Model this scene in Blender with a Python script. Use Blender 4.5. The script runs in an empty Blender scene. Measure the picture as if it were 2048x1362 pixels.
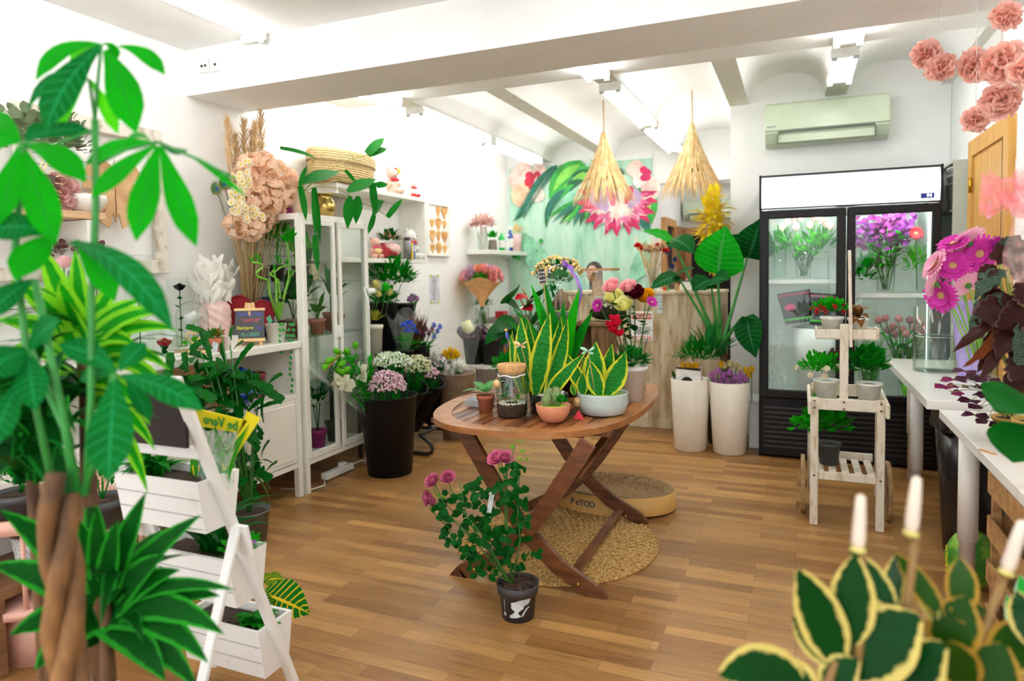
import bpy,bmesh,math,random
from mathutils import Vector,Matrix,Quaternion
sc=bpy.context.scene
COL=sc.collection
random.seed(7)
PI=math.pi
V=Vector
# ---------------------------------------------------------------- camera
F_PX,PCX,PCY,EYE=1359.2,1024.0,614.1,1.40  # for the 2048 x 1362 frame
def cam_axes(yaw,pitch,roll):
    f=V((-math.sin(yaw),math.cos(yaw),0));r=V((math.cos(yaw),math.sin(yaw),0));u=V((0,0,1))
    f2=f*math.cos(pitch)-u*math.sin(pitch);u2=u*math.cos(pitch)+f*math.sin(pitch)
    return r*math.cos(roll)+u2*math.sin(roll),-r*math.sin(roll)+u2*math.cos(roll),f2
CR,CU,CF=cam_axes(math.radians(22.80),math.radians(2.92),math.radians(-.898))
cam=bpy.data.cameras.new('camera');camo=bpy.data.objects.new('camera',cam);COL.objects.link(camo)
m=Matrix.Identity(4)
for i in range(3):
    m[i][0]=CR[i];m[i][1]=CU[i];m[i][2]=-CF[i]
m[2][3]=EYE
camo.matrix_world=m
cam.sensor_width=36.0;cam.lens=36.0*F_PX/2048;cam.shift_y=(PCY-681)/2048
cam.clip_start=.05;cam.clip_end=60
cam.dof.use_dof=True;cam.dof.focus_distance=3.1;cam.dof.aperture_fstop=1.9
sc.camera=camo
def P(x,y,X=None,Y=None,Z=None,D=None):
    """where the line of sight through photo pixel (x, y) meets a plane of the room"""
    d=CF+CR*((x-PCX)/F_PX)-CU*((y-PCY)/F_PX)
    t=X/d[0]if X is not None else Y/d[1]if Y is not None else(Z-EYE)/d[2]if Z is not None else D
    return V((0,0,EYE))+d*t
# ---------------------------------------------------------------- world, exposure
w=bpy.data.worlds.new('world');sc.world=w;w.use_nodes=True
bg=w.node_tree.nodes['Background'];bg.inputs[0].default_value=(.93,.97,1,1);bg.inputs[1].default_value=1.75  # daylight through the open shop front
sc.view_settings.view_transform='Standard';sc.view_settings.look='None'
sc.view_settings.exposure=0.82;sc.view_settings.gamma=1.0;sc.view_settings.use_curve_mapping=False
LAMP=16.0  # strength of the fluorescent tubes
sc.cycles.max_bounces=12;sc.cycles.diffuse_bounces=9;sc.cycles.glossy_bounces=3
sc.cycles.transmission_bounces=6;sc.cycles.transparent_max_bounces=24;sc.cycles.caustics_reflective=False;sc.cycles.caustics_refractive=False
sc.cycles.sample_clamp_indirect=6
# ---------------------------------------------------------------- materials
MATS={}
def lin(c):
    if isinstance(c,str):
        c=[int(c[i:i+2],16)/255 for i in(0,2,4)]
        c=[x/12.92 if x<=.04045 else((x+.055)/1.055)**2.4 for x in c]
    return(c[0],c[1],c[2],1)
class NT:
    def __init__(s,name):
        s.m=bpy.data.materials.new(name);s.m.use_nodes=True;s.t=s.m.node_tree;s.t.nodes.clear()
        s.out=s.n('ShaderNodeOutputMaterial')
    def n(s,typ,**k):
        nd=s.t.nodes.new(typ)
        for a,v in k.items():
            if a.startswith('i_'):
                key=a[2:];key=int(key)if key.isdigit()else key.replace('_',' ')
                s.set(nd.inputs[key],v)
            else:setattr(nd,a,v)
        return nd
    def set(s,sock,v):
        if hasattr(v,'is_output'):s.t.links.new(v,sock)
        elif hasattr(v,'outputs'):s.t.links.new(v.outputs[0],sock)
        else:sock.default_value=v
    def pr(s,col,rough=.5,**k):
        b=s.n('ShaderNodeBsdfPrincipled');s.set(b.inputs['Base Color'],col);s.set(b.inputs['Roughness'],rough)
        for a,v in k.items():s.set(b.inputs[a.replace('_',' ')],v)
        return b
    def ramp(s,fac,stops,interp='LINEAR'):
        r=s.n('ShaderNodeValToRGB');s.set(r.inputs[0],fac);r.color_ramp.interpolation=interp
        e=r.color_ramp.elements
        while len(e)<len(stops):e.new(.5)
        for a,(p,c)in zip(e,stops):a.position=p;a.color=lin(c)
        return r
    def math(s,op,a,b=0.0,**k):
        d=s.n('ShaderNodeMath',operation=op,**k);s.set(d.inputs[0],a);s.set(d.inputs[1],b);return d
    def mix(s,f,a,b,typ='MIX'):
        d=s.n('ShaderNodeMixRGB',blend_type=typ);s.set(d.inputs[0],f);s.set(d.inputs[1],a);s.set(d.inputs[2],b);return d
    def noise(s,scale,vec=None,detail=3,out=0):
        d=s.n('ShaderNodeTexNoise');d.inputs['Scale'].default_value=scale;d.inputs['Detail'].default_value=detail
        if vec is not None:s.set(d.inputs['Vector'],vec)
        return d.outputs[out]
    def coord(s,what='Object',scale=None,rot=None):
        c=s.n('ShaderNodeTexCoord').outputs[what]
        if scale or rot:
            mp=s.n('ShaderNodeMapping');s.set(mp.inputs[0],c)
            if scale:mp.inputs['Scale'].default_value=scale
            if rot:mp.inputs['Rotation'].default_value=rot
            c=mp.outputs[0]
        return c
    def done(s,shader,disp=None):
        s.set(s.out.inputs[0],shader)
        return s.m
def mat(name,col,rough=.5,var=.12,scale=18,bump=0,**k):
    """plain surface: one colour with a soft noise variation"""
    if name in MATS:return MATS[name]
    t=NT(name);c=lin(col)
    nz=t.noise(scale,t.coord())
    hi=tuple(min(1,x*(1+var))for x in c[:3])+(1,);lo=tuple(x*(1-var)for x in c[:3])+(1,)
    r=t.ramp(nz,[(.35,lo),(.65,hi)])
    b=t.pr(r,rough,**k)
    if bump:
        bp=t.n('ShaderNodeBump');bp.inputs['Strength'].default_value=bump;bp.inputs['Distance'].default_value=.004
        t.set(bp.inputs['Height'],nz);t.set(b.inputs['Normal'],bp)
    MATS[name]=t.done(b);return MATS[name]
def leafmat(name,col,edge=None,ew=.8,tl=.35,rough=.42,vein=None,band=None,back=None):
    """leaf: UV u = 0..1 across, v = 0..1 along; optional pale margin, veins, cross bands"""
    if name in MATS:return MATS[name]
    t=NT(name);c=lin(col)
    if c[1]>1.6*max(c[0],c[2]):c=(c[0]*.45,c[1],c[2]*.35,1)
    nz=t.noise(9,t.coord(),2)
    lo,hi=(.93,1.05)if max(c[:3])>.7 else(.62,1.35)
    base=t.mix(nz,tuple(x*lo for x in c[:3])+(1,),tuple(min(1,x*hi)for x in c[:3])+(1,))
    uv=t.coord('UV');sx=t.n('ShaderNodeSeparateXYZ');t.set(sx.inputs[0],uv)
    au=t.math('ABSOLUTE',t.math('SUBTRACT',t.math('MULTIPLY',sx.outputs[0],2.0),1.0))  # 0 midrib .. 1 edge
    if band:
        wv=t.n('ShaderNodeTexWave',wave_type='BANDS',bands_direction='Y');t.set(wv.inputs['Vector'],uv)
        wv.inputs['Scale'].default_value=5;wv.inputs['Distortion'].default_value=9;wv.inputs['Detail Scale'].default_value=2.5
        base=t.mix(t.math('MULTIPLY',wv.outputs[1],.8),base,lin(band))
    if vein:
        mid=t.math('LESS_THAN',au,.07)
        sv=t.math('SINE',t.math('MULTIPLY',t.math('ADD',sx.outputs[1],t.math('MULTIPLY',au,-.12)),58.0))
        f=t.math('MAXIMUM',mid,t.math('MULTIPLY',t.math('GREATER_THAN',sv,.90 if vein[1]else .75),.8))
        base=t.mix(f,base,lin(vein[0]))
    if edge:
        nb=t.math('MULTIPLY',t.math('SUBTRACT',t.noise(6,uv,3),.5),.35)
        f=t.ramp(t.math('ADD',au,nb),[(ew-.06,(0,0,0)),(ew+.02,(1,1,1))])
        base=t.mix(f,base,lin(edge))
    b=t.pr(base,rough,Specular_IOR_Level=.09)
    tr=t.n('ShaderNodeBsdfTranslucent');t.set(tr.inputs[0],base)
    mx=t.n('ShaderNodeMixShader');mx.inputs[0].default_value=tl;t.set(mx.inputs[1],b);t.set(mx.inputs[2],tr)
    MATS[name]=t.done(mx);return MATS[name]
def glass(name='clear_glass',tint=(.97,1,.985),edge=.75,base=.05,rough=0.0,rimc=(.50,.62,.56)):
    if name in MATS:return MATS[name]
    t=NT(name)
    lw=t.n('ShaderNodeLayerWeight');lw.inputs[0].default_value=.5
    f=t.math('ADD',t.math('MULTIPLY',t.math('POWER',lw.outputs['Facing'],4.0),edge),base)
    tp=t.n('ShaderNodeBsdfTransparent');t.set(tp.inputs[0],t.mix(t.math('POWER',lw.outputs['Facing'],5.0),(*tint,1),(*rimc,1)))
    gl=t.n('ShaderNodeBsdfGlossy');gl.inputs['Roughness'].default_value=rough
    mx=t.n('ShaderNodeMixShader');t.set(mx.inputs[0],f);t.set(mx.inputs[1],tp);t.set(mx.inputs[2],gl)
    MATS[name]=t.done(mx);return MATS[name]
def film(name,col,alpha=.35,rough=.25):
    """thin crinkled foil or tissue"""
    if name in MATS:return MATS[name]
    t=NT(name)
    tp=t.n('ShaderNodeBsdfTransparent');b=t.pr(lin(col),rough)
    nz=t.noise(30,t.coord(),4);bp=t.n('ShaderNodeBump');bp.inputs['Strength'].default_value=.6;t.set(bp.inputs['Height'],nz);t.set(b.inputs['Normal'],bp)
    mx=t.n('ShaderNodeMixShader');t.set(mx.inputs[0],t.ramp(nz,[(.4,(alpha*.5,)*3),(.7,(min(1,alpha*1.6),)*3)]));t.set(mx.inputs[1],tp);t.set(mx.inputs[2],b)
    MATS[name]=t.done(mx);return MATS[name]
def glow(name,col,s):
    if name in MATS:return MATS[name]
    t=NT(name);e=t.n('ShaderNodeEmission');e.inputs[0].default_value=lin(col);e.inputs[1].default_value=s
    MATS[name]=t.done(e);return MATS[name]
def wood(name,a,b,scale=(1,14,14),rough=.45,bump=.15):
    if name in MATS:return MATS[name]
    t=NT(name);v=t.coord('Object',scale)
    n1=t.noise(3.5,v,6);n2=t.noise(1.3,t.coord(),2)
    c=t.ramp(t.math('ADD',t.math('MULTIPLY',n1,.7),t.math('MULTIPLY',n2,.3)),[(.36,a),(.62,b)])
    p=t.pr(c,rough);bp=t.n('ShaderNodeBump');bp.inputs['Strength'].default_value=bump;bp.inputs['Distance'].default_value=.002
    t.set(bp.inputs['Height'],n1);t.set(p.inputs['Normal'],bp)
    MATS[name]=t.done(p);return MATS[name]
def patchy(name,a,b,lo,hi,scale=6,stretch=(1,1,1),rough=.6):
    """one colour with worn patches of another showing"""
    if name in MATS:return MATS[name]
    t=NT(name);n1=t.noise(scale,t.coord('Object',stretch),7)
    MATS[name]=t.done(t.pr(t.ramp(n1,[(lo,a),(hi,b)]),rough));return MATS[name]
# ---------------------------------------------------------------- mesh building
def frame_of(d,up=V((0,0,1))):
    d=V(d).normalized();up=V(up)
    x=up.cross(d)
    if x.length<1e-4:x=V((1,0,0)).cross(d)
    if x.length<1e-4:x=V((0,1,0)).cross(d)
    x.normalize();return x,d.cross(x).normalized(),d
def rotz(a):return Matrix.Rotation(a,4,'Z')
def T(*p):return Matrix.Translation(V(p[0]if len(p)==1 else p))
def aim(p,d,up=(0,0,1)):
    """matrix that puts local z along d at point p"""
    x,y,z=frame_of(d,up);mm=Matrix.Identity(4)
    for i in range(3):mm[i][0]=x[i];mm[i][1]=y[i];mm[i][2]=z[i];mm[i][3]=p[i]
    return mm
def rnd(a,b):return random.uniform(a,b)
def rdir(zmin=-1.0,zmax=1.0):
    z=rnd(zmin,zmax);a=rnd(0,2*PI);r=math.sqrt(max(0,1-z*z));return V((r*math.cos(a),r*math.sin(a),z))
LW={'lance':[.25,.8,1,.85,.5,.02],'oval':[.3,.85,1,.95,.65,.03],'strap':[.75,.95,1,.92,.6,.02],'obov':[.12,.45,.8,1,.8,.05],
      'heart':[.5,1,.98,.8,.45,.02],'petal':[.35,.7,.95,1,.9,.45],'blade':[.9,1,.95,.8,.5,.03],'fish':[.25,.55,.8,.95,1,.7],'round':[.4,.9,1,.95,.7,.15]}
class MB:
    k=0
    def __init__(s):s.v=[];s.f=[];s.m=[];s.uv={};s.flat=set()
    def add(s,vs,fs,M=None,mi=0,uv=None,flat=False):
        o=len(s.v)
        s.v+=[tuple(M@V(p))if M else tuple(p)for p in vs]
        for i,f in enumerate(fs):
            if uv:s.uv[len(s.f)]=[uv[k]for k in f]
            if flat:s.flat.add(len(s.f))
            s.f.append([k+o for k in f]);s.m.append(mi)
        return s
    def box(s,c,d,M=None,mi=0,bev=0):
        MB.k=(MB.k+1)%7;e=2e-4*MB.k  # hairline size differences keep joined faces from coinciding
        x,y,z=d[0]/2-e*(d[0]>.01),d[1]/2-e*(d[1]>.01),d[2]/2-e*(d[2]>.01);R=T(c);R=M@R if M else R
        b=min(bev,x*.45,y*.45,z*.45)
        if b<=0:
            vs=[(i*x,j*y,k*z)for k in(-1,1)for j in(-1,1)for i in(-1,1)]
            return s.add(vs,[(0,2,3,1),(4,5,7,6),(0,1,5,4),(2,6,7,3),(0,4,6,2),(1,3,7,5)],R,mi,flat=True)
        bm=bmesh.new();bmesh.ops.create_cube(bm,size=1,matrix=Matrix.Diagonal((2*x,2*y,2*z,1)))
        bmesh.ops.bevel(bm,geom=bm.edges[:],offset=b,segments=1,affect='EDGES')
        bm.verts.index_update();s.add([v.co[:]for v in bm.verts],[[v.index for v in f.verts]for f in bm.faces],R,mi,flat=True);bm.free();return s
    def bar(s,a,b,wd,th,up=(0,0,1),mi=0,bev=0,M=None):
        a,b=V(a),V(b);x,y,z=frame_of(b-a,up);mm=Matrix.Identity(4)
        c=(a+b)/2
        for i in range(3):mm[i][0]=x[i];mm[i][1]=y[i];mm[i][2]=z[i];mm[i][3]=c[i]
        return s.box((0,0,0),(wd,th,(b-a).length),M@mm if M else mm,mi,bev)
    def tube(s,pts,r,n=8,mi=0,M=None,cap=True,closed=False):
        pts=[V(p)for p in pts];L=len(pts)
        rs=r if isinstance(r,(list,tuple))else[r]*L
        vs=[];fs=[];px=None
        for i,p in enumerate(pts):
            d=(pts[min(i+1,L-1)]-pts[max(i-1,0)])if not closed else pts[(i+1)%L]-pts[i-1]
            if d.length<1e-7:d=V((0,0,1))
            d.normalize()
            if px is None:x,y,_=frame_of(d)
            else:
                x=px-d*px.dot(d)
                x=x.normalized()if x.length>1e-5 else frame_of(d)[0]
                y=d.cross(x)
            px=x
            for k in range(n):
                a=2*PI*k/n;vs.append(p+x*(rs[i]*math.cos(a))+y*(rs[i]*math.sin(a)))
        for i in range(L if closed else L-1):
            j=(i+1)%L
            for k in range(n):k2=(k+1)%n;fs.append((i*n+k,i*n+k2,j*n+k2,j*n+k))
        if cap and not closed:fs+=[tuple(range(n))[::-1],tuple(range((L-1)*n,L*n))]
        return s.add(vs,fs,M,mi)
    def lathe(s,prof,n=28,M=None,mi=0,c=(0,0,0),sx=1.0,sy=1.0):
        """profile of (radius, height) turned about the z axis; radius 0 closes"""
        vs=[];fs=[];idx=[]
        for r,z in prof:
            if r<=1e-6:idx.append([len(vs)]*n);vs.append((c[0],c[1],c[2]+z))
            else:
                idx.append(list(range(len(vs),len(vs)+n)))
                vs+=[(c[0]+sx*r*math.cos(2*PI*k/n),c[1]+sy*r*math.sin(2*PI*k/n),c[2]+z)for k in range(n)]
        for a,b in zip(idx,idx[1:]):
            for k in range(n):
                k2=(k+1)%n;f=[a[k],a[k2],b[k2],b[k]];g=[]
                for q in f:
                    if q not in g:g.append(q)
                if len(g)>2:fs.append(g)
        return s.add(vs,fs,M,mi)
    def ell(s,c,r,n=12,M=None,mi=0,rings=None):
        if not isinstance(r,(list,tuple)):r=(r,r,r)
        k=rings or max(4,n//2);pr=[(math.sin(PI*i/k),-math.cos(PI*i/k))for i in range(k+1)];pr[0]=(0,-1);pr[-1]=(0,1)
        R=T(c)@Matrix.Diagonal((r[0],r[1],r[2],1))
        return s.lathe(pr,n,M@R if M else R,mi)
    def prism(s,pts,th,M=None,mi=0):
        """2-D outline in local xy, thickness along z"""
        n=len(pts);vs=[(x,y,0)for x,y in pts]+[(x,y,th)for x,y in pts]
        return s.add(vs,[tuple(range(n))[::-1],tuple(range(n,2*n))]+[(i,(i+1)%n,n+(i+1)%n,n+i)for i in range(n)],M,mi,flat=True)
    def sheet(s,pts,M=None,mi=0):return s.add([(p[0],p[1],p[2]if len(p)>2 else 0)for p in pts],[tuple(range(len(pts)))],M,mi,flat=True)
    def leaf(s,a,b,wd,bow=0.0,face=(0,0,1),shape='lance',mi=0,fold=.12,n=5,M=None,wave=0.0,notch=0,arch=None):
        """blade from a to b: bow lifts the middle along the face side, fold makes a keel, wave ripples the edges"""
        a,b,fc=V(a),V(b),V(face);L=(b-a).length
        W=LW[shape];vs=[];uv=[];fs=[]
        dirn=(b-a).normalized();up=fc-dirn*fc.dot(dirn)
        up=up.normalized()if up.length>1e-4 else frame_of(dirn)[1]
        av=V(arch)if arch else up;av=av-dirn*av.dot(dirn)
        ctrl=(a+b)/2+av*(2*bow*L if abs(bow)>1e-6 else 0)
        for i in range(n+1):
            t=i/n;p=a*(1-t)**2+ctrl*(2*t*(1-t))+b*t*t
            tg=(ctrl-a)*(2*(1-t))+(b-ctrl)*(2*t)
            tg=tg.normalized()if tg.length>1e-7 else dirn
            fl=up if not arch else fc-tg*fc.dot(tg)
            side=tg.cross(fl);side=side.normalized()if side.length>1e-4 else frame_of(tg)[0]
            nm=side.cross(tg)
            q=t*(len(W)-1);k=min(int(q),len(W)-2);hw=wd*.5*(W[k]+(W[k+1]-W[k])*(q-k))
            if notch and i%2 and 0<i<n:hw*=(1-notch)
            wv=wave*wd*math.sin(i*2.4+a.x*40)
            vs+=[p-side*hw+nm*(fold*hw+wv),p,p+side*hw+nm*(fold*hw-wv)]
            uv+=[(0,t),(.5,t),(1,t)]
        for i in range(n):
            o=i*3;fs+=[(o,o+1,o+4,o+3),(o+1,o+2,o+5,o+4)]
        return s.add(vs,fs,M,mi,uv)
    def build(s,name,mats,parent=None,smooth=True,loc=None,rz=None):
        me=bpy.data.meshes.new(name);me.from_pydata(s.v,[],s.f)
        if s.uv:
            ul=me.uv_layers.new(name='UVMap');d=[0.0]*(2*len(me.loops));li=0
            for i,f in enumerate(s.f):
                u=s.uv.get(i)
                for k in range(len(f)):
                    if u:d[2*li]=u[k][0];d[2*li+1]=u[k][1]
                    li+=1
            ul.data.foreach_set('uv',d)
        for q in(mats if isinstance(mats,(list,tuple))else[mats]):me.materials.append(q)
        me.polygons.foreach_set('material_index',s.m)
        me.polygons.foreach_set('use_smooth',[smooth and(i not in s.flat)for i in range(len(s.f))])
        me.update()
        o=bpy.data.objects.new(name,me);COL.objects.link(o)
        if parent:o.parent=parent
        if loc is not None:o.location=loc
        if rz is not None:o.rotation_euler=(0,0,rz)
        return o
def tag(o,label,cat,group=None,kind=None):
    o['label']=label;o['category']=cat
    if group:o['group']=group
    if kind:o['kind']=kind
    return o
def thing(name,label,cat,loc=(0,0,0),rz=0,group=None):
    o=bpy.data.objects.new(name,None);COL.objects.link(o);o.location=loc;o.rotation_euler=(0,0,rz);o.empty_display_size=.05
    return tag(o,label,cat,group)
def struct(mb,name,mt,label=None,smooth=False):
    o=mb.build(name,mt,None,smooth);o['kind']='structure'
    if label:o['label']=label
    o['category']=name.split('_')[0]
    return o
def dup(root,loc,rz=None,label=None,group=None):
    r=root.copy();COL.objects.link(r);r.location=loc
    if rz is not None:r.rotation_euler=(0,0,rz)
    if label:r['label']=label
    if group:r['group']=group
    for ch in list(root.children):
        c=ch.copy();COL.objects.link(c);c.parent=r
        for g in list(ch.children):
            d=g.copy();COL.objects.link(d);d.parent=c
    return r
def text_mb(txt,size,M,mi=0,mb=None,thick=.0008,align='CENTER',font_shear=0,bold=0.0):
    """lettering as real mesh, local xy plane of M"""
    cu=bpy.data.curves.new('t','FONT');cu.body=txt;cu.size=size;cu.align_x=align;cu.align_y='CENTER';cu.extrude=thick;cu.shear=font_shear;cu.offset=bold;cu.resolution_u=3
    o=bpy.data.objects.new('t',cu);COL.objects.link(o);dg=bpy.context.evaluated_depsgraph_get();dg.update()
    me=bpy.data.meshes.new_from_object(o.evaluated_get(dg));mb=mb or MB()
    mb.add([v.co[:]for v in me.vertices],[list(p.vertices)for p in me.polygons],M,mi,flat=True)
    bpy.data.objects.remove(o);bpy.data.curves.remove(cu);bpy.data.meshes.remove(me);return mb
def upright(p,n):
    """matrix for a picture on a wall at p facing n: local x to the right of the viewer, y up, z towards the viewer"""
    z=V(n).normalized();up=V((0,0,1));x=up.cross(z).normalized();y=z.cross(x);mm=Matrix.Identity(4)
    for i in range(3):mm[i][0]=x[i];mm[i][1]=y[i];mm[i][2]=z[i];mm[i][3]=p[i]
    return mm
def circle(r,n=24,sx=1,sy=1,p=2.0):
    o=[]
    for k in range(n):
        a=2*PI*k/n;c,s_=math.cos(a),math.sin(a)
        o.append((sx*r*math.copysign(abs(c)**(2/p),c),sy*r*math.copysign(abs(s_)**(2/p),s_)))
    return o
# ================================================================ the room
XL,XR,YB,YC=-3.40,1.05,8.0,6.0  # left wall, right wall, mural wall, wall behind the cooler
ZC=2.75
WHITE=mat('white_plaster',(.86,.87,.865),.8,.02,4)
def floor_mat():
    t=NT('laminate');v=t.coord('Object')
    def brick(bw,rh,off,a,b,mort):
        k=t.n('ShaderNodeTexBrick',offset=off,offset_frequency=2);t.set(k.inputs[0],v)
        k.inputs['Color1'].default_value=a;k.inputs['Color2'].default_value=b;k.inputs['Mortar'].default_value=mort
        k.inputs['Scale'].default_value=1;k.inputs['Mortar Size'].default_value=.0009;k.inputs['Brick Width'].default_value=bw;k.inputs['Row Height'].default_value=rh
        return k
    k1=brick(.47,.066,.37,lin('b08550'),lin('865d33'),lin('6e4b28'))
    k2=brick(1.25,.198,.4,(1,1,1,1),(.91,.9,.88,1),(.55,.48,.42,1))
    g=t.noise(5,t.coord('Object',(1.2,26,1)),6)
    g2=t.noise(2.2,t.coord('Object',(.7,5,1)),3)
    gr=t.ramp(t.math('ADD',t.math('MULTIPLY',g,.6),t.math('MULTIPLY',g2,.4)),[(.33,(.62,.56,.5)),(.5,(1,1,1)),(.68,(1.25,1.2,1.1))])
    c=t.mix(1,t.mix(1,k1.outputs[0],gr,'MULTIPLY'),k2.outputs[0],'MULTIPLY')
    return t.done(t.pr(c,t.ramp(g,[(.3,(.3,)*3),(.7,(.46,)*3)]),Specular_IOR_Level=.4))
struct(MB().box((-1.2,4.0,-.05),(6.0,13.0,.1)),'floor',floor_mat(),'brown strip laminate floor')
struct(MB().box((XL-.05,4.0,1.55),(.1,13.0,3.1)),'wall_left',WHITE)
struct(MB().box((XR+.05,2.25,1.55),(.1,7.6,3.1)),'wall_right',WHITE)
XM=P(1306,400,Y=YB).x  # right end of the mural wall
XC=-.52  # corner beside the cooler
struct(MB().box(((XL+XM)/2,YB+.06,1.55),(XM-XL,.12,3.1)).box(((XM+XC)/2,YB+.06,2.75),(XC-XM,.12,.7)),'wall_back',WHITE)
struct(MB().box(((XC+XR)/2,YC+.06,1.55),(XR-XC,.12,3.1)).box((XC+.06,(YC+10.2)/2,1.55),(.12,10.2-YC,3.1)),'wall_cooler',WHITE,'white wall behind the drinks cooler')
# back corridor seen over the counter
struct(MB().box(((XM+XC)/2-.3,10.26,1.55),(2.2,.12,3.1)),'wall_corridor',WHITE)
struct(MB().box((XM-.06,9.15,1.55),(.12,2.1,3.1)),'wall_corridor_left',WHITE)
struct(MB().box((XM+.02,9.72,1.0),(.06,.9,2.0)),'trim_1',mat('tan_panel','9c6a45',.6),'tan brown wall panel in the corridor')
struct(MB().box(((XM+XC)/2,9.2,2.62),(1.2,2.2,.1)),'ceiling_corridor',WHITE)
OAK=wood('oak_trim','a9743f','c4945c',(12,12,1.2))
DARK=mat('shade_black',(.02,.015,.012),.9)  # flat near-black put in for the shade inside doorways and the door gap
# flat ceiling of the front room, downstand beam, flat strip, then brick vaults between joists
struct(MB().box((-1.2,.8,2.81),(4.9,4.6,.1)),'ceiling',WHITE)
struct(MB().box((-1.2,3.315,2.675),(4.55,.47,.37)),'trim_2',mat('beam_plaster',(.84,.845,.84),.8,.02,4),'white ceiling beam across the shop')
struct(MB().box((-1.2,4.1,2.95),(4.55,1.12,.4)),'ceiling_strip',WHITE)
JX=[-2.87,-2.07,-1.26,-.45,.27,1.06]
JOIST=mat('joist_paint',(.74,.75,.70),.75,.03)
vb=MB();y0,y1=4.64,8.1
edges=[-3.68]+JX
for a,b in zip(edges,edges[1:]):
    xs=[a+.075+(b-a-.15)*k/12 for k in range(13)]
    z=lambda x:ZC+.02+.20*math.sqrt(max(0,1-((x-(a+b)/2)/((b-a)/2-.075))**2))
    vs=[(x,y,z(x))for x in xs for y in(y0,y1)]
    vb.add(vs,[(2*k,2*k+1,2*k+3,2*k+2)for k in range(12)])
    vb.add([(a,y0,3.05),(b,y0,3.05),(b,y1,3.05),(a,y1,3.05)],[(0,1,2,3)])
struct(vb,'ceiling_vault',WHITE,'white plastered vaults between ceiling joists',True)
jb=3
for x in JX:
    struct(MB().box((x,(4.64+(8.02 if x<-.5 else 6.02))/2,ZC+.08),(.155,(8.02 if x<-.5 else 6.02)-4.64,.16)),'trim_%d'%jb,JOIST,'painted ceiling joist');jb+=1
struct(MB().box((XL+.008,2.6,.04),(.016,10.7,.08)),'baseboard_left',WHITE)
# ---------------------------------------------------------------- fluorescent lamps
LAMPW=mat('lamp_white',(.8,.82,.8),.4,.02)
TUBE=glow('tube_light',(1.0,1.0,.97),LAMP);CAPM=mat('lamp_cap',(.35,.42,.38),.4)
def lamp(x,ya,yb,z,label,group,two=True,gap=.075):
    r=thing('fluorescent_lamp',label,'ceiling light',(x,(ya+yb)/2,z),0,group);h=(yb-ya)/2
    MB().box((0,0,.035),(.05,2*h,.03)).box((0,-h+.02,.02),(.16,.03,.05)).box((0,h-.02,.02),(.16,.03,.05)).build('housing',LAMPW,r,False)
    for s in((-1,1)if two else(1,)):
        MB().tube([(s*gap*.8,-h+.03,0),(s*gap*.8,h-.03,0)],.015,10).build('tube',TUBE,r)
    for s in((-1,1)if two else(1,)):
        for e in(-1,1):MB().box((s*gap*.8,e*(h-.018),-.002),(.035,.02,.04)).build('socket',CAPM,r,False)
gl='twin tube lamps under the ceiling joists'
for i,(a,b)in enumerate(((3.62,4.56),(4.84,6.2),(6.28,7.66))):
    lamp(-2.87,a,b,2.70,['twin tube lamp just behind the beam, leftmost row','longest bright twin tube lamp over the left wall, middle of its row','twin tube lamp in the left row, nearest the mural'][i],gl)
    lamp(-1.25,a,b,2.70,['twin tube lamp just behind the beam, above the table','twin tube lamp before the two straw shades, middle row','twin tube lamp between the two straw shades'][i],gl)
lamp(.265,3.62,4.50,2.70,'twin tube lamp behind the beam, right row',gl);lamp(.265,4.72,5.40,2.70,'short twin tube lamp above the air conditioner',gl)
lamp(-2.83,1.5,3.06,2.725,'single tube lamp before the beam, top left of the photo',None,False)
lamp(-1.3,1.2,2.6,2.725,'unseen tube lamp added on the front ceiling above the rose',None);lamp(.25,.9,2.3,2.725,'unseen tube lamp added on the front ceiling over the right tables',None)  # unseen lamps, added to light the beam and front room
lamp(-2.83,-.6,.9,2.725,'unseen tube lamp added nearest the shop front, left',None);lamp(.25,-.9,.5,2.725,'unseen tube lamp added nearest the shop front, right',None)  # two more out of view, added for the light they give
lamp(-.75,8.4,9.8,2.55,'tube lamp added to light the corridor behind the counter',None,False)  # lamp added to brighten the dark corridor
# sockets on the beam
for k,(px,lab)in enumerate(((408,'left white wall socket at the top of the beam'),(431,'right white wall socket on the beam, single round hole'))):
    p=P(px,132-3*k,Y=3.075);r=thing('wall_socket',lab,'socket',p)
    MB().box((0,0,0),(.075,.008,.08),bev=.003).build('plate',LAMPW,r,False)
    b=MB();[b.lathe([(0,0),(.008,0),(.008,.002)],10,T(s,-.004,.0)@Matrix.Rotation(PI/2,4,'X'))for s in((-.014,.014)if k==0 else(0,))]
    b.build('socket_hole',mat('socket_dark',(.08,.1,.09),.5),r,False)
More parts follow.
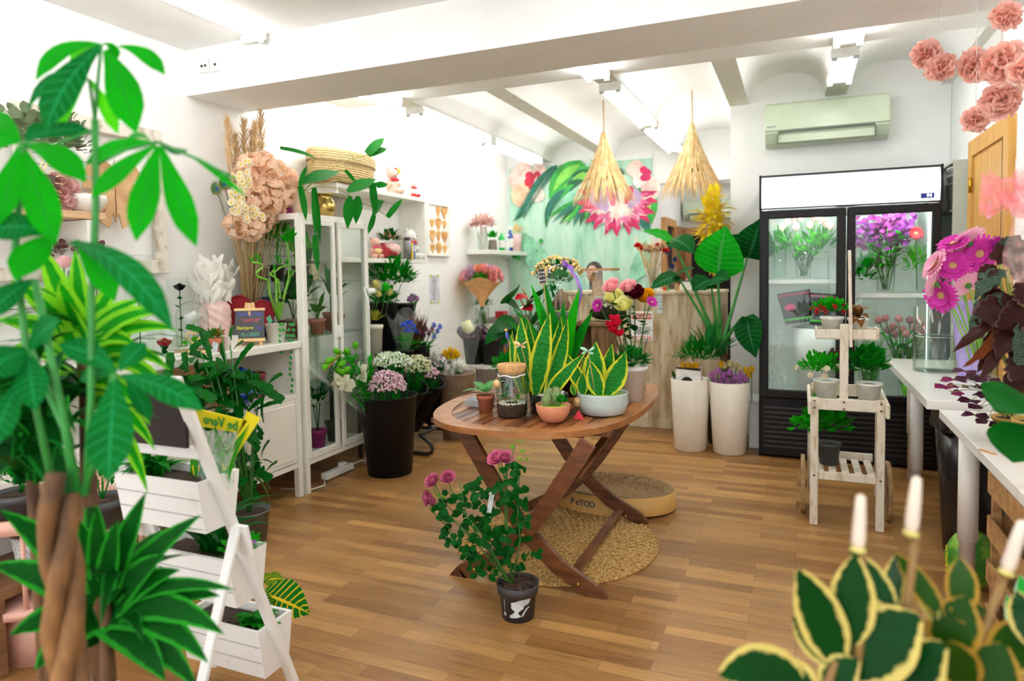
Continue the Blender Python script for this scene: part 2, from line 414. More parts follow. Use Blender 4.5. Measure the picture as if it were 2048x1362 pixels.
# ---------------------------------------------------------------- door on the right wall
OCH=wood('ochre_door','b98436','d2a253',(10,10,1.2),.5)
def door_right():
    x=XR;ya,yb,zt=4.33,5.24,P(1950,285,X=XR).z
    o=struct(MB().box((x-.012,ya+.05,zt/2),(.05,.10,zt)).box((x-.012,yb-.05,zt/2),(.05,.10,zt)).box((x-.012,(ya+yb)/2,zt-.05),(.05,yb-ya,.10)),'door_1',OCH,'ochre wooden door frame on the right wall')
    MB().box((x-.005,(ya+yb)/2-.01,zt/2-.05),(.035,yb-ya-.2,zt-.1)).build('door_leaf',OCH,o,False)
    MB().box((x-.002,ya+.125,zt/2-.05),(.06,.014,zt-.11)).build('gap',DARK,o,False)
    MB().tube([(x-.04,yb-.10,1.86),(x-.04,yb-.10,1.95)],.010,8).tube([(x-.04,yb-.10,1.90),(x-.04,yb-.10,1.91)],.012,8).build('hinge',mat('brass','c8982a',.25,Metallic=1.0),o)
    p=P(1979,421,X=x-.026);MB().box(p,(.003,.075,.09)).build('notice',mat('paper',(.8,.8,.78),.7),o,False)
    mb=MB();[mb.box((p.x-.002,p.y,p.z+.03-.012*k),(.001,.05-.01*(k%3),.004))for k in range(6)];mb.build('print',mat('ink',(.1,.1,.1),.7),o,False)
door_right()
# corridor doors
def corr():
    p=P(1370,470,Y=10.19)
    a,b=P(1368,480,Y=10.2).x,P(1368,480,Y=10.2).x+.95;zt=P(1400,455,Y=10.2).z
    o=struct(MB().box((a+.05,10.18,zt/2),(.12,.06,zt)).box((b,10.18,zt/2),(.12,.06,zt)).box(((a+b)/2,10.18,zt-.06),(b-a,.06,.12)),'door_2',OAK,'oak door frame at the end of the corridor')
    MB().box(((a+b)/2,10.195,zt/2-.06),(b-a-.1,.02,zt-.12)).build('doorway_shade',DARK,o,False)  # dark slab standing in for the shade of the room beyond
    z2=P(1322,432,X=XM+.03).z
    o=struct(MB().box((XM+.03,8.55,z2/2),(.07,.1,z2)).box((XM+.03,9.22,z2/2),(.07,.1,z2)).box((XM+.03,8.88,z2-.05),(.07,.76,.1)),'door_3',OAK,'oak door frame in the left corridor wall')
    MB().box((XM+.005,8.88,z2/2-.05),(.03,.6,z2-.1)).build('doorway_shade',DARK,o,False)  # same dark slab, shade given as colour
corr()
AIRC=mat('aircon_plastic',(.62,.72,.55),.25,.02)
def aircon(p,wd,ht,label,rz=0):
    """wall air conditioner, p = middle of its back"""
    r=thing('air_conditioner',label,'air conditioner',p,rz)
    pr=[(0,0),(0,ht),(-.17,ht),(-.20,ht*.9),(-.21,ht*.33),(-.195,ht*.30),(-.195,ht*.27),(-.13,ht*.05),(-.1,0)]
    n=len(pr);vs=[(sx*wd/2,y,z)for sx in(-1,1)for y,z in pr]
    MB().add(vs,[tuple(range(n)),tuple(range(n,2*n))[::-1]]+[(i,i+n,(i+1)%n+n,(i+1)%n)for i in range(n)],flat=True).build('body',AIRC,r,False)
    MB().box((0,-.205,ht*.64),(wd*.995,.012,ht*.6),bev=.004).build('front_panel',AIRC,r,False)
    MB().box((0,-.197,ht*.285),(wd*.78,.012,.016)).build('vent_slot',mat('vent_dark',(.1,.14,.11),.6),r,False)
    MB().box((0,-.172,ht*.14),(wd*.78,.012,ht*.2),Matrix.Identity(4)).build('louvre',AIRC,r,False)
    mb=MB();[mb.box((s*wd*.39,-.17,ht*.15),(.004,.06,ht*.24))for s in(-1,1)];mb.build('end_seam',mat('vent_dark',(0,0,0)),r,False)
    MB().box((-wd*.455,-.212,ht*.42),(.055,.002,.010)).box((-wd*.455+.036,-.212,ht*.425),(.012,.002,.014)).build('badge',mat('badge_grey',(.3,.33,.3),.5),r,False)
a,b=P(1530,285,Y=5.8),P(1780,263,Y=5.8)
aircon(((a.x+b.x)/2,YC,a.z-.02),b.x-a.x,P(1530,208,Y=5.8).z-a.z+.02,'white wall air conditioner above the drinks cooler')
a=P(1366,440,Y=10.0);aircon((a.x+.42,10.2,a.z),.84,P(1366,402,Y=10.0).z-a.z,'pale wall air conditioner in the back corridor')
# ---------------------------------------------------------------- printed mural
def mural():
    y=YB-.03;a,b=P(1018,340,Y=y),P(1303.5,317,Y=y);x0,x1=max(a.x,XL+.01),b.x;z1=2.70;z0=.4
    t=NT('mural_print');v=t.coord('Object')
    n1=t.noise(1.1,v,3);n2=t.noise(2.4,t.coord('Object',(3,1,.7),(0,.7,0)),4)
    c=t.ramp(n2,[(.3,'74bb98'),(.46,'a6d5bc'),(.6,'c4e3d2'),(.75,'9acfb0')]);c=t.mix(t.math('MULTIPLY',n1,.45),c,lin('bfe0cc'))
    r=thing('mural_canvas','large printed canvas of tropical leaves and pink protea on the back wall','mural',((x0+x1)/2,YB,z0))
    def loc(px,py,k):q=P(px,py,Y=y-.012-.0012*k-2e-6*len(mb.v));return q-r.location
    MB().box((0,-.02,(z1-z0)/2),(x1-x0,.02,z1-z0)).build('canvas',t.done(t.pr(c,.6)),r,False)
    M={k:mat('mural_'+k,c_,.6,.25,9)for k,c_ in dict(teal='1d6f62',green='2f9e3c',lime='7cc84a',dark='0f5a35',mint='8ccaa8',pale='e6c4ba',pink='e0709a',mag='c4225e',red='c01f3c',white='e2dad4',peach='f3c0a0',yel='e8d48a',lilac='bda0c6').items()}
    keys=list(M);mb=MB()
    def lf(a,b,wd,k,col,bow=0,shape='lance',n=6):
        A,B=loc(*a,k),loc(*b,k);s=(A-B).length/max(1,math.hypot(a[0]-b[0],a[1]-b[1]))
        d=(B-A).normalized();side=d.cross(V((0,-1,0)))
        mid=side*bow*(B-A).length;pts=[]
        W=LW[shape];o=len(mb.v);vs=[]
        for i in range(n+1):
            u=i/n;p=A*(1-u)**2+((A+B)/2+mid*2)*(2*u*(1-u))+B*u*u;q=u*(len(W)-1);j=min(int(q),len(W)-2);hw=wd*s*.5*(W[j]+(W[j+1]-W[j])*(q-j))
            vs+=[p-side*hw,p+side*hw]
        mb.add(vs,[(2*i,2*i+1,2*i+3,2*i+2)for i in range(n)],None,keys.index(col),flat=True)
    # background washes
    for a,b,wd,c in(((1045,470),(1130,560),50,'mint'),((1265,560),(1290,480),40,'mint')):lf(a,b,wd,0,c,.1)
    for a,b,wd,c in(((1020,350),(1062,365),50,'pale'),((1066,352),(1090,335),34,'pale'),((1062,368),(1030,408),42,'peach'),((1068,368),(1082,402),30,'pale'),((1060,362),(1030,335),40,'pale')):lf(a,b,wd,1,c,.08,'petal')
    for a,b in(((1064,363),(1054,345)),((1064,363),(1078,344)),((1064,363),(1066,380)),((1064,363),(1049,366))):lf(a,b,17,2,'red',.06,'petal')
    lf((1066,372),(1075,350),3,3,'white')
    # feather palm
    for k in range(26):
        u=k/25;cx,cy=1112-50*u-14*u*u,330+50*u+48*u*u
        for s in(-1,1):lf((cx,cy),(cx+s*17*(1-.5*abs(u-.4))-12,cy+13-s*2),3.4,3,'teal' if k%3 else 'dark')
    # broad banana leaves
    lf((1165,325),(1098,398),48,2,'green',.08,'oval');lf((1158,330),(1106,384),20,3,'lime',.1)
    for k in range(14):
        u=k/13;lf((1195-6*k,345+3*k),(1150-62*u+random.uniform(-6,6),345+112*u),15,2+k%3,('green','dark','lime','teal')[k%4],.1)
    lf((1190,375),(1102,428),20,3,'mint',.1);lf((1196,390),(1125,446),16,3,'lime',.08)
    for k in range(9):lf((1180,395),(1090+14*k,440+6*k-k*k*.6),10,3,('green','teal','dark')[k%3],.06)
    for k in range(8):lf((1230,335),(1180+10*k,320+4*k),12,2,('green','dark')[k%2],.05)
    lf((1282,372),(1303,448),38,2,'green',-.08,'lance');lf((1290,385),(1302,430),12,3,'lime');lf((1270,400),(1301,470),26,1,'teal')
    # upper right bloom
    lf((1290,350),(1302,400),40,3,'pale',-.1,'petal');lf((1288,348),(1256,332),34,3,'pale',.05,'petal');lf((1290,352),(1270,372),28,3,'white',.05,'petal')
    for a in((1283,334),(1300,340),(1298,360),(1286,362)):lf((1291,348),a,15,4,'mag',.06,'petal')
    # protea: rows of pointed petals fanning downwards
    for row,(n,r0,rad,col,wd)in enumerate(((13,30,78,'mag',20),(12,24,66,'white',17),(11,18,62,'pink',15),(10,14,54,'pale',15),(8,8,40,'white',13))):
        for k in range(n):
            a=math.radians(-14+208*(k+.3*(row%2))/(n-1));c_,s_=math.cos(a),math.sin(a)
            lf((1234+r0*c_*.8,398+r0*s_*.5),(1234+rad*c_*1.06,398+rad*s_*.95+2),wd,4+row,col,.05*(-1 if k%2 else 1))
            if row in(1,3):lf((1234+rad*.75*c_,398+rad*.7*s_),(1234+rad*c_*1.06,398+rad*s_*.96),wd*.5,5+row,'mag' if row==1 else 'pink')
    for a,b,wd,c in(((1215,420),(1180,385),30,'lilac'),((1240,425),(1236,380),34,'white'),((1258,415),(1275,380),28,'lilac'),((1226,412),(1218,372),20,'pink'),((1250,408),(1262,372),16,'mag')):lf(a,b,wd,9,c,.05,'petal')
    for a,wd in(((1078,482),8),((1071,502),4),((1062,485),3)):lf(a,(a[0]+wd,a[1]),wd*1.2,3,'green',0,'round')
    mb.build('printed_flowers',[M[k]for k in keys],r,False)
mural()
# ---------------------------------------------------------------- reception counter
def counter():
    yf,z1=5.98,1.215;x0,x1=-2.0,P(1442,590,Y=yf).x
    t=NT('worn_planks');v=t.coord('Object')
    k=t.n('ShaderNodeTexBrick',offset=.5);t.set(k.inputs[0],t.coord('Object',None,(0,PI/2,0)));k.inputs['Scale'].default_value=1;k.inputs['Brick Width'].default_value=3;k.inputs['Row Height'].default_value=.21;k.inputs['Mortar Size'].default_value=.003
    k.inputs['Color1'].default_value=lin('cfc2a6');k.inputs['Color2'].default_value=lin('b9a888');k.inputs['Mortar'].default_value=lin('6d5a43')
    n=t.noise(7,t.coord('Object',(3,3,.55)),7);n2=t.noise(2.2,t.coord('Object',(2,2,.6)),4)
    wear=t.ramp(t.math('ADD',t.math('MULTIPLY',n,.65),t.math('MULTIPLY',n2,.35)),[(.36,'d8d2bf'),(.50,'bfae8d'),(.60,'96764f'),(.70,'6f5236')])
    wm=t.done(t.pr(t.mix(.75,k.outputs[0],wear),.6))
    r=thing('reception_counter','tall counter clad in worn whitewashed planks before the mural','counter',((x0+x1)/2,yf+.3,0))
    h=(x1-x0)/2
    MB().box((0,-.285,z1/2+.03),(2*h,.03,z1-.1),bev=.003).box((-h+.015,0,z1/2),(.03,.6,z1-.05)).box((h-.015,0,z1/2),(.03,.6,z1-.05)).build('plank_front',wm,r,False)
    MB().box((0,.0,z1-.015),(2*h+.02,.62,.03),bev=.004).build('top',wm,r,False)
    MB().box((0,-.292,.05),(2*h,.03,.09)).build('plinth',wm,r,False)
    # notice with the camera warning
    a,b=P(1262,622,Y=yf-.004),P(1308,682,Y=yf-.004);q=P(1283,652,Y=yf-.003);wd,ht=(b.x-a.x)*1.02,a.z-b.z
    s=thing('warning_sign','red and white camera notice hung on the plank counter','sign',q)
    U=upright((0,0,0),(0,-1,0))
    MB().box((0,0,0),(wd,.006,ht),bev=.002).build('board',mat('sign_white',(.82,.84,.82),.4,.02),s,False)
    [MB().box((0,-.004,ht*a),(wd*.88,.002,ht*b)).build('red_band',mat('sign_red','d0453f',.4),s,False)for a,b in((.33,.2),(-.4,.13))]
    mb=text_mb('ATENCIÓN',wd*.17,T(0,-.0055,ht*.33)@U,bold=.0006);text_mb('GRABANDO',wd*.16,T(0,-.0055,-ht*.4)@U,mb=mb,bold=.0006);mb.build('white_lettering',mat('sign_white',(1,1,1)),s,False)
    mb=MB();[text_mb(x,wd*.125,T(0,-.004,ht*(-.07-.085*i))@U,mb=mb,bold=.0006)for i,x in enumerate(('EN CIRCUITO','CAMARAS','SEGURIDAD'))]
    mb.box((wd*.12,-.004,ht*.06),(wd*.08,.002,ht*.05));mb.build('black_lettering',mat('ink',(0,0,0)),s,False)
    # strip of payment stickers
    st=thing('sticker_strip','pale strip of small colour stickers at the counter top edge','sticker',P(1319,604,Y=yf-.004))
    wd,ht=.05,.20;MB().box((0,0,0),(wd,.002,ht)).build('backing',mat('sticker_pale','c5d2cf',.5),st,False)
    mb=MB();cols=['6b9ccc','b78ac0','8fc0a0','d39a86','8d99b8']
    for i in range(10):mb.box((-.012+.024*(i%2),-.002,.06-.03*(i//2)),(.016,.001,.018),None,i%5)
    mb.build('stickers',[mat('sticker_'+c,c,.5)for c in cols],st,False)
counter()
def small_wall():
    r=thing('plinth_box','white box plinth between the cooler and the planters','plinth',(XC+.22,5.75,0));
    h=P(1507,806,Y=5.55).z;a,b=P(1497,860,Y=5.55).x,P(1522,860,Y=5.55).x;r.location=((a+b)/2,5.7,0)
    MB().box((0,0,h/2),(b-a,.3,h),bev=.004).build('box',LAMPW,r,False);MB().box((0,0,h+.01),(b-a+.01,.32,.02)).build('lid',LAMPW,r,False)
small_wall()
# ================================================================ shared builders: pots, leaves, flowers
SOIL=mat('potting_soil',(.035,.018,.010),.95,.6,60,.8)
STEM=mat('green_stem',(.03,.16,.02),.5)
G1=leafmat('leaf_green',(.012,.22,.025));G2=leafmat('leaf_bright',(.03,.40,.02),tl=.45);G3=leafmat('leaf_deep',(.006,.10,.022),rough=.35)
G4=leafmat('leaf_lime',(.18,.52,.02),tl=.4);G5=leafmat('leaf_blue',(.04,.22,.12))
TERRA=mat('terracotta',(.42,.13,.06),.8,.12,30);WPOT=mat('white_pot',(.82,.80,.76),.35,.02);BLACKP=mat('black_plastic',(.010,.008,.008),.5,.1,Specular_IOR_Level=.25);GREYP=mat('grey_pot',(.055,.058,.062),.5)
CREAM=mat('cream_plastic',(.80,.75,.66),.35,.02)
def pot(par,rt,rb,h,m,rim=.012,rimh=.0,wall=.004,soil=.88,n=28,name='pot',sq=False,smat=None):
    pr=[(0,0),(rb,0),(rb+(rt-rb)*.97*(1-rimh/h),h-rimh)]
    if rimh:pr+=[(rt+rim,h-rimh+.001),(rt+rim+.002,h)];ro=rt+rim
    else:pr+=[(rt,h)];ro=rt
    pr+=[(ro-wall,h),(rt-wall-.003,h*soil),(0,h*soil)]
    o=MB().lathe(pr,n).build(name,m,par)
    if soil:
        b=MB();rr=rt*.93-.003
        b.lathe([(rr,h*soil-.01),(rr*.98,h*soil+.001),(rr*.5,h*soil+.006),(0,h*soil+.008)],n);b.build('soil',smat or SOIL,par)
    return o
def dirs_cone(spread,n):
    for k in range(n):
        a=2*PI*(k*.618034);t=math.sqrt((k+.5)/n)*spread
        yield V((math.sin(t)*math.cos(a),math.sin(t)*math.sin(a),math.cos(t)))
def bush(mb,c,R,n,L,W,shape='oval',mi=0,up=.5,bow=.08,fold=.12,seg=4,zmin=-.25,wave=0.0,jit=.35,inner=.45):
    """n leaves scattered through an ellipsoid, pointing outwards"""
    c=V(c);R=V(R)if not isinstance(R,(int,float))else V((R,R,R))
    for _ in range(n):
        d=rdir(zmin,1);k=rnd(inner,1)
        p=c+V((d.x*R.x*k,d.y*R.y*k,d.z*R.z*k));l=L*rnd(.65,1.15)
        q=(d+V((0,0,up))+rdir()*jit).normalized()
        mb.leaf(p,p+q*l,W*l/L*rnd(.85,1.1),bow,(q.x*-.3+rnd(-.3,.3),q.y*-.3+rnd(-.3,.3),1),shape,mi,fold,seg,wave=wave)
    return mb
def stalks(mb,base,tips,r,mi=0,bend=.15,n=5):
    for t in tips:
        b,t=V(base)+V((rnd(-.01,.01),rnd(-.01,.01),0)),V(t);mid=b*.45+t*.55+V(((b.x-t.x)*bend,(b.y-t.y)*bend,0))
        mb.tube([b,mid,t],[r,r*.9,r*.7],n,mi,cap=False)
    return mb
def arc_leaf(mb,base,az,reach,rise,wd,shape='strap',mi=0,droop=.5,seg=6,fold=.15):
    """a strap leaf leaving base, climbing and arching over towards azimuth az"""
    b=V(base);tip=b+V((math.cos(az)*reach,math.sin(az)*reach,rise*(1-droop)))
    L=(tip-b).length;mb.leaf(b,tip,wd,min(.45,(rise*.5+reach*.12)/max(L,.01)*.6),(-math.cos(az)*.2,-math.sin(az)*.2,1),shape,mi,fold,seg)
def patch(mb,fn,nu,nv,M=None,mi=0):
    vs=[fn(i/nu,j/nv)for j in range(nv+1)for i in range(nu+1)];w_=nu+1
    mb.add(vs,[(j*w_+i,j*w_+i+1,(j+1)*w_+i+1,(j+1)*w_+i)for j in range(nv)for i in range(nu)],M,mi,[(i/nu,j/nv)for j in range(nv+1)for i in range(nu+1)])
def rose(mb,M,r,mi=0,rings=4,open_=1.0,nu=5,nv=5):
    """layered cupped petals, base at the origin of M, opening along z"""
    for k in range(rings):
        n=3+k;rr=r*(.26+.74*k/max(1,rings-1));hh=r*(1.45-.35*k/max(1,rings-1))
        for j in range(n):
            a0=2*PI*(j/n)+k*.7+rnd(-.1,.1);sp=2*PI/n*.72
            def fn(u,v,a0=a0,sp=sp,rr=rr,hh=hh,k=k):
                e_=abs(u-.5)*2;a=a0+(u-.5)*2.3*sp*(.45+.55*math.sin(PI*min(1,v*.75+.12)))
                q=rr*(.22+.83*math.sin(min(1,v*1.15)*PI*.5)**.7)-rr*.22*max(0,v-.6)*(k<2)+open_*.35*rr*max(0,v-.72)*(k>=2)*(1.6-e_)
                z=hh*(v**.85)*(1-.12*e_**3)-open_*.30*hh*max(0,v-.75)*(k>=2)
                return(q*math.cos(a),q*math.sin(a),z)
            patch(mb,fn,nu,nv,M,mi)
    return mb
def daisy(mb,M,r,n=18,mi=0,ci=1,rings=2,cup=.15,core=.28):
    for k in range(rings):
        for j in range(n):
            a=2*PI*(j+.5*k)/n+rnd(-.05,.05);rr=r*(1-.22*k)*rnd(.92,1.05);ca,sa=math.cos(a),math.sin(a)
            mb.leaf((ca*r*.12,sa*r*.12,.02*r*k),(ca*rr,sa*rr,r*cup*(1+k)),2*PI*r/n*.95,.05,(0,0,1),'petal',mi,.15,3,M)
    mb.ell((0,0,r*.06),(r*core,r*core,r*.12),10,M,ci)
    return mb
def mum(mb,c,r,mi=0,n=46):
    c=V(c);mb.ell(c,r*.55,8,None,mi)
    for k in range(n):
        z=1-1.5*(k+.5)/n;a=k*2.39996;q=math.sqrt(max(0,1-z*z));d=V((q*math.cos(a),q*math.sin(a),z))
        mb.leaf(c+d*r*.3,c+d*r*rnd(.9,1.05)+V((0,0,.12*r)),r*.36,.12,(0,0,1),'petal',mi,.25,2)
    return mb
def carnation(mb,M,r,mi=0,n=40):
    for k in range(n):
        d=rdir(.05,1.0);f=d.cross(rdir())
        mb.leaf(M@V((0,0,0)),M@(d*r*rnd(.8,1.05)),r*.75,.1,(M.to_3x3()@f),'petal',mi,.3,3,wave=.12)
    return mb
def dot(mb,c,r,mi=0):mb.ell(c,r,5,None,mi,3)
def dots(mb,c,R,n,r,mi=0,shell=.75,zmin=-.1,nm=1):
    R=V(R)if not isinstance(R,(int,float))else V((R,R,R));c=V(c)
    for i in range(n):
        d=rdir(zmin,1);k=rnd(shell,1.0);dot(mb,c+V((d.x*R.x*k,d.y*R.y*k,d.z*R.z*k)),r*rnd(.7,1.2),mi+(i%nm))
    return mb
def bend_tube(mb,a,b,r,sag=(0,0,0),n=7,mi=0,seg=6,r2=None):
    a,b,s=V(a),V(b),V(sag)
    pts=[a*(1-t)**2+((a+b)/2+s*2)*(2*t*(1-t))+b*t*t for t in(i/seg for i in range(seg+1))]
    mb.tube(pts,[r+(((r2 if r2 is not None else r)-r)*i/seg)for i in range(seg+1)],n,mi);return mb
def vessel(par,pr,m,n=32,name='glass',wall=.003):
    """hollow turned vessel, outline pr from bottom to rim, with an inner skin"""
    inner=[(max(0,r-wall),z+(wall if i==0 else 0))for i,(r,z)in enumerate(pr)][::-1]
    return MB().lathe([(0,pr[0][1])]+pr+inner+[(0,pr[0][1]+wall)],n).build(name,m,par)
GLASS=glass();PANE=glass('window_glass',(.97,.99,.98),.25,.025);WATER=glass('water',(.93,.97,.95),.35,.03)
# ================================================================ folding oval table and what stands on it
TEAK=wood('teak','5a2f18','9a5f34',(10,1.3,10),.35);TEAKL=wood('teak_light','8a552c','ae7643',(3,3,8),.35);TEAKD=wood('teak_dark','4a2815','7c4a28',(2,2,9),.4)
ZT=.72;TCX,TCY=-1.205,3.44
def oval(k,n=64,hx=.515,hy=.80,p=2.7):
    out=[]
    for i in range(n):
        a=2*PI*i/n;c,s=math.cos(a),math.sin(a)
        out.append((hx*k*math.copysign(abs(c)**(2/p),c),hy*(1-(1-k)*hx/hy)*math.copysign(abs(s)**(2/p),s)))
    return out
def build_table():
    r=thing('folding_table','oval slatted hardwood folding table carrying the plant display','table',(TCX,TCY,0))
    o,i_=oval(1),oval(.84);n=len(o);mb=MB()
    rv=[(x,y,z)for a,z in((o,ZT),(i_,ZT),(o,ZT-.028),(i_,ZT-.028))for x,y in a]
    ring=[]
    for k in range(n):
        j=(k+1)%n;ring+=[(k,j,n+j,n+k),(2*n+j,2*n+k,3*n+k,3*n+j),(j,k,2*n+k,2*n+j),(n+k,n+j,3*n+j,3*n+k)]
    mb.add(rv,ring,flat=True)
    mb.build('rim',TEAKL,r)
    hx,hy,p=.515*.84,.80*(1-.16*.515/.80),2.7
    sw=.049;mb=MB();x=-hx+.006;k=0
    while x<hx-.01:
        x2=min(x+sw,hx);xm=max(abs(x),abs(x2));
        yl=lambda q:hy*max(0,1-(min(1,abs(q)/hx))**p)**(1/p)
        ya,yb_=yl(x),yl(x2)
        mb.add([(x,-ya,ZT-.002),(x2,-yb_,ZT-.002),(x2,yb_,ZT-.002),(x,ya,ZT-.002),(x,-ya,ZT-.02),(x2,-yb_,ZT-.02),(x2,yb_,ZT-.02),(x,ya,ZT-.02)],
               [(0,1,2,3),(7,6,5,4),(0,4,5,1),(1,5,6,2),(2,6,7,3),(3,7,4,0)],flat=True,mi=k%3)
        x+=sw+.006;k+=1
    mb.build('slats',[TEAK,wood('teak_mid','7a4825','a86c3c',(10,1.3,10),.35),wood('teak_red','4a2616','84502c',(10,1.3,10),.35)],r)
    mb=MB()
    for y in(-.52,0,.52):mb.box((0,y,ZT-.04),(.9,.06,.024))
    for x in(-.30,.30):mb.box((x,0,ZT-.05),(.05,1.1,.035))
    mb.build('underframe',TEAKD,r,False)
    # curved crossing legs, one leg per mesh
    prA=[(-1.41,.675),(-1.365,.60),(-1.282,.472),(-1.20,.35),(-1.112,.239),(-.96,.105),(-.80,.02),(-.785,0)]
    for y,off in((2.755,.0),(3.64,.0)):
        for s in(1,-1):
            mb=MB();yy=y+(.014 if s>0 else-.014)
            z0=.017 if y>3 else 0;pts=[V(((-1.112+(x+1.112)*s)if s<0 else x,yy,z0+z*(1-z0/.675)))for x,z in prA]
            vs=[]
            for i,q in enumerate(pts):
                d=(pts[min(i+1,len(pts)-1)]-pts[max(0,i-1)]).normalized();nn=V((d.z,0,-d.x));hw=.036 if i<len(pts)-2 else(.034 if i==len(pts)-2 else .03)
                if i==len(pts)-1:nn=V((1,0,0));hw=.045
                if nn.x<0:nn=-nn
                for e in(-1,1):
                    for t in(-.013,.013):vs.append(q+nn*hw*e+V((0,t,0))-r.location)
            fs=[(0,1,3,2)]
            for i in range(len(pts)-1):
                a=4*i;b=a+4;fs+=[(a,b,b+1,a+1),(a+1,b+1,b+3,a+3),(a+3,b+3,b+2,a+2),(a+2,b+2,b,a)]
            a=4*(len(pts)-1);fs.append((a,a+2,a+3,a+1));mb.add(vs,fs,flat=True)
            leg=mb.build('leg',TEAKD,r,False)
            b=MB();[b.lathe([(0,.004),(.008,.003),(.009,0)],10,T(V((-1.112 if k==0 else(-.87 if s>0 else-1.355),yy-.014,.239 if k==0 else .045))-r.location)@Matrix.Rotation(PI/2,4,'X'))for k in range(2)]
            b.build('bolt',mat('bolt_brass','b08a48',.3,Metallic=1.0),leg)
    L=lambda x,y,z:V((x,y,z))-r.location
    MB().bar(L(-.90,2.77,.075),L(-.90,3.63,.075),.045,.02,bev=.003).build('stretcher',TEAKD,r,False)
    MB().bar(L(-1.33,2.77,.075),L(-1.33,3.63,.075),.045,.02,bev=.003).build('stretcher',TEAKD,r,False)
    MB().bar(L(-.885,2.77,.50),L(-.885,3.63,.60),.04,.02,bev=.003).build('brace',TEAKD,r,False)
build_table()
def rug():
    r0=.515;c=V((-1.145,3.28,0));mb=MB();seg=96
    t=NT('esparto');v=t.coord('Object');n=t.noise(110,v,3)
    cc=t.ramp(n,[(.33,'8a6430'),(.5,'c49a58'),(.66,'dcbd80')]);b=t.pr(cc,.85);bp=t.n('ShaderNodeBump');bp.inputs['Strength'].default_value=.8;bp.inputs['Distance'].default_value=.006;t.set(bp.inputs['Height'],n);t.set(b.inputs['Normal'],bp);rm=t.done(b)
    for k in range(13):  # plaited coils
        ra=r0*(k+.5)/13
        for half in(-1,1):
            rr=ra+half*r0/52;n_=max(10,int(rr*150))
            for j in range(n_):
                a=2*PI*j/n_;d=V((math.cos(a),math.sin(a),0));tg=V((-d.y,d.x,0));q=(tg*.75+d*half*.65).normalized()
                mb.bar(d*rr-q*.017+V((0,0,.008)),d*rr+q*.017+V((0,0,.013)),.013,.008)
    mb.lathe([(0,0),(r0,0),(r0,.010),(0,.010)],64)
    o=mb.build('rug',rm,None,True,c);tag(o,'round plaited straw rug on the floor under the folding table','rug')
rug()
def scratcher():
    r=thing('cat_scratcher','oval cardboard cat scratcher bed lying behind the straw rug','cat bed',(-1.02,3.93,.015),math.radians(2))
    sy,rx=.66,.375
    def pr(l):return MB().lathe(l,56,sy=sy)
    kraft=mat('kraft_wrap','c79a55',.6,.05)
    pr([(rx,.0),(rx,.105),(rx-.006,.105),(rx-.006,.0)]).build('wrap',kraft,r)
    t=NT('corrugated');n=t.noise(60,t.coord('Object',(1,6,1)),3);b=t.pr(t.ramp(n,[(.35,'5d452c'),(.6,'a5865c')]),.95);card=t.done(b)
    pr([(0,.035),(rx*.62,.04),(rx*.80,.075),(rx*.88,.112),(rx-.007,.108),(rx-.007,.0)]).build('corrugated_pad',card,r)
    # lettering wrapped on the near side
    for ch,px in(('P',1141),('e',1151),('T',1160),('O',1171),('O',1182)):
        q=P(px,1021,Y=3.69);x=q.x-r.location.x;y=-sy*math.sqrt(max(.0,rx*rx-x*x))-.002;nx,ny=x/rx**2,y/(sy*rx)**2
        mb=text_mb(ch,.046 if ch!='e' else .050,upright((x,y,.055),(nx,ny,0)),bold=.0020 if ch!='e' else .0008);mb.build('letter',mat('ink',(0,0,0)),r,False)
scratcher()
def TP(px,py,Z=ZT):return P(px,py,Z=Z)
# -- terrarium jar
def terrarium():
    r=thing('terrarium_jar','corked glass jar terrarium with soil, white pebbles and small plants','terrarium',(-1.245,2.945,ZT))
    R=.073;vessel(r,[(R-.008,0),(R,.012),(R,.155),(R-.012,.185),(R-.014,.20),(R-.010,.212)],GLASS,name='jar')
    MB().lathe([(0,.004),(R-.005,.006),(R-.004,.055),(R*.5,.062),(0,.06)],28).build('soil',SOIL,r)
    mb=MB();[mb.ell((rnd(.035,.063)*math.cos(a),rnd(.035,.063)*math.sin(a),.063),(.006,.006,.005),6)for a in[rnd(0,2*PI)for _ in range(70)]]
    mb.build('pebbles',mat('pebble',(.8,.76,.66),.6),r)
    mb=MB();bush(mb,(-.025,-.01,.085),(.025,.03,.03),22,.03,.017,'oval',0);bush(mb,(.038,-.025,.075),(.02,.015,.03),26,.014,.011,'round',1);bush(mb,(-.02,.02,.12),(.03,.02,.02),12,.04,.012,'lance',0);mb.build('foliage',[G1,G2],r)
    mb=MB();bush(mb,(.012,-.005,.095),(.022,.02,.035),20,.022,.014,'oval');mb.build('pink_foliage',leafmat('leaf_pinkish',(.35,.16,.13)),r)
    MB().tube([(-.02,.01,.13),(.01,.0,.128),(.03,0,.135)],.006,6).build('driftwood',TEAKD,r)
    CORK=mat('cork','c79763',.8,.18,60)
    MB().lathe([(0,.200),(R-.018,.200),(R-.009,.214),(R-.003,.245),(R-.006,.248),(0,.248)],28).build('cork_lid',CORK,r)
    MB().tube([V((math.cos(2*PI*k/28)*(R-.010),math.sin(2*PI*k/28)*(R-.010),.196+.004*math.sin(k)))for k in range(28)],.004,6,closed=True).build('ribbon',mat('ribbon_white',(.8,.74,.72),.6),r)
    t=MB().lathe([(0,0),(.020,0),(.020,.004),(0,.004)],20,aim((-.047,-.073,.162),(-.35,-1,.25))).build('wooden_tag',wood('tag_wood','c79a62','e0bc86'),r)
    MB().tube([(-.045,-.055,.195),(-.05,-.07,.182)],.0015,5).build('string',mat('jute','b89868'),t)
terrarium()
SANS=leafmat('sansevieria',(.012,.13,.022),edge=(.55,.55,.03),ew=.72,tl=.1,rough=.4,band=(.03,.26,.04))
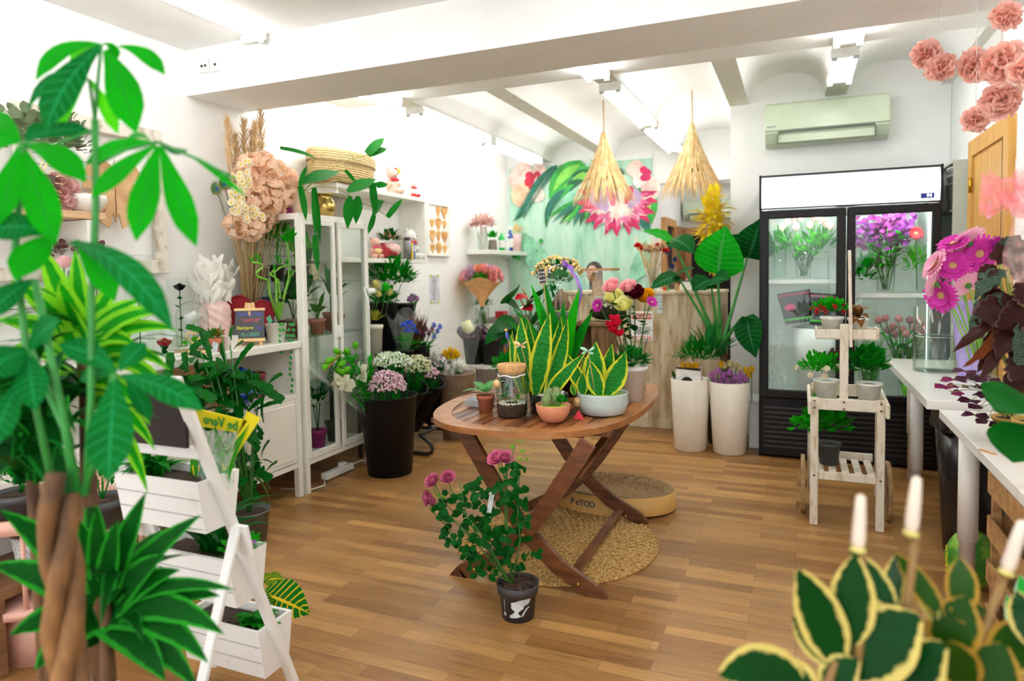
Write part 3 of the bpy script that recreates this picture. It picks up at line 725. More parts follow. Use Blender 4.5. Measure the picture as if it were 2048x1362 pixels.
MOSS=mat('moss_gravel',(.30,.50,.06),.9,.35,90,.8);GRAV=mat('white_gravel',(.78,.76,.72),.8,.25,120,1)
def sansevieria(name,label,loc,leaves,potf,soil_z):
    r=thing(name,label,'potted plant',loc);potf(r)
    for(ax,ay,tx,ty,tz,wd,bow)in leaves:
        mb=MB();a=V((ax,ay,soil_z));b=V((tx,ty,tz));d=b-a
        mb.leaf(a,b,wd,bow,V((rnd(-.3,.3),-1,.15)),'lance',0,.22,8);mb.build('leaf',SANS,r)
    return r
def rel(loc,pts,Y):
    """photo pixels -> offsets from loc, at depth Y"""
    out=[]
    for(bx,by,tx,ty,wd,bow,dy)in pts:
        a,b=P(bx,by,Y=Y+dy),P(tx,ty,Y=Y+dy+.01);k=(a-b).length/math.hypot(bx-tx,by-ty)
        out.append((a.x-loc[0],a.y-loc[1],b.x-loc[0],b.y-loc[1],b.z-loc[2],wd*k*1.3,bow))
    return out
L1=(-1.115,3.10,ZT)
lv=rel(L1,[(1052,775,1042,634,30,.05,.03),(1065,775,1054,633,22,-.05,.04),(1070,772,1100,625,34,.04,0),(1082,772,1122,632,30,-.12,.05),(1090,775,1135,636,27,-.12,-.02),(1092,778,1172,704,22,.22,-.04),(1045,772,1021,668,18,.08,.02),(1040,772,1024,660,14,.04,.05),(1058,775,1053,675,18,.05,.06)],3.08)
def blackpot(r):
    MB().lathe([(0,0),(.092,0),(.096,.09),(.093,.09),(.09,.075),(0,.075)],28).build('pot',mat('gloss_black',(.006,.005,.006),.12),r)
    MB().lathe([(.09,.073),(.04,.082),(0,.083)],24).build('gravel',GRAV,r)
s1=sansevieria('snake_plant','tall snake plant in a black pot with white gravel',L1,lv,blackpot,.075)
L2=(-.855,3.13,ZT)
lv=rel(L2,[(1180,785,1130,703,26,.12,0),(1190,790,1192,683,40,.04,.02),(1205,788,1224,687,26,-.04,.05),(1210,790,1252,705,38,-.12,-.02),(1165,780,1166,745,22,.02,-.04),(1215,785,1250,702,20,-.1,.06),(1150,782,1142,768,9,.1,-.04),(1175,775,1169,712,20,.06,.06),(1200,792,1182,722,30,.05,-.04)],3.12)
def glassbowl(r):
    pr=[(.085,0),(.108,.012),(.124,.06),(.120,.098),(.122,.105)]
    vessel(r,pr,mat('milk_glass',(.60,.72,.70),.12,.02,Transmission_Weight=.15),name='bowl',wall=.006)
    MB().lathe([(.113,.086),(.06,.096),(0,.098)],28).build('moss',MOSS,r)
    t=MB().lathe([(0,0),(.022,0),(.022,.004),(0,.004)],20,aim((-.10,-.085,.065),(-.7,-1,.1))).build('wooden_tag',wood('tag_wood',(0,0,0),(0,0,0)),r)
s2=sansevieria('dwarf_snake_plant','short snake plant in a wide milky glass bowl',L2,lv,glassbowl,.09)
def picks():
    for nm,lab,pb,pt,col in(('butterfly_pick','brown wooden butterfly pick in the tall snake plant',(1062,770),(1042,690),'d9b98a'),('butterfly_pick','pale green butterfly pick above the milky glass bowl',(1189,780),(1176,702),'9fd3b4')):
        a,b=P(*pb,Y=3.0),P(*pt,Y=3.0);r=thing(nm,lab,'plant pick',a)
        MB().tube([(0,0,0),b-a],.0018,6).build('stick',wood('pick_stick','b88a4a','d2a868'),r)
        mb=MB();c=b-a
        for s in(-1,1):
            mb.leaf(c,c+V((s*.034,-.01,.016)),.028,.03,(0,-.5,1),'petal',0,.05,4);mb.leaf(c,c+V((s*.026,-.014,-.012)),.022,.03,(0,-.5,1),'petal',0,.05,4)
        mb.build('wing',leafmat('wing_'+col,col,edge=(.15,.09,.05),ew=.85,tl=.1),r)
        MB().ell(c,(.003,.003,.011),6).build('body',TEAKD,r)
picks()
def pick_parrot():
    a,b=P(1022,700,Y=3.12),P(1012,665,Y=3.12);r=thing('parrot_pick','small blue parrot with a yellow head perched in the tall snake plant','plant pick',a);d=b-a
    MB().tube([(0,0,0),d*.8],.002,6).build('stick',wood('pick_stick',(0,0,0),(0,0,0)),r)
    MB().ell(d*.85,(.009,.009,.020),8).leaf(d*.7,d*.7+V((.006,0,-.045)),.010).leaf(d*.95+V((.006,0,0)),d*.6+V((.016,0,-.02)),.014).build('body',mat('parrot_blue',(.09,.14,.5),.6),r)
    MB().ell(d+V((0,0,.012)),.008,8).build('head',mat('parrot_yellow',(.75,.42,.05),.6),r)
pick_parrot()
def cactus():
    r=thing('cactus_bowl','small terracotta bowl of round cacti at the near edge of the folding table','potted plant',(-1.02,2.89,ZT))
    TB=mat('bowl_terracotta',(.62,.24,.13),.75,.06)
    MB().lathe([(0,0),(.038,0),(.055,.012),(.074,.045),(.080,.078),(.078,.081),(.075,.078),(.068,.068),(0,.068)],32).build('bowl',TB,r)
    MB().lathe([(.072,.066),(.04,.074),(0,.075)],24).build('moss',mat('neon_moss',(.30,.62,.01),.9,.3,120,.8),r)
    CG=mat('cactus_green',(.16,.24,.09),.8,.3,200);SP=mat('cactus_spine',(.55,.42,.30),.8)
    for c,R in(((-.025,-.018,.10),(.024,.024,.034)),((.018,.005,.108),(.026,.026,.040)),((-.022,.012,.122),(.023,.023,.030)),((.004,.03,.12),(.022,.022,.035))):
        o=MB().ell(c,R,14).build('cactus',CG,r);mb=MB()
        for k in range(170):
            d=rdir(-.7,1);p=V(c)+V((d.x*R[0],d.y*R[1],d.z*R[2]));q=(d+rdir()*.6).normalized()*.007
            s=q.cross(V((0,0,1))).normalized()*.0008;mb.add([p-s,p+s,p+q],[(0,1,2)])
        mb.build('spines',SP,o)
    mb=MB();bush(mb,(.045,-.02,.095),(.026,.022,.022),46,.017,.013,'round',0,.4,fold=.05);mb.build('jade_foliage',G1,r)
cactus()
def nerve():
    r=thing('small_houseplant','low houseplant with pale broad leaves in a little terracotta pot','potted plant',(-1.405,2.99,ZT));pot(r,.042,.032,.085,TERRA,.003,.02)
    mb=MB()
    for a,l,w,rise in((3.6,.10,.05,.0),(2.6,.09,.05,.035),(1.5,.085,.05,.04),(.5,.09,.045,.05),(4.6,.08,.05,.02),(5.6,.07,.04,.03)):
        d=V((math.cos(a),math.sin(a),0));b=V((0,0,.10))+d*.015;mb.leaf(b,b+d*l+V((0,0,rise)),w,.12,(0,0,1),'oval',0,.1,5)
    mb.build('foliage',leafmat('pale_houseplant',(.14,.34,.17),vein=((.35,.6,.4,1),True)),r)
    mb=MB();d=V((-.8,-.55,0));mb.leaf((0,0,.09),d*.13+V((0,0,.075)),.045,.1,(0,0,1),'lance');mb.build('old_leaf',leafmat('red_leaf',(.25,.05,.06)),r)
    t=thing('plant_tray','pale grey plastic tray on the rear edge of the folding table','tray',(-1.50,3.13,ZT))
    MB().lathe([(0,0),(.075,0),(.09,.035),(.086,.035),(.072,.005),(0,.005)],4,rotz(PI/4)).build('tray',mat('tray_grey',(.5,.54,.55),.3),t,False)
nerve()
def cyclamen():
    r=thing('cyclamen','red cyclamen in a tall white pot on the folding table','potted plant',(-.80,3.50,ZT));pot(r,.082,.062,.185,WPOT,.004,.025)
    mb=MB();bush(mb,(0,0,.20),(.10,.10,.055),60,.06,.055,'heart',0,.2,.06,.08);mb.build('foliage',leafmat('cyclamen_leaf',(.01,.15,.02),edge=(.06,.26,.08),ew=.75),r)
    FR=leafmat('cyclamen_red',(.62,.01,.04),tl=.3)
    for px,py in((1233,652),(1226,665),(1229,643),(1238,672),(1222,655)):
        q=P(px,py,Y=3.44)-r.location;mb=MB();bend_tube(mb,(rnd(-.02,.02)-.03,-.02,.19),q,.0022,(0,0,.0),5,1)
        for k in range(5):
            a=2*PI*k/5;d=V((math.cos(a)*.75,math.sin(a)*.75,1)).normalized();mb.leaf(q,q+d*.044,.036,.08,(d.x,d.y,-.4),'petal',0,.15,4)
        mb.build('flower',[FR,mat('cyclamen_stem',(.16,.06,.04))],r)
cyclamen()
# -- tall glass vase of roses and gerberas
def rose_vase():
    vx,vy=-.845,3.80;v=thing('glass_vase','tall clear glass vase of mixed roses on the folding table','vase',(vx,vy,ZT))
    vessel(v,[(.05,0),(.058,.01),(.052,.12),(.058,.22),(.072,.30)],GLASS,name='vase');MB().lathe([(0,.005),(.053,.006),(.048,.12),(.049,.15),(0,.15)],28).build('water',WATER,v)
    R={k:leafmat('rose_'+k,c,tl=.25,rough=.6)for k,c in dict(pink=(1.0,.54,.57),cream=(.98,.96,.46),dark=(.10,.002,.012),yellow=(.82,.42,.005),magenta=(.62,.04,.42)).items()}
    spec=[('pink',1222,571,.046,'pale pink rose, nearest the glass terrarium, in the tall vase'),('pink',1256,572,.044,'pale pink rose at the top of the tall vase, behind the dark rose'),('cream',1228,592,.048,'cream rose under the pale pink rose in the tall vase'),('cream',1248,608,.048,'lower cream rose below the dark red rose'),('dark',1268,585,.050,'dark red velvet rose in the middle of the tall vase'),('yellow',1290,592,.048,'deep yellow rose beside the dark red rose')]
    for k,(col,px,py,rr,lab)in enumerate(spec):
        c=P(px,py,Y=3.72+.04*(k%3));base=V((vx+rnd(-.025,.025),vy+rnd(-.025,.025),ZT+.012));f=thing('rose',lab,'flower',base);q=c-base
        d=(q.normalized()+V((rnd(-.2,.2),-.75,-.1))).normalized();M=aim(q-d*.035,d)
        mb=MB();rose(mb,M,rr,0,5,1.0);mb.build('bloom',R[col],f)
        mb=MB();bend_tube(mb,(0,0,0),q-d*.02,.0032,V((0,0,.0)),6,0);mb.build('stem',STEM,f)
        mb=MB();
        for _ in range(5):
            u=rnd(.58,.86);b=q*u;e=rdir(-.1,.6);mb.leaf(b,b+e*.075,.042,.08,(0,0,1),'oval')
        for _ in range(5):e=rdir(-1,.2);mb.leaf(q-d*.02,q-d*.02+(e*.6+d*.2).normalized()*.035,.012)
        mb.build('foliage',G3,f)
    for px,py,n_,rr,lab in((1196,611,(-.5,-1,.25),.040,'bright magenta gerbera facing out beside the roses'),(1303,604,(.6,-.6,.5),.034,'magenta gerbera at the outer edge of the rose vase')):
        c=P(px,py,Y=3.68);base=V((vx+rnd(-.02,.02),vy,ZT+.012));f=thing('gerbera',lab,'flower',base);q=c-base;M=aim(q,n_)
        mb=MB();daisy(mb,M,rr,24,0,1,3);mb.build('bloom',[R['magenta'],mat('gerbera_eye',(.55,.35,.15),.8)],f)
        mb=MB();bend_tube(mb,(0,0,0),q-V(n_).normalized()*.006,.003,V((0,0,.05)),6);mb.build('stem',STEM,f)
    f=thing('striped_leaf','striped green leaf curled in the foot of the rose vase','leaf',(vx+.02,vy-.02,ZT+.012));mb=MB();mb.leaf((0,0,0),(.02,0,.16),.03,.15,(1,-1,0),'lance');mb.leaf((-.01,0,0),(-.01,-.01,.2),.02,.1,(1,-1,0));mb.build('blade',G4,f)
rose_vase()
def rear_display():
    # wooden crate block that lifts the dome
    r=thing('display_crate','upright old wooden box holding up the glass dome','crate',(-1.20,3.86,ZT));CW=wood('crate_wood','5d4026','9a7348',(8,8,1.5),.7)
    h=P(1160,652,Y=3.74).z-ZT;w_=.16
    for x in(-w_,w_):MB().box((x,0,h/2),(.10,.2,h-.001)).build('side_board',CW,r,False)
    MB().box((0,0,h+.008),(2*w_+.14,.24,.016)).build('top_board',CW,r,False)
    MB().box((0,.095,h/2),(2*w_,.012,h-.01)).build('back_board',CW,r,False)
    # cloche with bonsai
    z=ZT+h+.0165;c=P(1120,640,Y=3.80);d=thing('glass_cloche','tall glass dome over a potted ficus bonsai','glass dome',(c.x,3.82,z));R=.108;H=P(1120,528,Y=3.82).z-z
    MB().lathe([(R,.012),(R,H-R)]+[(R*math.cos(a),H-R+R*math.sin(a))for a in[PI/2*k/8 for k in range(1,8)]]+[(0,H)],32).build('dome',GLASS,d)
    MB().lathe([(0,0),(R+.012,0),(R+.012,.012),(0,.012)],32).build('base',wood('dome_base','8c7a5c','b09a74'),d)
    for s in(0,1):
        a=V((R*.45,-R*.2,H-.012));MB().leaf(a,a+V((.045 if s else-.02,-.02,-.02 if s else .03)),.03,.2,(0,-1,.3),'petal',0,.3,4).build('bow_loop',mat('purple_ribbon',(.30,.12,.55),.4),d)
    MB().leaf((R*.6,-R*.3,H-.03),(R*1.02,-R*.35,.06),.022,.22,(1,-.6,.3),'strap',0,.1,8).build('ribbon_tail',mat('purple_ribbon',(0,0,0)),d)
    MB().leaf((R*.7,-R*.1,H-.03),(R*1.06,-R*.1,.1),.016,.2,(1,-.4,.3),'strap',0,.1,8).build('ribbon_tail',mat('blue_ribbon',(.2,.42,.7),.4),d)
    b=thing('ficus_bonsai','ficus bonsai with swollen roots under the glass dome','potted plant',(c.x,3.82,z+.013))
    MB().lathe([(0,0),(.07,0),(.08,.05),(.076,.05),(.07,.042),(0,.042)],24).build('pot',mat('smoke_pot',(.12,.12,.11),.2),b);MB().ell((0,0,.048),(.07,.07,.012),16).build('moss',MOSS,b)
    BR=wood('ficus_bark','6b4526','a5784a',(4,4,4),.6)
    mb=MB();mb.tube([(-.03,0,.05),(-.032,-.01,.09),(-.012,0,.13),(0,0,.17)],[.012,.026,.02,.01],10);mb.tube([(.03,-.02,.05),(.032,-.02,.09),(.014,-.01,.14),(0,0,.18)],[.016,.032,.022,.01],10);mb.build('trunk',BR,b)
    mb=MB();bush(mb,(0,0,.225),(.06,.055,.06),90,.032,.02,'oval',0,.2);bush(mb,(-.04,-.02,.17),(.03,.03,.03),22,.026,.018,'oval');mb.build('foliage',G5,b)
    # geometric terrarium with wooden lid
    c=P(1200,648,Y=3.95);t=thing('slanted_terrarium','slanted glass terrarium with a wooden lid and dry moss','terrarium',(c.x+.03,3.98,z+.001));hh=P(1190,538,Y=3.98).z-z
    q=[(-.11,0),(.12,0),(.16,.05),(.15,.12),(.05,hh-.012),(-.10,hh-.012)]
    for s,n_ in((-1,'front_pane'),(1,'back_pane')):MB().prism(q,.003,T(0,s*.09,0)@Matrix.Rotation(PI/2,4,'X')).build(n_,PANE,t,False)
    for i in range(1,4):MB().sheet([(q[i][0],-.09,q[i][1]),(q[i+1][0],-.09,q[i+1][1]),(q[i+1][0],.09,q[i+1][1]),(q[i][0],.09,q[i][1])]).build('side_pane',PANE,t,False)
    MB().box((-.03,0,hh-.005),(.18,.20,.014)).build('lid',wood('lid_wood','a06a3c','c08a58'),t,False)
    MB().box((-.07,.06,hh*.7),(.06,.04,hh*.45)).build('cork_bark',mat('cork',(0,0,0)),t,False)
    MB().ell((.01,0,.045),(.115,.075,.045),16).build('soil',SOIL,t);mb=MB();bush(mb,(.03,0,.08),(.09,.06,.05),120,.02,.008,'lance',0,.4,jit=1);mb.build('dry_moss',leafmat('dry_moss',(.22,.2,.09)),t);mb=MB();[mb.ell((rnd(-.1,.05),rnd(-.08,-.05),.085+rnd(-.01,.01)),.007,6)for _ in range(16)];mb.build('pebbles',mat('pebble',(0,0,0)),t)
    # anthurium
    a=thing('anthurium','anthurium with red blooms beside the wooden box','potted plant',(-1.42,3.78,ZT));pot(a,.075,.06,.13,BLACKP,.004,.02)
    mb=MB()
    for px,py,tx,ty,w_ in((1030,640,985,668,40),(1040,620,1010,605,36),(1075,640,1090,600,30),(1050,660,1000,690,36),(1020,600,1035,575,26),(1060,610,1085,588,24),(1015,650,970,690,34),(1080,590,1096,572,22),(1040,700,1000,730,30)):
        A,B=P(px,py,Y=3.70),P(tx,ty,Y=3.62);k=(A-B).length/math.hypot(px-tx,py-ty);mb.tube([(0,0,.11),(A-a.location)*.6+V((0,0,.06)),A-a.location],.003,5,1);mb.leaf(A-a.location,B-a.location,w_*k*1.5,.08,(0,-.6,1),'heart',0,.1,6)
    mb.build('foliage',[G3,STEM],a)
    RED=mat('anthurium_red',(.55,.015,.03),.18,.1)
    for(px,py,tx,ty)in((1052,590,1030,600),(1058,604,1078,586),(1048,612,1064,622)):
        A,B=P(px,py,Y=3.68),P(tx,ty,Y=3.62);q=A-a.location;mb=MB();mb.tube([(0,0,.11),q*.6+V((0,0,.05)),q],.003,5,1)
        mb.leaf(q,B-a.location,.085,.05,(0,-.5,1),'heart',0,.05,6);o=mb.build('bloom',[RED,STEM],a);MB().tube([q,q+V((-.012,-.03,.045))],[.006,.003],7).build('spadix',mat('spadix',(.50,.25,.08)),o)
    # hypericum berries
    b=thing('berry_plant','pot plant covered in round yellow berries behind the glass dome','potted plant',(P(1115,540,Y=4.12).x,4.12,ZT));pot(b,.07,.055,.12,BLACKP,.004,.02);cz=P(1115,535,Y=4.12).z-ZT
    mb=MB();bush(mb,(0,0,cz-.06),(.15,.12,.10),150,.05,.02,'oval');bush(mb,(0,0,cz*.45),(.08,.08,cz*.35),90,.05,.02,'oval');mb.build('foliage',G3,b);mb=MB();dots(mb,(0,0,cz-.05),(.17,.13,.125),130,.0115,0,.9,-.05);o=mb.build('berries',mat('berry_yellow',(.80,.58,.20),.35),b);o['kind']='stuff'
    # yucca-like leaves rising in the middle
    y=thing('strap_leaf_plant','plant of long pointed bright leaves behind the tall snake plant','potted plant',(-1.17,3.52,ZT));pot(y,.07,.06,.12,BLACKP,.004,.02)
    for px,py,w_ in((1062,568,20),(1089,562,18),(1160,576,24),(1186,622,24),(1016,642,18),(1080,610,22),(1128,600,18),(1030,618,16),(1050,655,18),(1110,622,16)):
        B=P(px,py,Y=3.45+rnd(-.05,.08))-y.location;mb=MB();mb.leaf((rnd(-.01,.01),rnd(-.01,.01),.12),B,w_/1359*3.6*1.35,rnd(.02,.07),(0,-.7,.6),'blade',0,.2,7);mb.build('leaf',G2 if px in(1062,1160)else G1,y)
    # chalk tag on a stick
    q=P(1085,552,Y=3.42);s=thing('chalkboard_tag','little chalkboard price tag on a stick above the strap leaves','price tag',P(1096,640,Y=3.44));d=q-s.location
    MB().bar((0,0,0),d,.004,.004).build('stick',wood('pick_stick',(0,0,0),(0,0,0)),s,False)
    M=T(d)@Matrix.Rotation(math.radians(-7),4,'Y')@T(0,-.004,0);MB().box((0,0,0),(.043,.004,.086),M).build('frame',wood('tag_wood',(0,0,0),(0,0,0)),s,False);MB().box((0,-.003,0),(.036,.002,.077),M).build('board',mat('slate',(.03,.03,.03),.7),s,False)
    mb=MB();[text_mb(t_,.016,M@T(0,-.0045,z_)@upright((0,0,0),(0,-1,0)),mb=mb)for t_,z_ in(('la hoja',.02),('de la',0),('Suerte',-.022))];mb.build('lettering',mat('chalk',(.8,.8,.8),.8),s,False)
    # small pots at the back of the table
    k=thing('nursery_pot','shallow black nursery pot with a white price sticker behind the snake plant','pot',(P(1125,775,Z=ZT).x+.09,3.60,ZT));MB().lathe([(0,0),(.06,0),(.066,.045),(.070,.046),(.070,.058),(.066,.058),(.06,.04),(0,.04)],28).build('pot',BLACKP,k);MB().box((.02,-.0695,.05),(.018,.003,.016)).build('sticker',mat('paper',(0,0,0)),k,False)
    mb=MB();[mb.tube([(rnd(-.03,.03),rnd(-.03,.03),.04),(rnd(-.045,.045),rnd(-.03,.03),rnd(.1,.2))],.004,5)for _ in range(14)];mb.build('bark_chips',mat('bark',(.2,.1,.05),.9,.4),k)
    p2=thing('polka_dot_plant','bushy leafy plant with reddish tips near the corked jar','potted plant',(-1.50,3.52,ZT));pot(p2,.055,.045,.09,BLACKP,.004,.02);mb=MB();bush(mb,(0,-.02,.14),(.11,.10,.07),90,.045,.03,'oval');mb.build('foliage',G1,p2);mb=MB();bush(mb,(.03,-.02,.18),(.08,.08,.05),22,.045,.03,'oval');mb.build('red_foliage',leafmat('copper_leaf',(.30,.09,.02)),p2)
    c=thing('price_card','red folded price card against the milky glass bowl','card',(-.925,2.965,ZT));MB().prism([(-.025,0),(.03,0),(.0,.045)],.002,Matrix.Rotation(math.radians(75),4,'X')).build('card',mat('card_red',(.62,.02,.04),.4),c,False)
rear_display()
# ================================================================ straw shades, cooler, planters, cart, side tables
STRAW=[mat('straw_a','e6c488',.7,.2),mat('straw_b','cfa668',.7,.2),mat('straw_c','f2dcaa',.7,.2)]
def shade(px,y0,y1,hw,cy,lab):
    Y=6.2;a,b=P(px,y0,Y=Y),P(px,y1,Y=Y);k=(P(px+hw,y1,Y=Y)-b).length;h=a.z-b.z;zc=P(px,cy,Y=Y).z
    r=thing('straw_lampshade',lab,'lampshade',(a.x,Y,b.z),0,'fringed straw lampshades over the counter')
    prof=lambda t:k*(.07+.93*t**1.35)
    MB().lathe([(prof(t/10*.8)*.90,h*(1-t/10*.80))for t in range(10)],28).build('liner',STRAW[1],r)
    mb=MB()
    for i in range(900):
        a0=rnd(0,2*PI);lo=i%3==0;t0=rnd(.6,.85)if lo else rnd(0,.62)**1.2;t1=rnd(1.02,1.2)if lo else min(1.1,t0+rnd(.3,.55));q=[]
        tw=rnd(-.12,.12)
        for j in range(4):
            t=t0+(t1-t0)*j/3;rr=prof(min(t,1.06))*(1.02+.05*rnd(0,1))+.004*j*rnd(0,1);aa=a0+tw*t;q.append(V((rr*math.cos(aa),rr*math.sin(aa),h*(1-t*rnd(.97,1.03)))))
        sd=V((-math.sin(a0),math.cos(a0),0))*.0035
        mb.add([p+s*sd*(1-.25*j)for j,p in enumerate(q)for s in(-1,1)],[(2*j,2*j+1,2*j+3,2*j+2)for j in range(3)],None,i%3)
    mb.build('straw_fringe',STRAW,r)
    MB().tube([(0,0,h*.98),(.004,0,h+(zc-a.z)*.5),(0,0,2.985-b.z)],.006,6).build('cord',mat('jute','b89868'),r)
shade(1207,265,392,54,236,'fringed straw lampshade in front of the mural flower');shade(1384,246,378,57,206,'fringed straw lampshade over the corridor opening')
def hook():
    r=thing('ceiling_hook','bent wire hook and cable on the vault above the outer straw shade','hook',(P(1384,206,Y=6.2).x,6.2,P(1384,206,Y=6.2).z+.04));MB().tube([(0,0,0),(-.03,0,.05),(-.08,0,.03),(-.35,-.1,-.14)],.004,6).build('cable',mat('jute','b89868'),r)
# ---------------------------------------------------------------- drinks cooler
CBLK=mat('cooler_black',(.007,.006,.006),.45,.05,Specular_IOR_Level=.25);CWHT=mat('cooler_white',(.80,.84,.82),.35,.02)
FX0,FX1,FY,FD=P(1519,600,Y=5.3).x,.885,5.30,.66
def cooler():
    r=thing('drinks_cooler','black two door glass cooler full of cut flowers with a lit white header','fridge',((FX0+FX1)/2,FY,0));w_=FX1-FX0;h=w_/2
    zb,zt,zh=.44,1.825,2.065
    MB().box((0,.33,.235),(w_-.01,.62,.43),bev=.004).build('base',CBLK,r,False)
    mb=MB();[mb.box((0,.012,.09+.036*k),(w_*.94,.014,.012))for k in range(9)];mb.build('grille',mat('grille_black',(.03,.027,.025),.3),r,False)
    mb=MB();[mb.box((s*(h-.025),.36,(zb+zt)/2),(.05,.6,zt-zb))for s in(-1,1)];mb.box((0,.645,(zb+zt)/2),(w_-.1,.03,zt-zb)).box((0,.36,zb+.02),(w_-.1,.56,.03)).box((0,.36,zt-.015),(w_-.1,.56,.03));mb.build('cabinet',CWHT,r,False)
    mb=MB();[mb.box((s*(h+.001),.36,1.03),(.006,.62,2.05))for s in(-1,1)];mb.box((0,.36,zh-.005),(w_,.62,.012));mb.build('shell',CBLK,r,False)
    # header light box
    n=8;pr=[(-.012+.03*((2*i/n-1)**2),zt+.012+(zh-zt-.02)*i/n)for i in range(n+1)]
    mb=MB();[mb.add([(-h+.012,pr[i][0],pr[i][1]),(h-.012,pr[i][0],pr[i][1]),(h-.012,pr[i+1][0],pr[i+1][1]),(-h+.012,pr[i+1][0],pr[i+1][1])],[(0,1,2,3)])for i in range(n)]
    mb.build('lit_header',glow('header_light',(.92,1,.97),1.25),r)
    mb=MB();[mb.box((s*(h-.004),.01,(zt+zh)/2),(.016,.05,zh-zt+.02),bev=.004)for s in(-1,1)];mb.box((0,.012,zh),(w_,.04,.012)).box((0,.012,zt+.005),(w_,.04,.012));mb.build('header_trim',CBLK,r,False)
    q=P(1855,391,Y=FY-.014)-r.location;MB().box(q,(.078,.008,.034)).build('display',mat('display_blue',(.01,.02,.25),.2),r,False)
    text_mb('94',.030,T(q+V((.01,-.005,0)))@upright((0,0,0),(0,-1,0)),bold=.0008).build('digits',glow('digit_light',(.5,.8,1),3),r,False)
    MB().box((-h+.04,.0,zt-.005),(.05,.02,.008)).box((h-.05,0,zt-.005),(.05,.02,.008)).build('hinge',mat('steel',(.5,.5,.5),.25,Metallic=1.0),r,False)
    for s,lab in((-1,'left'),(1,'right')):
        c=s*h/2;dw=h-.006;f=.06 if s<0 else .055;mb=MB();z0,z1=zb+.012,zt-.008
        for e in(-1,1):mb.box((c+e*(dw/2-f/2),.012,(z0+z1)/2),(f,.045,z1-z0),bev=.006)
        for z in(z0+f/2,z1-f/2):mb.box((c,.012,z),(dw-f,.045,f),bev=.006)
        d=mb.build('door',CBLK,r,False)
        MB().box((c,.02,(z0+z1)/2),(dw-2*f+.01,.006,z1-z0-2*f+.01)).build('door_glass',PANE,d,False)
        if s<0:MB().box((c-dw/2+f+.03,.012,z1-f-.025),(.04,.003,.035)).build('sticker',mat('paper',(0,0,0)),d,False)
        # interior light strip beside the middle and the outer edge
        if s>0:MB().tube([(c+dw/2-.066,.06,zb+.1),(c+dw/2-.066,.06,zt-.1)],.003,6).build('light_strip',glow('cooler_led',(.88,1,.95),2),r)
        MB().tube([(c-dw/2+.06,.09,zt-.035),(c+dw/2-.06,.09,zt-.035)],.012,8).build('fill_strip',glow('cooler_fill',(.88,1,.95),50),r)  # hidden strip added under the top to brighten the interior
        zs=P(1600,563,Y=FY+.08).z if s<0 else P(1785,591,Y=FY+.08).z
        mb=MB();mb.box((c,.10,zs),(dw-.05,.02,.03));[mb.tube([(c-dw/2+.04+k*(dw-.08)/10,.1,zs+.01),(c-dw/2+.04+k*(dw-.08)/10,.6,zs+.01)],.003,5)for k in range(11)];mb.box((c,.6,zs),(dw-.05,.015,.015));mb.build('shelf',CWHT,r,False)
    return r
CO=cooler()
def co(px,py,d):return P(px,py,Y=FY+d)
def stems_thing(name,lab,cat,base,heads,build,r=.004,group=None,leafy=0,lm=None,stemm=None):
    t=thing(name,lab,cat,base,0,group);mb=MB()
    for q in heads:bend_tube(mb,(rnd(-.025,.025),rnd(-.02,.02),.0),V(q)-V(base),r,(0,0,.0),5)
    mb.build('stems',stemm or STEM,t)
    if leafy:
        mb=MB()
        for q in heads:
            for _ in range(leafy):u=rnd(.3,.8);b=(V(q)-V(base))*u;e=rdir(-.1,.7);mb.leaf(b,b+e*rnd(.08,.14),.03,.12,(0,0,1),'lance')
        mb.build('foliage',lm or G2,t)
    for q in heads:build(V(q)-V(base),t)
    return t
def tulip(q,t,col,r=.026,h=.062):
    mb=MB()
    for k in range(6):a=2*PI*k/6;d=V((math.cos(a),math.sin(a),0));mb.leaf(q+d*r*.2,q+d*r*.35+V((0,0,h)),r*1.5,-.22,(-d.x,-d.y,.1),'oval',0,.3,4)
    mb.build('bloom',col,t)
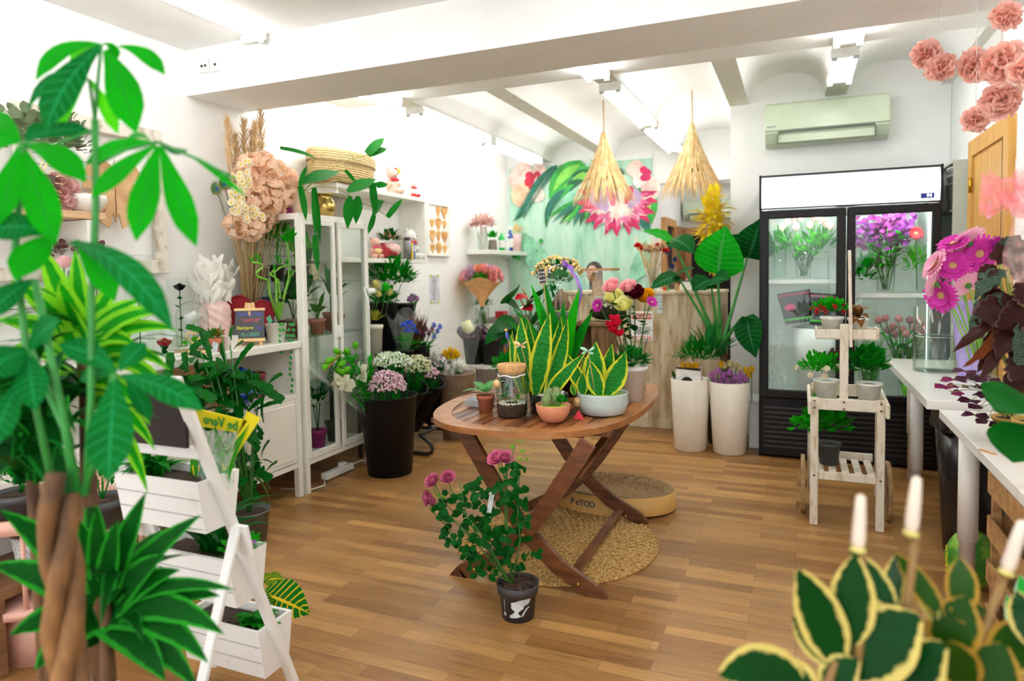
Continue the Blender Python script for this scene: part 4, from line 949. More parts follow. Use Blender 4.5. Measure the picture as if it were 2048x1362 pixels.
def cooler_contents():
    zs=P(1600,560,Y=FY+.08).z+.016;zr=P(1785,588,Y=FY+.08).z+.016;zf=.476
    PT=leafmat('tulip_blush',(.78,.50,.45),tl=.2);PU=leafmat('stock_purple',(.20,.03,.22),tl=.2);MG=leafmat('stock_magenta',(.30,.03,.22),tl=.2);PE=leafmat('peony_bud',(.62,.28,.30),tl=.2)
    def vase(px,d,z,R,H,lab):
        v=thing('glass_vase',lab,'vase',(co(px,500,d).x,FY+d,z));vessel(v,[(R*.8,0),(R*.85,.01),(R,H)],GLASS,20,'vase');return v.location
    b=vase(1607,.25,zs,.06,.22,'clear vase of pale tulips on the upper cooler shelf');b=(b[0],b[1],zs+.01)
    stems_thing('tulip_bunch','bunch of pale pink tulips behind the first cooler door','flowers',b,[co(x,y,.2+.05*(i%3))for i,(x,y)in enumerate(((1564,462),(1575,452),(1588,447),(1592,462),(1603,444),(1628,446),(1634,440),(1641,448),(1652,456),(1620,458),(1661,460)))],lambda q,t:tulip(q,t,PT),leafy=6,lm=G4)
    b=vase(1560,.42,zs,.05,.2,'slim vase of greens in the back corner of the cooler');b=(b[0],b[1],zs+.01);t=thing('greenery_bunch','loose bunch of fresh greens behind the pale tulips','foliage',b)
    mb=MB();bush(mb,(.0,0,.20),(.08,.08,.13),70,.10,.03);bush(mb,(.28,.0,.20),(.12,.08,.14),70,.10,.03);mb.build('foliage',G2,t)
    b=vase(1772,.25,zr,.065,.24,'clear vase of mauve stocks on the upper shelf of the second door');b=(b[0],b[1],zr+.01)
    def stock(q,t):
        mb=MB();
        for k in range(40):dd=V((rnd(-.055,.055),rnd(-.05,.05),rnd(-.08,.06)));mb.leaf(q+dd,q+dd+rdir(-.2,1)*.036,.034,.05,(0,-1,.5),'petal',0,.2,2)
        mb.build('bloom',random.choice([PU,MG]),t)
    stems_thing('stock_bunch','bunch of mauve and purple stocks in the cooler','flowers',b,[co(x,y,.2+.06*(i%3))for i,(x,y)in enumerate(((1722,462),(1735,448),(1745,466),(1775,450),(1788,444),(1800,458),(1812,448),(1760,470),(1728,480),(1795,475)))],stock,.004,None,9,G2)
    mb=MB();t=thing('lily_foliage','dark lily foliage bunch at the edge of the second cooler door','foliage',(co(1727,560,.2).x,FY+.2,zr));bush(mb,(0,0,.10),(.06,.07,.12),80,.10,.035,'lance');mb.build('foliage',G1,t)
    t=thing('fern_spray','loose yellow green fern spray on the upper cooler shelf','foliage',(co(1830,560,.25).x,FY+.25,zr));mb=MB();bush(mb,(0,0,.17),(.07,.07,.17),160,.07,.012,'lance');mb.build('foliage',G4,t)
    q=co(1832,467,.16);stems_thing('gerbera','coral red gerbera inside the cooler','flower',(q.x-.01,q.y+.02,zr+.01),[q],lambda q,t:(lambda mb:(daisy(mb,aim(q,(0,-1,.2)),.048,22,0,1,2),mb.build('bloom',[leafmat('gerbera_coral',(.75,.06,.08),tl=.2),mat('gerbera_eye',(.55,.35,.15),.8)],t)))(MB()))
    # lower left: bucket, printed sleeves, film
    q=co(1632,800,.2);k=thing('white_bucket','white bucket at the bottom of the cooler','bucket',(q.x,FY+.22,zf));H=co(1632,655,.2).z-zf
    MB().lathe([(0,0),(.13,0),(.168,H),(.162,H),(.125,.01),(0,.01)],28).build('bucket',CWHT,k)
    SL=patchy('sleeve_print',(.016,.014,.014),(.03,.06,.03),.45,.75,9,(1,1,1),.3)
    for(px,py,tw,lab)in((1592,615,-9,'black printed flower sleeve with a pink rose, nearest the cooler hinge'),(1650,620,4,'black printed flower sleeve behind the red cart flowers')):
        c=co(px,py,.12);w_,h=.115,.115;s=thing('flower_sleeve',lab,'flower sleeve',c+V((0,.0,-h)));M=T(0,0,h)@Matrix.Rotation(math.radians(tw),4,'Y')
        MB().add([(-w_*.8,0,-h),(w_*.8,0,-h),(w_,0,h),(-w_,0,h),(-w_*.8,.10,-h),(w_*.8,.10,-h),(w_,.15,h),(-w_,.15,h)],[(0,1,2,3),(5,4,7,6),(4,0,3,7),(1,5,6,2),(4,5,1,0)],M,flat=True).build('sleeve',SL,s)
        MB().box((0,-.002,h*.86),(w_*1.9,.003,.012),M).build('pink_band',mat('sleeve_pink',(.45,.02,.12),.4),s,False);MB().box((0,-.002,-h*.72),(w_*1.66,.003,.016),M).build('green_band',mat('sleeve_green',(.05,.55,.03),.4),s,False)
        mb=MB();[mb.leaf((-w_*.35,-.004,-.01),(-w_*.35+.035*math.cos(a),-.004,.012+.022*math.sin(a)),.03,0,(0,-1,0),'petal')for a in(0,.8,1.6,2.4,3.1)];mb.v=[tuple(M@V(p))for p in mb.v];mb.build('printed_rose',mat('sleeve_pink2',(.6,.03,.14),.4),s)
    c=co(1553,735,.10);f=thing('cellophane_wrap','crumpled clear cellophane wrap hanging inside the cooler door','wrap',(c.x,FY+.14,zf));mb=MB()
    patch(mb,lambda u,v:((u-.5)*.10*(1-.3*v)+.02*math.sin(9*v),.02*math.sin(u*11+v*8),v*.50),10,14);mb.build('film',film('cello',(.8,.9,.87),.35),f)
    # lower right: buds, grass, green vase
    b=vase(1815,.2,zf,.055,.26,'clear vase of round pink buds at the bottom of the cooler');b=(b[0],b[1],zf+.01)
    def bud(q,t):MB().ell(q,(.028,.028,.03),9).leaf(q-V((0,0,.03)),q+V((-.03,0,.012)),.026).build('bloom',PE,t)
    stems_thing('peony_bunch','bunch of round pink peony buds low in the cooler','flowers',b,[co(x,y,.16+.05*(i%3))for i,(x,y)in enumerate(((1757,640),(1770,636),(1787,652),(1797,637),(1805,659),(1820,640),(1830,655),(1843,665),(1776,660),(1835,640),(1850,652),(1790,668),(1812,668)))],bud,.004,None,6,G2)
    t=thing('grass_vase','vase stuffed with fine grass behind the cart post','vase',(co(1738,740,.25).x,FY+.25,zf));vessel(t,[(.06,0),(.065,.01),(.075,.28)],GLASS,20,'vase');mb=MB();[mb.leaf((rnd(-.03,.03),rnd(-.03,.03),.02),(rnd(-.1,.1),rnd(-.08,.08),rnd(.3,.46)),.008,.03,(0,-1,.3),'blade',0,.1,4)for _ in range(110)];mb.build('grass',G2,t)
    c=co(1815,808,.1);t=thing('bubble_vase','round green glass vase on the cooler floor','vase',(c.x+.02,FY+.12,zf));MB().lathe([(0,0),(.04,0),(.06,.05),(.062,.10),(.045,.17),(.041,.17),(.056,.1),(.054,.05),(0,.01)],24).build('vase',mat('lime_glass',(.16,.55,.04),.1,.5,40),t)
cooler_contents()
# ---------------------------------------------------------------- tall white planters, elephant ear
def planter(px,py_top,py_bot,hwt,hwb,Y,lab):
    b=P(px,py_bot,Y=Y);h=P(px,py_top,Y=Y).z;k=(P(px+hwt,py_top,Y=Y)-P(px,py_top,Y=Y)).length;kb=(P(px+hwb,py_bot,Y=Y)-b).length
    t=thing('tall_planter',lab,'planter',(b.x,Y+.12,0),0,'tall tapered cream planters');MB().lathe([(0,0),(kb-.01,0),(kb,.012),(k,h),(k-.006,h+.004),(k-.012,h-.004),(kb,.03),(0,.03)],36).build('body',CREAM,t);return t.location,h,k
def planters():
    (p1,h1,k1),(p2,h2,k2)=planter(1376,762,900,40,33,5.25,'tall cream planter holding a wrapped yellow bunch'),planter(1456,768,908,43,34,5.25,'tall cream planter of mauve and yellow chrysanthemums')
    # wrapped bunch
    w_=thing('wrapped_bunch','yellow chrysanthemum bunch in a white sleeve printed with a black disc','flowers',(p1.x-.02,p1.y-.07,h1-.12));
    q=lambda px,py:P(px,py,Y=p1.y-.09)-w_.location
    a,b,c,d=q(1351,772),q(1402,772),q(1401,737),q(1352,734)
    MB().add([a,b,c,d]+[x+V((0,.10,0))for x in(a,b,c,d)],[(0,1,2,3),(5,4,7,6),(4,0,3,7),(1,5,6,2)],flat=True).build('sleeve',mat('sleeve_white',(.85,.83,.82),.35),w_)
    MB().add([d+V((0,-.002,0)),c+V((0,-.002,0)),c+V((0,-.002,-.02)),d+V((0,-.002,-.012))],[(0,3,2,1)]).build('black_band',BLACKP,w_);m_=q(1374,762);MB().lathe([(0,0),(.045,0),(.045,.002),(0,.002)],24,aim(m_+V((.0,-.003,-.012)),(0,-1,0))).build('printed_disc',BLACKP,w_)
    YM=leafmat('mum_yellow',(.80,.52,.01),tl=.2);MV=leafmat('mum_mauve',(.58,.24,.60),tl=.3);CRM=leafmat('mum_cream',(.72,.66,.36),tl=.2)
    for px in(1364,1374,1384,1391):mb=MB();mum(mb,q(px,735)+V((0,.05,.0)),.032);mb.build('bloom',YM,w_)
    g=thing('foliage_bunch','bunch of feathery blue green foliage rising from the cream planter','foliage',(p1.x+.02,p1.y+.04,h1-.2));mb=MB();bush(mb,(.03,0,.36),(.17,.13,.13),220,.09,.018,'lance',0,.6);bush(mb,(.13,.02,.38),(.12,.1,.15),40,.17,.035,'blade',1,.6);mb.build('foliage',[G1,G5],g)
    mb=MB();mb.leaf((-.12,-.06,.18),(-.15,-.1,.27),.05);mb.build('side_leaf',G3,g)
    qq=lambda px,py,dy=0:P(px,py,Y=p2.y-.06+dy)
    for col,mt,lab,pts in(('mauve',MV,'mauve chrysanthemum head in the cream planter',((1424,752),(1436,745),(1447,753),(1459,747),(1470,756),(1482,752),(1430,763),(1442,765),(1455,763),(1468,767),(1480,764),(1490,760))),('cream',CRM,'creamy chrysanthemum head behind the mauve ones',((1449,733),(1460,729),(1472,731),(1480,738),(1464,738))),('yellow',YM,'yellow chrysanthemum head at the outer rim of the planter',((1492,742),(1503,740),(1498,751),(1443,731)))):
        for i,(px,py)in enumerate(pts):
            c=qq(px,py,.0 if col=='mauve' else .05);o=thing('chrysanthemum',lab,'flower',(c.x,c.y,h2-.15),0,col+' chrysanthemums in the tall planter');mb=MB();mum(mb,(0,0,c.z-h2+.15),.035,0,34);mb.build('bloom',mt,o);mb=MB();mb.tube([(rnd(-.02,.02),.02,0),(0,0,c.z-h2+.14)],.004,5);mb.build('stem',STEM,o)
    # elephant ear
    r=thing('elephant_ear','large elephant ear plant with broad leaves behind the cream planters','potted plant',(P(1446,720,Y=5.62).x,5.66,0));pot(r,.15,.12,.30,BLACKP,.008,.03)
    L=lambda px,py,Y=5.5:P(px,py,Y=Y)-r.location
    top=L(1441,690);mb=MB();bend_tube(mb,(.05,0,.27),top+V((.0,0,-.02)),.035,(.03,0,0),12,0,8,.03);mb.build('trunk',mat('palm_trunk',(.16,.08,.035),.85,.5,50,.8),r)
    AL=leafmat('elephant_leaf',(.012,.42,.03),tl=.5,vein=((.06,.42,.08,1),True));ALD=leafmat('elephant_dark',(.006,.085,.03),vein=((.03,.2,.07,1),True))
    spec=((1384,490,5.5,(1418,440),(1382,535),'x'),)
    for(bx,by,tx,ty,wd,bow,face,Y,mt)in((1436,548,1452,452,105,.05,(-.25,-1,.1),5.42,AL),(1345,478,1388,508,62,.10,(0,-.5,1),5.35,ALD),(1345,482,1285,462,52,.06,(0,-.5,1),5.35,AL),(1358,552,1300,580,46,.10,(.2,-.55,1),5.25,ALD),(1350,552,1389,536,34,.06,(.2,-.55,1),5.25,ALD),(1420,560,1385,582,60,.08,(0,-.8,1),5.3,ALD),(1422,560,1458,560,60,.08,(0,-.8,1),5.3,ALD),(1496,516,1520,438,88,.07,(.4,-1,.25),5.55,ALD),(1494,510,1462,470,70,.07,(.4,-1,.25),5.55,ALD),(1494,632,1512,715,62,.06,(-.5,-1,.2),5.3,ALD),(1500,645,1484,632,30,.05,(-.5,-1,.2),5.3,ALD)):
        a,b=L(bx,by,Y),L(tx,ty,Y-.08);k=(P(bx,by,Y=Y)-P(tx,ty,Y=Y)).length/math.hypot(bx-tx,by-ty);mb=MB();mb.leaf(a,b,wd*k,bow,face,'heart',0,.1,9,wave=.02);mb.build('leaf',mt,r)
    for(bx,by,Y)in((1436,548,5.42),(1345,480,5.35),(1355,552,5.25),(1421,560,5.3),(1495,514,5.55),(1498,636,5.3)):
        mb=MB();b=L(bx,by,Y);bend_tube(mb,top+V((rnd(-.012,.012),0,-.03)),b,.017,V((0,0,.06 if bx>1490 and by>600 else .0)),8,0,8,.007);mb.build('stalk',mat('alocasia_stalk',(.05,.30,.05),.4),r)
planters()
def column_flowers():
    c=P(1436,440,Y=5.88);r=thing('yellow_garland','cluster of yellow flower sprays hung at the corridor corner','flowers',(c.x-.02,5.80,c.z))
    YL=leafmat('spray_yellow',(.80,.62,.03),tl=.35);mb=MB();bush(mb,(-.01,.0,.0),(.10,.07,.24),230,.12,.04,'lance',0,.1,zmin=-1,jit=.8,inner=.2);mb.build('foliage',YL,r)
    mb=MB();bush(mb,(.0,.04,-.32),(.05,.04,.16),50,.09,.04,'lance',0,-.3,zmin=-1,inner=.2);mb.build('lower_foliage',leafmat('spray_ochre',(.62,.38,.05)),r)
    MB().tube([(.02,.05,.24),(.02,.06,-.6)],.006,6).build('stem',STEM,r)
column_flowers()
def counter_top():
    z=1.2165;q=lambda px,py,Y:P(px,py,Y=Y)
    b=V((q(1303,582,6.1).x,6.12,z));v=thing('glass_vase','clear vase of red and white dried bunch on the plank counter','vase',b);vessel(v,[(.045,0),(.05,.01),(.06,.20)],GLASS,20,'vase')
    RD=leafmat('poppy_red',(.65,.02,.02),tl=.2);BG=leafmat('dried_beige',(.60,.42,.25),tl=.2)
    t=stems_thing('dried_bunch','fan of red and beige dried flowers on thin straws','flowers',b+V((0,0,.01)),[q(1276+5.5*i,492+((i*7)%12),6.05+.06*(i%3))for i in range(11)],lambda q_,t:(lambda mb:(carnation(mb,T(q_),.038,0,26),mb.build('bloom',RD if random.random()<.6 else BG,t)))(MB()),.0028,stemm=mat('straw_stem','d8bd8c',.7))
    mb=MB();[mb.tube([(rnd(-.02,.02),rnd(-.02,.02),.05),(rnd(-.16,.14),rnd(-.05,.05),rnd(.38,.5))],.0018,4)for _ in range(40)];mb.build('straws',mat('straw_stem',(0,0,0)),t)
    b=V((q(1342,582,6.15).x,6.2,z));v=thing('glass_vase','slim vase of blue thistles on the plank counter','vase',b);vessel(v,[(.028,0),(.03,.01),(.035,.20)],GLASS,16,'vase')
    stems_thing('thistle_bunch','two blue thistle heads in the slim counter vase','flowers',b+V((0,0,.01)),[q(1333,505,6.2),q(1350,520,6.2),q(1345,535,6.25)],lambda q_,t:(lambda mb:(mum(mb,q_,.03),mb.build('bloom',leafmat('thistle_blue',(.02,.05,.25),tl=.1),t)))(MB()),.003,stemm=mat('thistle_stem',(.12,.05,.05)))
    b=q(1385,575,6.1);t=thing('tablet_box','white card reader box on the plank counter','box',(b.x,6.12,z));MB().box((0,0,.04),(.20,.10,.08),bev=.006).build('box',LAMPW,t,False);MB().box((0,.0,.083),(.20,.1,.006)).build('lid',mat('lid_dark',(.03,.05,.05),.3),t,False)
    for i,(px,c,h)in enumerate(((1318,'f4f0e8',.10),(1330,'c8402f',.03),(1334,'2f9a4a',.035),(1353,'b48a58',.06),(1360,'e3c8a0',.05))):
        b=q(px,580,6.06);t=thing('counter_trinket',['white folded card','tiny red pot','tiny green pot','brown paper tag','beige paper cone'][i]+' standing on the plank counter edge','trinket',(b.x,6.06+.01*i,z));MB().lathe([(0,0),(.02,0),(.012 if i else .03,h),(0,h)],10 if i else 4).build('body',mat('trinket_'+c,c,.6),t,False);MB().ell((0,0,h),(.008,.008,.006),6).build('top',mat('trinket_'+c,c),t)
    mb=MB();
    for i in range(5):b=q(1374+7*i,556,6.1);t=thing('spool','small pink ribbon spool in the row above the white counter box','spool',(b.x,6.12,z+.0865),0,'ribbon spools on the counter box');MB().lathe([(0,0),(.014,0),(.014,.004),(.01,.006),(.01,.022),(.014,.024),(.014,.028),(0,.028)],12).build('spool',mat('spool_pink',(.65,.40,.36),.5),t)
counter_top()
# ---------------------------------------------------------------- plant cart
CARTW=patchy('whitewashed','dcd3c2','a98a62',.52,.78,7,(6,6,1.6),.65)
def cart():
    Y=4.0;r=thing('plant_cart','whitewashed wooden flower cart with wheels before the cooler','plant stand',(.25,Y,0));xl,xr,h=-.161,.158,.70
    nm=['leg']*2
    for x in(xl,xr):MB().box((x,0,h/2),(.042,.03,h),bev=.003).build('leg',CARTW,r,False)
    MB().box((0,-.001,h-.035),(xr-xl+.04,.028,.062),bev=.003).build('front_rail',CARTW,r,False)
    MB().box((0,.0,.275),(xr-xl-.04,.026,.046),bev=.003).build('lower_rail',CARTW,r,False);MB().box((0,.30,.315),(xr-xl-.02,.02,.045),bev=.003).build('rear_rail',CARTW,r,False)
    mb=MB();[mb.box((xl+.03+k*.062,.15,.30),(.038,.30,.014),bev=.002)for k in range(5)];mb.build('shelf_slats',CARTW,r,False)
    for s in(-1,1):
        MB().bar((s*.185,-.06,h-.05),(s*.185,.34,h-.02),.02,.075,bev=.004).build('side_board',CARTW,r,False)
        MB().box((s*.175,.30,h/2+.05),(.03,.03,h-.1)).build('rear_leg',CARTW,r,False)
        w_=T(s*.215,.20,.165)@Matrix.Rotation(PI/2,4,'Y');WW=wood('wheel_wood','8a6a45','b39468',(3,3,3),.7)
        mb=MB();mb.lathe([(.16,-.011),(.163,0),(.16,.011),(.135,.011),(.135,-.011),(.16,-.011)],40,w_);[mb.bar(w_@V((0,0,0)),w_@V((math.cos(a)*.14,math.sin(a)*.14,0)),.018,.012,(1,0,0))for a in[PI/4*k for k in range(8)]];wh=mb.build('wheel',WW,r,False)
        MB().lathe([(0,-.02),(.022,-.02),(.022,.02),(0,.02)],16,w_).build('hub',WW,wh)
    MB().box((0,.15,h-.055),(xr-xl+.02,.29,.012)).build('tray_floor',CARTW,r,False);MB().box((0,.31,h-.005),(xr-xl+.03,.018,.07),bev=.002).build('tray_back',CARTW,r,False)
    z1=P(1690,682,Y=Y).z;MB().box((-.018,.012,(h+z1)/2+.03),(.042,.024,z1-h+.12),bev=.003).build('post',CARTW,r,False)
    zt=z1+.012;MB().box((-.005,.09,zt),(.30,.15,.014)).build('upper_floor',CARTW,r,False)
    MB().box((-.005,.012,zt+.024),(.30,.014,.05),bev=.002).build('upper_rail',CARTW,r,False);MB().box((-.005,.165,zt+.024),(.30,.014,.05),bev=.002).build('upper_rail',CARTW,r,False)
    for s in(-1,1):MB().box((-.005+s*.148,.09,zt+.028),(.012,.16,.056),bev=.002).build('upper_end',CARTW,r,False)
    a,b=P(1699,500,Y=Y-.02),P(1702,695,Y=Y-.02);MB().bar(a-r.location,b-r.location,.022,.018,bev=.003).build('mast',CARTW,r,False)
    b=MB();[b.lathe([(0,0),(.006,0),(.006,.002),(0,.002)],8,aim((x,-.016,z),(0,-1,0)))for x in(xl,xr,-.018)for z in(h-.018,h-.055)];b.lathe([(0,0),(.006,0),(.006,.002),(0,.002)],8,aim((xl,-.016,.275),(0,-1,0))).lathe([(0,0),(.006,0),(.006,.002),(0,.002)],8,aim((xr,-.016,.275),(0,-1,0)));b.build('screw',mat('rust_screw',(.16,.09,.04),.5),r)
    RDF=leafmat('bracts_red',(.50,.03,.03),tl=.2);
    def cp(px,py,Y_,z,rt,h_,mt,lab,nm_,fn,sq=False):
        q=P(px,py,Y=Y_);t=thing(nm_,lab,'potted plant',(q.x,Y_,z));pot(t,rt,rt*.78,h_,mt,.003,.015,n=24);fn(t,h_);return t
    def f1(t,h_):
        mb=MB();bush(mb,(-.01,0,h_+.035),(.09,.06,.05),220,.04,.017);mb.build('foliage',G2,t)
        for k in range(11):d=rdir(-.1,.8);mb=MB();carnation(mb,aim(V((d.x*.09-.01,-abs(d.y)*.075,h_+.03+d.z*.05)),d),.016,0,12);mb.build('flower',RDF,t)
    CREAMP=mat('bone_pot',(.74,.74,.68),.5)
    cp(1664,655,Y+.085,zt+.0075,.057,.105,CREAMP,'red flowered pot plant on the top shelf of the cart','red_bract_plant',f1)
    def f2(t,h_):
        mb=MB();[mb.leaf((0,0,h_),(math.cos(a)*.06,math.sin(a)*.05-.02,h_+z_),.05,.3,(0,-.3,1),'lance',0,.1,6)for a,z_ in((3.3,.03),(4.2,-.03),(4.9,-.05),(5.6,.0),(.2,.05),(1.5,.07),(2.4,.07),(4.6,.05))];mb.build('foliage',leafmat('bronze_leaf',(.18,.08,.02),vein=((.35,.14,.03,1),True)),t)
    cp(1716,655,Y+.085,zt+.0075,.050,.10,CREAMP,'bronze leaved pot plant behind the cart mast','bronze_plant',f2)
    def f3(t,h_):
        mb=MB();bush(mb,(-.03,-.02,h_+.06),(.12,.09,.085),300,.034,.018);mb.build('foliage',G2,t);mb=MB();bush(mb,(.01,.03,h_+.10),(.10,.07,.05),60,.026,.02,'oval');mb.build('dark_foliage',leafmat('plum_leaf',(.10,.03,.03)),t)
        for k in range(16):d=rdir(-.2,.7);mb=MB();daisy(mb,aim(V((d.x*.14-.03,-abs(d.y)*.10-.035,h_+.05+d.z*.07)),d),.016,6,0,1,1);mb.build('flower',[leafmat('tiny_white',(.75,.72,.55)),mat('parrot_yellow',(0,0,0))],t)
    zt2=h-.0485
    cp(1652,800,Y+.12,zt2,.064,.13,CREAMP,'pot of tiny white flowers on the middle tray of the cart','trailing_flower_pot',f3)
    def f4(t,h_):mb=MB();bush(mb,(0,0,h_+.08),(.11,.08,.10),170,.055,.042,'heart');mb.build('foliage',G1,t)
    cp(1738,800,Y+.13,zt2,.062,.12,CREAMP,'leafy green pot plant on the middle tray beside the side table','leafy_pot_plant',f4)
    def f5(t,h_):mb=MB();bush(mb,(-.02,0,h_+.10),(.12,.10,.13),170,.055,.05,'round');bush(mb,(-.14,-.02,h_+.07),(.08,.05,.06),26,.05,.042,'round');mb.build('foliage',G2,t)
    cp(1657,935,Y+.12,.3085,.060,.12,GREYP,'round leaved plant in a grey pot on the lowest cart shelf','round_leaf_plant',f5)
cart()
# ---------------------------------------------------------------- side tables on the right and what stands on them
TABW=patchy('white_melamine',(.80,.79,.77),(.60,.50,.42),.62,.85,9,(1,1,1),.25);LEGW=mat('leg_paint',(.70,.68,.65),.35,.03)
ZA,ZB=.78,.75
def side_table(lab,x0,x1,y0,y1,z,legs,th):
    t=thing('side_table',lab,'table',((x0+x1)/2,(y0+y1)/2,0));c=t.location
    MB().box((0,0,z-th/2),(x1-x0,y1-y0,th),bev=.003).build('tabletop',TABW,t,False)
    for x,y,r in legs:MB().lathe([(0,0),(r*.78,0),(r*.78,.30),(r,.30),(r,z-th),(0,z-th)],20,T(x-c.x,y-c.y,0)).build('leg',LEGW,t)
side_table('white side table with a big water vase, next to the cooler',.555,1.035,3.62,5.2,ZA,((.60,4.20,.032),(.99,4.2,.03),(.98,5.1,.03),(.70,5.1,.03)),.045)
side_table('white side table in front with purple plants on it',.595,1.035,1.1,3.56,ZB,((.635,3.17,.036),(.99,3.3,.03),(.66,1.3,.03),(.99,1.3,.03)),.04)
def on_tables():
    q=P(1875,746,Z=ZA);v=thing('cylinder_vase','big clear glass cylinder half full of water on the side table','vase',(q.x,q.y+.09,ZA));k=v.location.y;R=.113;H=P(1875,614,Y=k).z-ZA
    vessel(v,[(R-.004,0),(R,.01),(R,H)],GLASS,40,'cylinder',.005);zw=P(1875,672,Y=k).z-ZA;MB().lathe([(0,.012),(R-.007,.012),(R-.007,zw),(0,zw)],36).build('water',WATER,v)
    MB().lathe([(R-.006,zw-.002),(R-.005,zw+.002),(R-.010,zw+.001)],36).build('waterline',mat('waterline',(.7,.8,.76),.1),v)
    # gerberas
    b=P(1960,752,Z=ZA);v=thing('glass_vase','clear vase of magenta gerberas behind the water cylinder','vase',(b.x,b.y+.06,ZA));vessel(v,[(.06,0),(.065,.01),(.075,.28)],GLASS,24,'vase');MB().lathe([(0,.008),(.062,.008),(.066,.16),(0,.16)],24).build('water',WATER,v);b=v.location+V((0,0,.012))
    GM=leafmat('gerbera_magenta',(.72,.06,.48),tl=.3);GP=leafmat('gerbera_pale',(.88,.46,.62),tl=.3);EYE_=mat('gerbera_eye',(.55,.35,.15),.8);GRN=mat('calyx',(.05,.16,.04),.6)
    for px,py,n_,r_,mt,lab in((1872,530,(-.9,-.3,.45),36,GP,'pale pink gerbera leaning out over the cooler side of the bunch'),(1908,488,(-.4,-.5,.9),32,GM,'magenta gerbera at the top edge of the bunch'),(1905,532,(-.1,-1,.35),36,GM,'magenta gerbera facing the room in the middle of the bunch'),(1938,487,(-.5,.6,.6),40,GP,'pale pink gerbera seen from behind on a bent stem'),(1962,508,(-.6,-.8,.1),40,GM,'magenta gerbera turned sideways behind the dark begonia'),(1870,568,(-.7,.4,.2),32,GP,'pale pink gerbera hanging lowest over the water cylinder'),(1884,590,(-.75,-.9,-.25),38,GM,'deep magenta gerbera drooping above the water cylinder'),(2008,500,(.3,-.6,.6),36,leafmat('gerbera_deep',(.32,.01,.20),tl=.2),'dark purple gerbera behind the begonia leaves'),(1935,570,(-.3,.5,.4),30,GP,'pale pink gerbera low in the bunch, half hidden'),(1965,555,(.2,-.8,.3),26,GP,'pale pink gerbera under the sideways magenta one')):
        c=P(px,py,Y=3.95+rnd(-.04,.04));f=thing('gerbera',lab,'flower',b+V((rnd(-.03,.03),rnd(-.03,.03),0)));q=c-f.location;k=r_*3.75/1359*.86;mb=MB();daisy(mb,aim(q,n_),k,26,0,1,3,.12);mb.build('bloom',[mt,EYE_],f);nn=V(n_).normalized();mb=MB();mb.ell(q-nn*.006,.016,8);mb.build('calyx',GRN,f)
        mb=MB();mid=q*.72+V((.02,0,.06));bend_tube(mb,(0,0,0),q-nn*.012,.0045,(mid-q/2)*.45,7,0,9);mb.build('stem',mat('gerbera_stem',(.22,.48,.06),.5),f)
    c=P(1958,600,Y=4.2);s=thing('lilac_sleeve','lilac paper flower sleeve standing behind the gerbera vase','flower sleeve',(c.x+.02,4.45,ZA));MB().add([(-.05,0,0),(.05,0,0),(.09,-.02,.44),(-.08,-.02,.42),(-.05,.06,0),(.05,.06,0),(.09,.1,.42),(-.08,.1,.40)],[(0,1,2,3),(5,4,7,6),(4,0,3,7),(1,5,6,2)],flat=True).build('sleeve',mat('lilac_paper',(.42,.34,.72),.6),s)
    v=thing('glass_vase','empty narrow glass vase beside the begonia','vase',(P(1990,770,Z=ZB).x,3.42,ZB));vessel(v,[(.03,0),(.033,.01),(.036,.26)],GLASS,20,'vase')
    # begonia, oxalis
    BG=leafmat('begonia_leaf',(.035,.010,.008),tl=.15,rough=.3,edge=(.09,.05,.04),ew=.9);BGG=leafmat('begonia_green',(.018,.035,.022),tl=.1,rough=.3,band=(.08,.13,.09))
    r=thing('begonia','dark leaved begonia in a yellow pot on the front side table','potted plant',(P(2015,890,Z=ZB).x+.06,2.80,ZB));pot(r,.075,.06,.12,mat('mustard_pot',(.50,.30,.06),.5),.003,.015);L=lambda px,py,Y:P(px,py,Y=Y)-r.location
    for bx,by,tx,ty,wd,m_,Y in((2000,560,1938,690,26,BGG,2.75),(2010,540,1950,600,40,BGG,2.75),(2030,530,1985,500,46,BG,2.8),(2035,560,2048,480,46,BGG,2.8),(2020,590,1965,640,50,BG,2.7),(1995,640,1905,705,26,BG,2.7),(2000,650,1925,735,22,leafmat('begonia_rust',(.16,.04,.012)),2.72),(2005,640,1955,745,36,BG,2.75),(2030,600,2010,660,50,BG,2.68),(2040,640,2052,730,60,BGG,2.66),(2000,700,1960,760,22,BG,2.7),(2040,560,2070,600,60,BG,2.7),(2020,700,1985,680,40,leafmat('begonia_rust',(0,0,0)),2.75),(2045,700,2020,790,46,BG,2.72),(1990,530,1955,560,30,BG,2.76),(2010,500,2040,470,40,BGG,2.78),(2015,620,1990,590,40,BGG,2.7),(2030,650,1995,720,44,BG,2.69),(2000,600,1975,570,36,BG,2.74),(2035,690,2048,760,50,BG,2.68),(1985,660,1945,640,30,BG,2.73)):
        a,c=L(bx,by,Y),L(tx,ty,Y-.03);k=2.85/1359;mb=MB();mb.leaf(a,c,wd*k*.95,rnd(.02,.16),(rnd(-.7,.4),-.8,rnd(.1,.9)),'fish' if wd>44 else 'lance',0,.25,9,wave=.06,notch=.22);mb.build('leaf',m_,r)
        mb=MB();bend_tube(mb,(rnd(-.03,.03),rnd(-.03,.03),.10),a,.004,(0,0,0),5);mb.build('stem',mat('begonia_stem',(.30,.34,.05),.5),r)
    o=thing('oxalis','purple three leaved oxalis spilling over the front side table','potted plant',(P(1978,850,Z=ZB).x+.02,3.05,ZB));pot(o,.06,.048,.08,mat('mustard_pot',(0,0,0)),.003,.012);OX=leafmat('oxalis_purple',(.07,.012,.035),tl=.25);OXL=leafmat('oxalis_wine',(.20,.01,.08),tl=.3);mb=MB();mc=MB()
